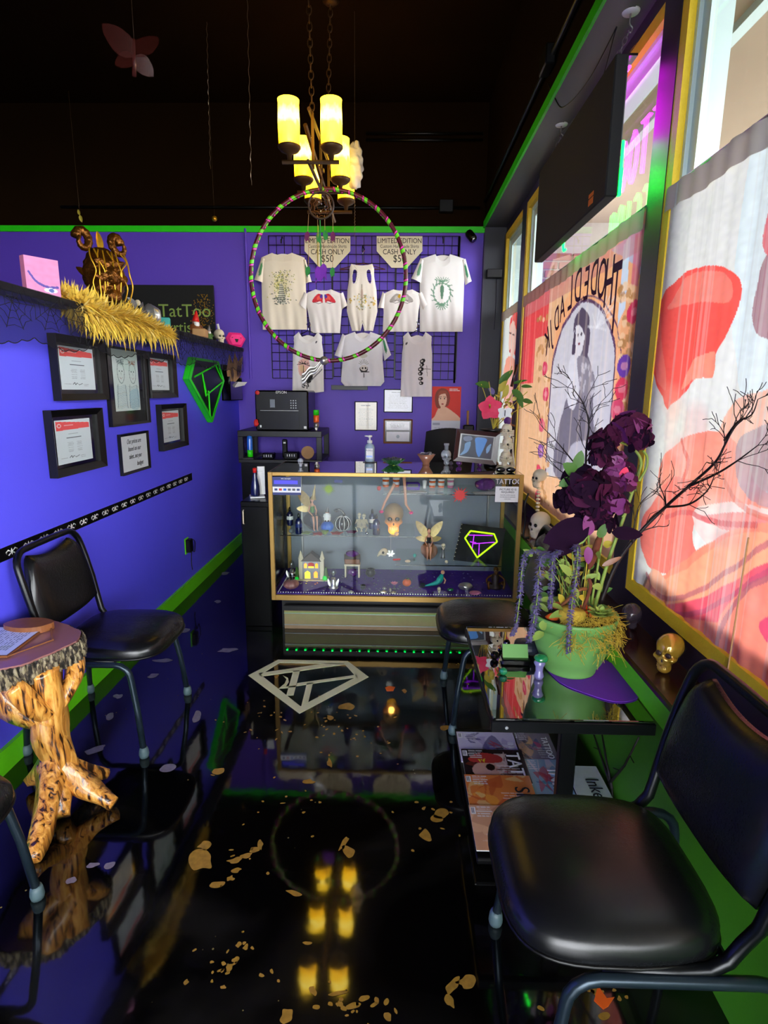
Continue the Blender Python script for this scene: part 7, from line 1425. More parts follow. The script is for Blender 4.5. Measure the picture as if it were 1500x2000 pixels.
for px, py in ((1000, 715), (955, 745), (975, 750), (1020, 742), (1030, 765), (1035, 788), (990, 770), (940, 750), (1005, 760)): B().tube(spline([(bx, y, bz), ((bx+tip(px, py).x)/2, y-.03, (bz+tip(px, py).z)/2+.02), tuple(tip(px, py))], 5), .0025, 5).build('stem', 'leaf_yellow', t)
def lfp(px, py, dx, dz, L, W, m): b = B(); b.leaf(tip(px, py), (dx, -.3, dz), (0, -1, .6), L, W, .25, 7, .2); b.build('leaf', m, t, True)
for a in ((958, 755, -1, .3, .1, .05, 'leaf_green'), (975, 750, .7, .9, .12, .045, 'leaf_green'), (1000, 762, .9, -.6, .1, .05, 'leaf_green'), (1018, 755, 1, .1, .07, .025, 'leaf_green'), (1010, 775, .6, -.9, .08, .035, 'leaf_green'), (1020, 782, 1, -.1, .07, .035, 'leaf_green'), (1000, 750, 1, .4, .1, .02, 'leaf_green'), (975, 765, .5, 1, .08, .04, 'leaf_yellow'), (985, 775, .2, 1, .08, .035, 'leaf_yellow'), (965, 770, -.6, .8, .06, .035, 'amaranth'), (992, 790, .6, -.3, .05, .03, 'feather_pale'), (1000, 782, .5, .4, .05, .03, 'feather_pale')): lfp(*a)
for k in range(26): p = tip(random.uniform(965, 1000), random.uniform(765, 830)); b = B(); b.leaf(p, (random.uniform(-1, 1), -.3, random.uniform(-.5, 1)), (0, -1, .5), .035, .014, .2, 4); b.build('dry_leaf', random.choice(('leaf_yellow', 'feather_pale', 'wood_brown')), t, True)
c_ = aY(957, 797, y-.1)
for k in range(5):
    a = 2*PI*k/5+.4; b = B(); b.leaf(c_, (math.cos(a), -.35, math.sin(a)), (0, -1, 0), .078, .075, .25, 7, .15); b.build('hibiscus_petal', 'rose', t, True)
B().tube([c_, c_+V3((-.01, -.05, .02))], [.004, .006], 6).build('stamen', 'leaf_yellow', t)
B().tube([tip(999, 755), tip(1010, 712)], .009, 8).build('dark_cattail', 'mahogany', t, True)
c_ = aY(986, 806, y-.13); t = thing('paper_butterfly', 'white and black butterfly clipped to the flowers beside the skull tower', 'butterfly', c_)
for s_ in (-1, 1):
    for e_ in (.5, -.7): b = B(); b.leaf(c_, (s_, -.2, e_), (0, -1, 0), .05, .04, .05, 6, .05); b.build('wing', 'white_paint', t, True)
B().tube([c_+V3((-.0, -.004, .015)), c_+V3((0, -.004, -.02))], .0025, 5).build('body', 'ink_black', t)
for (px, py, r, m_, lab) in ((895, 905, .02, 'amethyst', 'small purple stone in front of the photo frame, left'), (935, 907, .018, 'amethyst', 'small purple stone in front of the photo frame, right'), (950, 899, .013, 'orange', 'small orange ball beside the photo frame'), (880, 904, .014, 'crystal_dark', 'grey glass pebble beside the skull bottle')): p = aZ(px, py+4, TT); rock('table_stone', (p.x, p.y-.03, TT), r, m_, lab, 'stone', px)
p = aZ(1003, 920, TT); t = thing('sunglasses', 'dark sunglasses and cable pile on the right corner of the case top', 'sunglasses', (p.x-.06, 3.42, TT)); 
for q_ in (-1, 1): B().sph((p.x-.06+q_*.03, 3.4, TT+.016), (.028, .008, .016), 12, 8).build('lens', 'black_gloss', t, True); B().tube([(p.x-.06+q_*.058, 3.4, TT+.02), (p.x-.06+q_*.05, 3.5, TT+.01)], .003, 5).build('temple', 'black_gloss', t)
B().tube([(p.x-.09, 3.4, TT+.02), (p.x-.03, 3.4, TT+.02)], .002, 5).build('bridge', 'black_gloss', t)
# ------------------------------------------------------------------ behind the case
WY = YB-.004
def bdoc(label, q4, art, border, m_, paper=None): return wall_frame(label, q4, paper, art, border, .016, m_, 1, WY, (0, -1, 0))
def doc(bg):
    def f_(): cv = Cv(50, 66, bg); cv.textrows(.2, .1, .8, .16, 1, '404850', .8, .5, 4); cv.textrows(.12, .22, .88, .88, 14, '70787c', .6, .35, 9); return cv
    return f_
bdoc('cream licence in a thin black frame under the display on the back wall', [(693, 784), (738, 784), (736, 841), (693, 841)], doc('dfd8c4'), .008, 'black_satin'); bdoc('landscape certificate in a thin black frame partly behind the stack print tank top', [(750, 760), (807, 760), (805, 806), (749, 805)], doc('cdd0dc'), .008, 'black_satin')
t, pl, d_ = bdoc('two papers in a brown wooden frame on the back wall', [(749, 818), (806, 819), (805, 866), (749, 866)], lambda: Cv(60, 50, '2a2428').rect(.06, .06, .94, .44, 'dcdce4').rect(.06, .52, .94, .96, 'dcdce4').textrows(.15, .12, .85, .38, 4, '707880', .7, .4, 5).ell(.5, .74, .06, .08, '8090a0', .8), .014, 'wood_brown')
# red vintage calendar poster
def cal():
    cv = Cv(88, 160, 'e03428'); cv.smooth([(.1, .5), (.3, .3), (.5, .34), (.75, .42), (.95, .5), (.98, .56), (.02, .56)], 'efc0a0'); cv.smooth([(.16, .34), (.1, .2), (.16, .08), (.34, .03), (.54, .07), (.62, .18), (.58, .3), (.5, .33), (.3, .36)], '8a3a24'); cv.ell(.37, .22, .14, .13, 'f0c4a4'); cv.ell(.3, .2, .025, .01, '3a2020'); cv.ell(.43, .2, .025, .01, '3a2020'); cv.ell(.37, .29, .04, .012, 'b02028'); cv.smooth([(.2, .16), (.26, .08), (.45, .07), (.53, .13), (.44, .12), (.32, .13)], 'a04a2c'); cv.line([(.26, .175), (.33, .17)], .01, '5a2018'); cv.line([(.4, .17), (.47, .175)], .01, '5a2018'); cv.smooth([(.32, .32), (.44, .32), (.5, .44), (.3, .44)], 'ecbc9c')
    cv.rect(0, .56, 1, 1, 'd8dcea'); cv.rect(.05, .6, .3, .64, 'a0a8c0'); cv.textrows(.08, .68, .92, .96, 6, '9098b0', .6, .3, 8); cv.textrows(.55, .04, .95, .09, 2, 'f6e8e4', .9, .5, 3); return cv
Q4 = [(844, 755), (901, 755), (897, 872), (842, 872)]; pl, a0, a1, b0, b1 = px_plane(1, WY, (0, -1, 0), Q4); t = thing('wall_calendar', 'red vintage portrait calendar pinned on the back wall beside the grid panels', 'calendar', pl.P((a0+a1)/2, b0)); b = B(); pl.box(b, a0, a1, b0, b1, -.003, .002); b.build('pages', 'white_paint', t); pl.rect('picture', cal(), a0, a1, b0, b1, .0028, t); p = aY(880, 768, WY); 
p0, p1 = aY(647, 752, WY), aY(718, 762, WY); tag(B().bb(p0.x, p1.x, YB-.014, YB, p1.z, p0.z, .002).build('magnetic_strip', 'black_satin', None), 'short black magnetic strip on the wall under the palm print tank top', 'strip')
# printer stand
t = thing('printer_stand', 'black open shelf stand under the printer against the left wall', 'shelf', (-1.05, 5.1, 0)); zt = aY(560, 842, 4.86).z; XA, XB_ = aY(466, 900, 4.86).x, aY(628, 840, 4.86).x
B().bb(XA, XB_, 4.86, 5.4, zt-.05, zt, .003).build('top', 'black_satin', t)
zs = aY(560, 897, 4.9).z
for z in (zs,): B().bb(XA, XB_, 4.86, 5.4, z-.03, z, .003).build('shelf_board', 'black_satin', t)
for x in (XA, XB_-.045):
    for y in (4.86, 5.355): B().bb(x, x+.045, y, y+.045, zs, zt-.05, .002).build('post', 'black_satin', t)
q0, q1 = aY(497, 762, 4.88), aY(603, 838, 4.88); X0_, X1_ = q0.x, q1.x; B().bb(XA+.01, XB_-.01, 4.9, 5.39, .0, zs-.03).build('shade_block', 'printer_black', t); B().bb(XA, XA+.02, 4.91, 5.35, zs, zt-.05).build('shade_panel', 'printer_black', t)  # block and panel added as dark fill for the stand's shaded interior
t = thing('printer', 'black office printer with keypad and small screen on the shelf stand', 'printer', ((X0_+X1_)/2, 5.1, zt))
B().bb(X0_, X1_, 4.88, 5.3, zt, q0.z, .012).build('body', 'printer_black', t); pl = Pl((X0_, 4.879, zt), (1, 0, 0), (0, 0, 1)); W_p, H_p = X1_-X0_, q0.z-zt
b = B(); pl.box(b, W_p*.03, W_p*.97, H_p*.52, H_p*.9, 0, .01); b.build('control_panel', 'printer_black', t); b = B(); pl.box(b, W_p*.12, W_p*.82, H_p*.04, H_p*.46, 0, .008); b.build('paper_tray', 'printer_black', t); b = B(); pl.box(b, W_p*.29, W_p*.38, H_p*.58, H_p*.78, .01, .012); b.build('screen', 'grey_panel', t); b = B(); pl.box(b, W_p*.1, W_p*.82, H_p*.5, H_p*.512, .01, .013); b.build('tray_edge', 'steel_dull', t)
for i in range(3):
    for j in range(4): b = B(); pl.box(b, W_p*(.67+.045*i), W_p*(.69+.045*i), H_p*(.56+.06*j), H_p*(.585+.06*j), .01, .012); b.build('key', 'steel_dull', t)
pl.text('EPSON', .03, W_p*.5, H_p*.95, .001, 'white_paint', t); B().sph((X0_+W_p*.06, 4.868, zt+H_p*.94), (.018, .004, .018), 14, 8).build('round_sticker', 'red', t); b = B(); pl.box(b, W_p*.08, W_p*.11, H_p*.08, H_p*.14, 0, .002); pl.box(b, W_p*.91, W_p*.96, H_p*.06, H_p*.12, 0, .002); b.build('small_labels', 'white_paint', t)
x, y = aY(618, 838, 4.95).x, 4.95; t = thing('tumbler', 'green and orange printed can standing on a skull at the printer stand end', 'can', (x, y, zt+.07)); B().lathe([(0, 0), (.022, 0), (.024, .01), (.024, .1), (0, .1)], (x, y, zt+.07), 16).build('can_body', 'orange', t, True); B().lathe([(.0245, .06), (.0245, .1), (.023, .105), (0, .105)], (x, y, zt+.07), 16).build('green_top', 'lime_trim', t, True); skull_thing('silver_skull', 'black and white patterned skull under the green and orange can', (x, y, zt), .072, 0, 'silver')
t = thing('tape_reel', 'brown round disc leaning on the stand shelf', 'disc', (aY(601, 880, 4.95).x, 4.95, zs)); B().lathe([(0, -.01), (.055, -.01), (.055, .01), (0, .01)], (aY(601, 880, 4.95).x, 4.95, zs+.055), 24, (.1, -1, .1)).build('disc', 'kraft', t); 
for i, (px, w_, h_, m_, lab) in enumerate(((525, .1, .05, 'printer_black', 'black desk organizer on the stand shelf, left'), (570, .12, .06, 'printer_black', 'black phone base on the stand shelf, right'))): x = aY(px, 890, 4.95).x; t = thing('desk_gadget', lab, 'gadget', (x, 4.95, zs)); B().box((x, 4.95, zs+h_/2), (w_, .1, h_), 0, .006).build('body', m_, t); [B().box((x-.03+.02*k, 4.9, zs+h_*.55), (.006, .004, .02)).build('marking', 'white_paint', t) for k in range(4)]
x = aY(554, 860, 4.98).x; t = thing('handset', 'black cordless handset standing in its base on the stand shelf', 'phone', (x, 5.03, zs)); B().box((x, 5.03, zs+.08), (.045, .03, .16), 0, .008).build('body', 'printer_black', t); B().box((x, 5.014, zs+.13), (.02, .002, .012)).build('earpiece', 'white_paint', t)
# narrow black cabinet beside the case
CZ = aY(500, 972, 3.5).z
t = thing('low_cabinet', 'narrow black cabinet standing against the left end of the display case', 'cabinet', (-.85, 3.6, 0)); B().bb(-.935, -.765, 3.37, 3.86, 0, CZ, .004).build('body', 'printer_black', t); B().bb(-.928, -.772, 3.362, 3.37, .03, CZ-.03, .002).build('door', 'printer_black', t); B().tube([(-.915, 3.362, CZ-.05), (-.915, 3.345, CZ-.055), (-.915, 3.345, CZ-.13), (-.915, 3.362, CZ-.135)], .004, 6).build('handle', 'bone', t, True)
x = aY(499, 965, 3.5).x; t = thing('soda_bottle', 'dark blue liquid bottle with red cap on a white tray', 'bottle', (x, 3.5, CZ+.012)); B().lathe([(0, 0), (.026, 0), (.028, .01), (.026, .06), (.018, .1), (.009, .14), (.009, .15), (0, .15)], (x, 3.5, CZ+.012), 16).build('body', 'blue_ink', t, True); B().lathe([(.012, .145), (.012, .172), (0, .176)], (x, 3.5, CZ+.012), 12).build('cap', 'red', t, True); tag(B().box((x+.005, 3.52, CZ+.006), (.09, .1, .01), .3, .003).build('white_tray', 'white_paint', None), 'white tray under the dark blue bottle', 'tray'); tag(B().box((x+.025, 3.56, CZ+.1), (.045, .012, .175), .1).build('white_card', 'white_paint', None), 'white card standing behind the dark blue bottle', 'card')
x = aY(487, 870, 4.84).x; t = thing('spray_bottle', 'blue and green spray can beside the printer stand', 'can', (-1.41, 4.6, .9)); z_s = aY(487, 892, 4.6).z; xx = aY(488, 870, 4.6).x
t.location = (xx, 4.6, z_s); B().lathe([(0, 0), (.022, 0), (.022, .02), (.022, .14), (.018, .165), (0, .17)], (xx, 4.6, z_s), 16).build('can_body', 'blue', t, True); B().lathe([(.0225, .0), (.0225, .055)], (xx, 4.6, z_s), 16).build('green_band', 'lime_trim', t, True)
tag(B().bb(xx-.05, xx+.04, 4.55, 4.86, z_s-.02, z_s, .003).build('side_shelf', 'black_satin', None), 'small black wall shelf under the blue spray can', 'shelf')
p = aY(491, 828, 4.7); tag(B().sph((p.x, 4.86, p.z), (.02, .012, .03), 10, 7, .3).build('red_ornament', 'red', None), 'small red ornament hanging at the left side of the printer', 'ornament')
# office chair behind the counter
t = thing('office_chair', 'black rounded office chair back behind the case', 'chair', (.42, 4.55, 0)); c_ = aY(878, 880, 4.5)
def ob(u, v): a = (u-.5)*2; b_ = (v-.5)*2; r = (abs(a)**3+abs(b_)**3)**(1/3); return (c_.x+.2*a*(1-.1*abs(b_)), 4.5+.05*a*a-.03*(1-min(1, r))**.5, c_.z-.1+.27*b_*(1-.12*a*a))
B().grid(ob, 20, 20).grid(lambda u, v: tuple(V3(ob(1-u, v))+V3((0, .06, 0))), 20, 20).build('backrest', 'black_matte', t, True); B().tube([(c_.x, 4.6, c_.z-.3), (c_.x, 4.6, .5), (c_.x, 4.75, .45)], .02, 8).build('post', 'black_satin', t); B().box((c_.x, 4.78, .47), (.46, .44, .08), 0, .03).build('seat', 'black_matte', t)
for k in range(5): a = 2*PI*k/5; B().tube([(c_.x, 4.78, .1), (c_.x+.26*math.cos(a), 4.78+.26*math.sin(a), .05)], .016, 6).build('base_arm', 'black_satin', t); B().sph((c_.x+.26*math.cos(a), 4.78+.26*math.sin(a), .026), .026, 8, 6).build('caster', 'black_satin', t)
B().tube([(c_.x, 4.78, .1), (c_.x, 4.78, .43)], .025, 8).build('gas_lift', 'black_satin', t)
p = aY(914, 815, YB-.06); tag(B().tube([(p.x, YB-.05, p.z-.07), (p.x, YB-.04, p.z+.06)], .011, 8).build('wooden_handle', 'kraft', None, True), 'light wooden tool handle hanging against the back wall by the calendar', 'handle')
tag(B().box((p.x+.01, YB-.05, p.z-.3), (.1, .04, .46), 0, .01).build('handle_rack', 'black_satin', None), 'black rack holding the wooden tool handle behind the photo frame', 'rack')
# ------------------------------------------------------------------ green pot with artificial plants
PX, PY = .615, 1.885
t = pot = thing('potted_flowers', 'lime green pot of dark silk flowers, black twigs and hanging purple amaranth', 'potted plant', (PX, PY, TZ+.004))
z0 = TZ+.004
B().lathe([(0, 0), (.085, 0), (.088, .006), (.086, .012), (.105, .04), (.124, .09), (.134, .14), (.135, .165), (.140, .168), (.146, .2), (.148, .208), (.143, .212), (.137, .205), (.128, .16), (.12, .1), (0, .1)], (PX, PY, z0), 56).build('pot', 'pot_green', t, True)
B().lathe([(0, 0), (.132, 0), (.11, .012), (.05, .02), (0, .022)], (PX, PY, z0+.178), 28).build('soil', 'soil', t, True)
RZ = z0+.2
PP = lambda px, py, y: aY(px, py, y)
def stem(pts, r, m, name='stem', k=7): P_ = spline([tuple(p) for p in pts], k); r1 = r if not hasattr(r, '__len__') else None; return B().tube(P_, r if r1 else [r[0]+(r[1]-r[0])*i/(len(P_)-1) for i in range(len(P_))], 7).build(name, m, t, True)
# moss spilling over the rim
b = B()
for k in range(420):
    a = random.uniform(-2.1, -.05); rr = random.uniform(.1, .152); h = random.random(); p = V3((PX+rr*math.cos(a), PY+rr*math.sin(a), RZ+.02-max(0, rr-.13)*4+random.uniform(-.02, .02)))
    d = V3((random.uniform(-1, 1), random.uniform(-1, .4), random.uniform(-.9, .5))); L_ = random.uniform(.02, .06); q_ = p+d.normalized()*L_; q_.z -= .01; b.tube([p, (p+q_)/2+V3((random.uniform(-.01, .01), 0, random.uniform(-.006, .01))), q_], .0009, 3, False)
b.build('moss', 'moss', t)['kind'] = 'stuff'
b = B()
for k in range(70): a = random.uniform(-1.3, -.2); rr = .15; p = V3((PX+rr*math.cos(a), PY+rr*math.sin(a), RZ-random.random()*.09)); q_ = p+V3((random.uniform(-.02, .03), -.006, random.uniform(-.05, .0))); b.tube([p, (p+q_)/2+V3((0, -.008, .006)), q_], .0009, 3, False)
b.build('hanging_moss', 'leaf_yellow', t)['kind'] = 'stuff'
rock('moss_ball', (PX-.03, PY-.075, RZ-.012), .04, 'moss', None, None, 40, (1.3, 1, .9), t, True)
for k in range(10): a = random.random()*6.28; rock('bark_chip', (PX+.09*math.cos(a)*random.random(), PY+.09*math.sin(a), RZ-.01), .022, random.choice(('cattail', 'orange', 'brown_dark')), None, None, 50+k, (1.3, 1, .5), t)
# rosette succulent
sc_ = aY(1172, 1205, PY-.11)
for ring, (n, L_, el) in enumerate(((9, .05, .25), (8, .038, .6), (6, .026, 1.0), (4, .016, 1.35))):
    for k in range(n):
        a = 2*PI*k/n+ring*.4; b = B(); d = V3((math.cos(a)*math.cos(el), math.sin(a)*math.cos(el)*.7-.25, math.sin(el))); b.leaf(sc_, d, (0, 0, 1), L_, L_*.55, -.15, 5, .5); b.build('succulent_leaf', 'leaf_pale', t, True)
# trailing leaf at left rim
for px, py, dx, dz, L_ in ((1110, 1195, -.9, -.1, .07), (1100, 1190, -.5, .3, .06), (1085, 1175, -1, .3, .06), (1128, 1170, -.2, .8, .05), (1062, 1235, -.5, -.2, .05), (1058, 1230, .1, .7, .04)): b = B(); b.leaf(aY(px, py, PY-.08), (dx, -.2, dz), (0, -.4, 1), L_, .03, .2, 6, .25); b.build('leaf', 'leaf_pale', t, True)
# hanging amaranth tassels
for i, (pts, w_) in enumerate(((((1120, 1120), (1075, 1085), (1033, 1078), (1020, 1110), (1016, 1160), (1008, 1220), (1000, 1240)), .012), (((1115, 1130), (1085, 1090), (1060, 1085), (1052, 1130), (1048, 1180), (1040, 1225), (1032, 1252)), .018), (((1118, 1130), (1100, 1080), (1082, 1085), (1078, 1120), (1076, 1160), (1074, 1188)), .013), (((1122, 1130), (1118, 1080), (1128, 1070), (1126, 1120), (1117, 1180), (1112, 1230), (1110, 1274)), .012))):
    yy = PY-(.16 if i == 3 else .1); P_ = spline([tuple(aY(px, py, yy if j > 1 else PY-.04)) for j, (px, py) in enumerate(pts)], 12); B().tube(P_, .002, 5).build('amaranth_stem', 'stem_green', t, True); b = B(); n = len(P_)
    for j in range(14, n):
        for k in range(11): a = random.random()*2*PI; d = V3((math.cos(a), math.sin(a), random.uniform(-.6, .4))); b.leaf(V3(P_[j])+d*.002+V3((0, 0, random.uniform(-.004, .004))), d, (0, 0, 1), w_*(1.0-.45*(j/n)**4)*random.uniform(.6, 1.3), .007, .1, 2, .3)
    b.build('amaranth_tassel', 'amaranth', t, True)['kind'] = 'stuff'
# leafy filler: green and yellow leaves
for k in range(56):
    px, py = random.uniform(1040, 1180), random.uniform(1050, 1180); p = aY(px, py, PY+random.uniform(-.06, .08)); b = B(); b.leaf(p, (random.uniform(-1, 1), random.uniform(-.7, .1), random.uniform(-.5, 1)), (random.uniform(-.4, .4), -1, .6), random.uniform(.03, .06), random.uniform(.014, .03), random.uniform(-.1, .4), 5, .25); b.build('leaf', random.choice(('leaf_green', 'leaf_pale', 'leaf_pale', 'leaf_yellow', 'grey_leaf' if 0 else 'leaf_green')), t, True)
for k in range(16): px = random.uniform(1060, 1165); stem([(PX+random.uniform(-.06, .06), PY+random.uniform(-.05, .05), RZ-.02), aY(px, random.uniform(1060, 1120), PY+random.uniform(-.04, .06))], .002, random.choice(('leaf_yellow', 'brown_dark', 'stem_green')), k=3)
for px0, py0, px1, py1, m_ in ((1090, 1190, 1145, 1150, 'wood_brown'), (1135, 1200, 1150, 1130, 'cattail')): stem([aY(px0, py0, PY-.04), aY((px0+px1)/2+10, (py0+py1)/2-15, PY-.06), aY(px1, py1, PY-.05)], .006, m_)
# cattail
stem([aY(1140, 1190, PY), aY(1148, 1120, PY-.02), aY(1152, 1112, PY-.02)], .002, 'leaf_yellow'); a, e = aY(1150, 1112, PY-.03), aY(1174, 1042, PY-.03); P_ = [a+(e-a)*k/10 for k in range(11)]; B().tube(P_, [.003, .009, .0115, .012, .012, .012, .0118, .0115, .011, .009, .003], 12).build('cattail', 'cattail', t, True)
# green arching stems
stem([aY(1160, 1190, PY), aY(1190, 1090, PY), aY(1222, 1000, PY), aY(1245, 930, PY), aY(1252, 900, PY), aY(1235, 875, PY), aY(1205, 862, PY-.02), aY(1190, 864, PY-.03)], (.0065, .0035), 'stem_green'); stem([aY(1248, 940, PY), aY(1262, 915, PY), aY(1264, 893, PY), aY(1256, 880, PY)], .004, 'stem_green')
for pts in (((1232, 965), (1222, 945), (1205, 938)), ((1242, 960), (1240, 930), (1222, 905), (1205, 912)), ((1205, 1048), (1190, 1035), (1172, 1030)), ((1215, 1010), (1222, 998), (1212, 985), (1200, 985))): stem([aY(px, py, PY-.01) for px, py in pts], .003, 'stem_green')
# dark ruffled flower heads
def blossom(c, R, mats, seed, n=46, name='flower_head'):
    rng = random.Random(seed); hd = None; groups = {m_: B() for m_ in mats}
    for k in range(n):
        fr = k/n; el = math.asin(1-1.5*fr); az = k*2.4; d = V3((math.cos(az)*math.cos(el), math.sin(az)*math.cos(el)*.9, math.sin(el))); up = V3((0, 0, 1)) if el < .9 else V3((1, 0, 0))
        m_ = mats[k % len(mats)]; L_ = R*rng.uniform(.6, .85); tg = d.cross(V3((rng.uniform(-1, 1), rng.uniform(-1, 1), rng.uniform(-1, 1)))).normalized(); groups[m_].leaf(V3(c)+d*R*(.35+.3*rng.random())-tg*L_*.45, tg+d*.35, d, L_, L_*rng.uniform(1.1, 1.5), rng.uniform(-.3, .25), 6, rng.uniform(-.3, .3), 1, 1.5)
    b = groups[mats[0]]; b.sph(tuple(c), R*.45, 14, 9, .1); first = None
    for m_ in mats:
        o = groups[m_].build(name if first is None else 'petals', m_, t if first is None else first, True); first = first or o
    return first
FH = [(1232, 840, .062, ('petal_dark', 'petal_plum'), 1), (1197, 852, .035, ('petal_dark',), 2), (1250, 862, .04, ('petal_dark', 'petal_black'), 3), (1178, 868, .045, ('petal_dark', 'petal_black'), 4), (1200, 900, .04, ('petal_dark', 'petal_plum'), 5), (1168, 895, .035, ('petal_black', 'petal_dark'), 6), (1215, 925, .04, ('petal_dark', 'petal_plum'), 7), (1196, 940, .05, ('petal_dark', 'petal_plum'), 8), (1145, 955, .07, ('petal_black', 'petal_dark'), 9), (1118, 980, .055, ('petal_black',), 10), (1165, 985, .065, ('petal_black', 'petal_dark'), 11), (1200, 985, .045, ('petal_dark', 'petal_plum'), 12), (1150, 1020, .045, ('petal_black', 'petal_dark'), 13), (1182, 1020, .035, ('petal_dark', 'petal_black'), 14), (1225, 945, .03, ('petal_plum', 'petal_dark'), 15), (1130, 930, .045, ('petal_black',), 16)]
for px, py, R_, ms, sd in FH: blossom(aY(px, py, PY-.02-.04*(sd % 3 == 0)), R_*1.2, ms, sd, 44 if R_ > .045 else 26)
stem([aY(1150, 1180, PY), aY(1150, 1080, PY+.02), aY(1148, 1000, PY)], .004, 'stem_green'); stem([aY(1155, 1180, PY), aY(1175, 1060, PY), aY(1190, 960, PY)], .004, 'stem_green')
for px, py, dx, dz, L_, W_, m_ in ((1150, 1025, -1, -.35, .16, .09, 'petal_black'), (1130, 1040, -.9, -.7, .13, .07, 'petal_black'), (1195, 1040, 1, .0, .1, .045, 'petal_black'), (1152, 1045, -.3, 1, .07, .04, 'petal_plum'), (1148, 1068, .1, -1, .06, .03, 'petal_plum'), (1215, 935, .2, .9, .04, .03, 'rose'), (1130, 930, -.6, .5, .07, .045, 'leaf_green'), (1125, 915, .2, 1, .06, .035, 'leaf_green'), (1118, 935, -.8, -.4, .05, .03, 'leaf_green'), (1176, 1105, 1, .6, .07, .018, 'wood_brown'), (1170, 1050, .3, 1, .05, .03, 'leaf_green')): b = B(); b.leaf(aY(px, py, PY-.05), (dx, -.2, dz), (0, -1, .4), L_, W_, .15, 8, .15); b.build('leaf', m_, t, True)
# black twiggy branches
def twig(name, main, seed, r0, depth=4, spread=1.0, bias=None):
    rng = random.Random(seed); b = B(); cnt = [0]
    def rec(p, d, L, r, dp):
        pts = [p]; q_ = V3(p); dd = V3(d)
        for k in range(3): dd = (dd+V3((rng.uniform(-.3, .3), rng.uniform(-.25, .25), rng.uniform(-.25, .3)))*.8).normalized(); q_ = q_+dd*L/3; q_.x = min(q_.x, XC-.03); pts.append(V3(q_))
        b.tube(pts, [max(.0009, r*(1-.14*i)) for i in range(4)], 5); cnt[0] += 1
        if dp <= 0: return
        for k in range(2 if rng.random() < .75 else 3):
            nd = (dd+V3((rng.uniform(-1, 1), rng.uniform(-.6, .6), rng.uniform(-.8, 1)))*.75*spread).normalized(); s_ = pts[rng.choice((1, 2, 3))] if k else pts[3]; rec(s_, nd, L*rng.uniform(.6, .85), r*.6, dp-1)
    P_ = [V3(p) for p in main]; n = len(P_); sp_ = spline([tuple(p) for p in P_], 5); b.tube(sp_, [r0*(1-.75*i/len(sp_)) for i in range(len(sp_))], 7)
    for i in range(n//3, n):
        for k in range(2): d = (P_[i]-P_[i-1]).normalized(); nd = (d+V3((rng.uniform(-1, 1), rng.uniform(-.6, .3), rng.uniform(-.8, .9)))*.9).normalized(); rec(P_[i], nd, rng.uniform(.05, .075)*(1.1 if i < n-1 else .9), r0*.38*(1-.5*i/n), depth-1)
    return b.build(name, 'twig_black', t, True)
yb = PY
def PB(px, py, y):
    p = aY(px, py, y); return p if p.x < XC-.06 else aX(px, py, XC-.06)
twig('black_branch', [PB(1172, 1180, yb), PB(1205, 1100, yb), PB(1250, 1040, yb-.02), PB(1300, 990, yb-.05), PB(1345, 950, yb-.1), PB(1395, 905, yb-.15), PB(1415, 870, yb-.18), PB(1430, 840, yb-.2)], 5, .0075, 3)
twig('black_branch', [PB(1345, 950, yb-.1), PB(1400, 925, yb-.16), PB(1440, 900, yb-.2), PB(1480, 870, yb-.25)], 8, .004, 3); twig('black_branch', [PB(1300, 990, yb-.05), PB(1345, 985, yb-.1), PB(1380, 960, yb-.14), PB(1395, 930, yb-.15)], 11, .004, 2); twig('black_branch', [PB(1415, 860, yb-.18), PB(1440, 825, yb-.2), PB(1468, 810, yb-.22), PB(1480, 780, yb-.22)], 9, .0035, 2)
twig('black_branch', [PB(1235, 1060, yb-.02), PB(1240, 1020, yb-.02), PB(1250, 985, yb-.02), PB(1275, 960, yb-.04)], 12, .003, 2); twig('black_branch', [PB(1140, 1150, yb+.05), PB(1142, 1000, yb+.05), PB(1145, 880, yb+.05), PB(1150, 830, yb+.04), PB(1140, 790, yb+.03), PB(1120, 760, yb+.02)], 14, .005, 3); twig('black_branch', [PB(1143, 930, yb+.05), PB(1110, 890, yb+.03), PB(1085, 860, yb+.02), PB(1060, 835, yb+.02)], 16, .003, 2); twig('black_branch', [PB(1142, 960, yb+.05), PB(1120, 935, yb+.03), PB(1095, 920, yb+.02), PB(1075, 900, yb+.02)], 19, .003, 2)
# dark bare twigs leaning on the green wall under the table
tw = thing('dry_twigs', 'dark bare twigs standing under the table against the green wall', 'twigs', (.76, 1.75, 0)); 
for pts in (((1195, 1540), (1175, 1480), (1160, 1435)), ((1195, 1540), (1185, 1490), (1176, 1435)), ((1190, 1530), (1220, 1495), (1248, 1440)), ((1200, 1620), (1195, 1540), (1185, 1500))):
    B().tube([aX(px, py, .79) for px, py in pts], [.006, .004, .003], 6).build('twig', 'twig_black', tw, True)
for a_, e_ in (((1230, 1475), (1238, 1490)), ((1210, 1505), (1198, 1500)), ((1172, 1465), (1160, 1460))): B().tube([aX(*a_, .79), aX(*e_, .79)], .002, 4).build('side_twig', 'twig_black', tw)
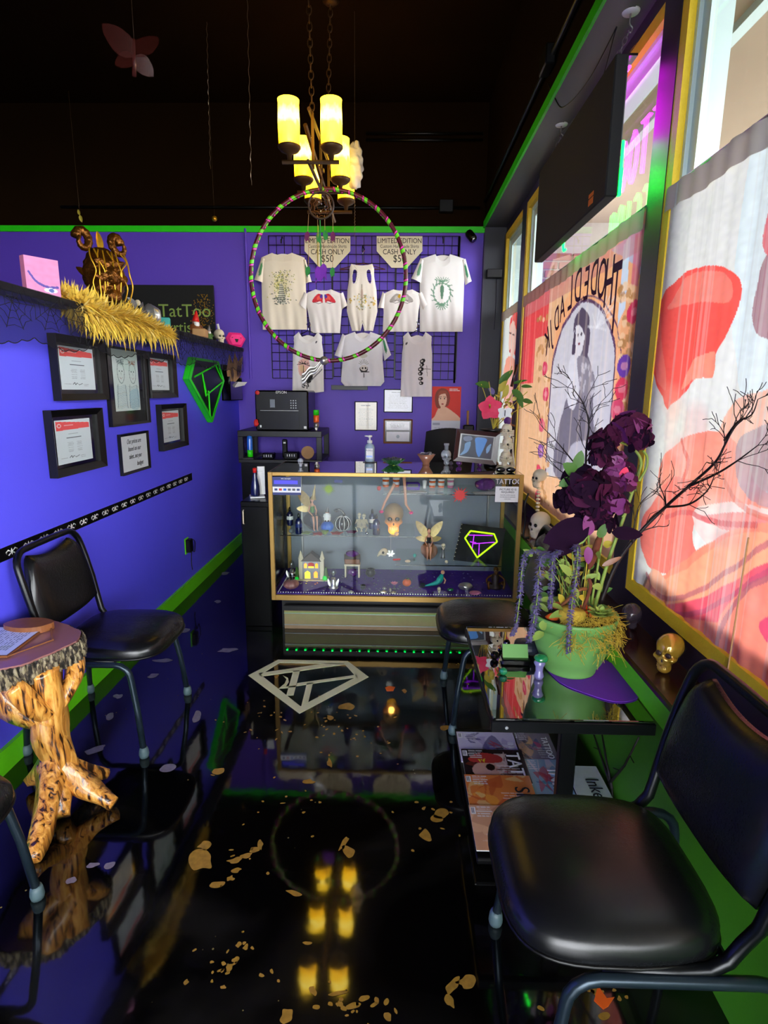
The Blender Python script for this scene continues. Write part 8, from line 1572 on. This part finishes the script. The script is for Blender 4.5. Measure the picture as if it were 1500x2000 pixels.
# ------------------------------------------------------------------ floor markings
FZ = .0012
def fpoly(b, pts): q_ = [aZ(x, y, 0) for x, y in pts]; b.prism([(p.x, p.y) for p in q_], 0, FZ, lambda a, e, w: (a, e, w))
mat('decal_cream', (.86, .86, .68), .45, var=.02)
C_ = lambda x, y: (420+x*.36, 1220+y*.36)
OUT = [(180, 276), (342, 191), (720, 198), (834, 285), (458, 484)]; INN = [(247, 272), (352, 207), (704, 216), (766, 284), (464, 444)]
t = thing('floor_decal', 'cream gem-shaped logo decal on the glossy black floor', 'decal', aZ(600, 1330, 0)); b = B()
for k in range(5): j = (k+1) % 5; fpoly(b, [C_(*OUT[k]), C_(*OUT[j]), C_(*INN[j]), C_(*INN[k])])
b.build('gem_outline', 'decal_cream', t)
b = B(); fpoly(b, [C_(*q_) for q_ in ((235, 264), (620, 208), (700, 214), (710, 216), (250, 282))]); b.build('logo_bar', 'decal_cream', t)
b = B(); fpoly(b, [C_(*q_) for q_ in ((446, 318), (770, 272), (772, 286), (440, 334))]); b.build('logo_bar', 'decal_cream', t)
b = B(); fpoly(b, [C_(*q_) for q_ in ((424, 252), (462, 246), (426, 384), (386, 386))]); b.build('logo_bar', 'decal_cream', t)
b = B(); fpoly(b, [C_(*q_) for q_ in ((498, 318), (532, 314), (506, 420), (468, 442))]); b.build('logo_bar', 'decal_cream', t)
b = B(); fpoly(b, [C_(*q_) for q_ in ((345, 348), (378, 320), (388, 296), (368, 276), (396, 290), (400, 312), (384, 336), (440, 330), (436, 340))]); b.build('logo_bar', 'decal_cream', t)
# gold leaf flakes set in the floor
mat('gold_leaf', (.66, .5, .2), .4, .25, var=.5, scale=60); mat('pale_leaf', (.45, .42, .48), .45, var=.4, scale=60)
def blob(b, x, y, rx, ry, ang, n=9):
    ca, sa = math.cos(ang), math.sin(ang); q_ = []
    for k in range(n): a = 2*PI*k/n; r = random.uniform(.6, 1.15); u, v = rx*r*math.cos(a), ry*r*math.sin(a); q_.append((x+u*ca-v*sa, y+u*sa+v*ca))
    q_ = spline(q_, 3, True); 
    b.add([(a, e, FZ*.6) for a, e in q_], [tuple(range(len(q_)))])
b = B()
for px, py, w_, h_, an in ((603, 1527, 12, 6, 0), (644, 1490, 6, 10, .3), (424, 1506, 14, 7, .2), (394, 1680, 22, 26, .8), (400, 1650, 14, 10, 1.5), (680, 1665, 12, 18, .4), (672, 1648, 6, 16, -.3), (460, 1680, 16, 6, .3), (480, 1672, 14, 6, .2), (500, 1660, 12, 6, .2), (462, 1700, 10, 5, .3), (508, 1650, 6, 10, .3), (422, 1728, 18, 7, .1), (450, 1716, 8, 6, 0), (862, 1590, 16, 12, .2), (832, 1632, 12, 16, .6), (850, 1600, 14, 8, .3), (912, 1918, 22, 13, .3), (885, 1925, 22, 10, .9), (878, 1955, 10, 16, .4), (680, 1380, 18, 8, .2), (645, 1402, 8, 5, 0), (575, 1745, 18, 5, -.4), (600, 1842, 10, 4, .1), (448, 1890, 8, 9, .2), (460, 1875, 8, 7, .2), (480, 1850, 6, 7, 0), (466, 1845, 6, 6, 0), (436, 1928, 7, 4, 0), (363, 1918, 6, 7, 0), (690, 1965, 14, 8, .3), (712, 1950, 12, 7, .2), (732, 1962, 10, 5, .4), (757, 1985, 8, 12, .5), (560, 1985, 14, 16, .2), (660, 1940, 20, 6, .1), (610, 1935, 8, 12, .5), (540, 1322, 5, 4, 0), (790, 1350, 5, 4, 0), (870, 1422, 12, 5, .3), (910, 1430, 10, 4, .3), (930, 1300, 9, 5, .2), (900, 1320, 6, 4, .2), (1180, 1985, 12, 8, .2), (1165, 1940, 10, 16, .1)):
    c_ = aZ(px, py, 0); k = (aZ(px+10, py, 0)-c_).length/10; kv = abs(aZ(px, py+5, 0).y-aZ(px, py-5, 0).y)/10; blob(b, c_.x, c_.y, w_*k, h_*kv, an)
for k in range(150):
    cx, cy = random.choice(((480, 1680), (640, 1410), (690, 1960), (460, 1880), (860, 1610), (560, 1560), (720, 1440), (1160, 1960), (520, 1400), (930, 1310))); px, py = random.gauss(cx, 45), random.gauss(cy, 28)
    if py < 1240: continue
    c_ = aZ(px, py, 0); blob(b, c_.x, c_.y, random.uniform(.003, .011), random.uniform(.003, .007), random.random()*3, 6)
o = b.build('gold_leaf_flakes', 'gold_leaf', None); tag(o, 'gold leaf flakes scattered in the glossy black floor', 'floor flakes', kind='stuff')
b = B()
for px, py, w_, h_, an in ((185, 1465, 24, 9, .5), (300, 1320, 12, 5, .2), (320, 1290, 24, 4, .1), (385, 1400, 10, 14, .2), (230, 1360, 9, 5, .2), (215, 1400, 10, 8, .2), (445, 1270, 20, 5, .2), (360, 1232, 10, 5, 0), (330, 1500, 18, 8, .2), (180, 1690, 14, 6, .1), (140, 1720, 10, 8, .1), (425, 1175, 8, 3, 0), (215, 1690, 10, 10, .1), (440, 1120, 9, 3, 0)):
    c_ = aZ(px, py, 0); k = (aZ(px+10, py, 0)-c_).length/10; kv = abs(aZ(px, py+5, 0).y-aZ(px, py-5, 0).y)/10; blob(b, c_.x, c_.y, w_*k, h_*kv, an)
o = b.build('silver_leaf_flakes', 'pale_leaf', None); tag(o, 'pale leaf flakes in the floor beside the violet wall', 'floor flakes', kind='stuff')
b = B(); fpoly(b, [(1168, 1925), (1185, 1950), (1200, 1948), (1188, 1966), (1178, 1972), (1160, 1955)]); tag(b.build('orange_leaf', 'orange', None), 'orange leaf shaped flake in the floor under the foreground chair', 'floor flake'); b = B(); fpoly(b, [(752, 1343), (760, 1340), (772, 1342), (768, 1350), (755, 1350)]); tag(b.build('orange_leaf', 'orange', None), 'small orange flake in the floor right of the gem decal', 'floor flake')
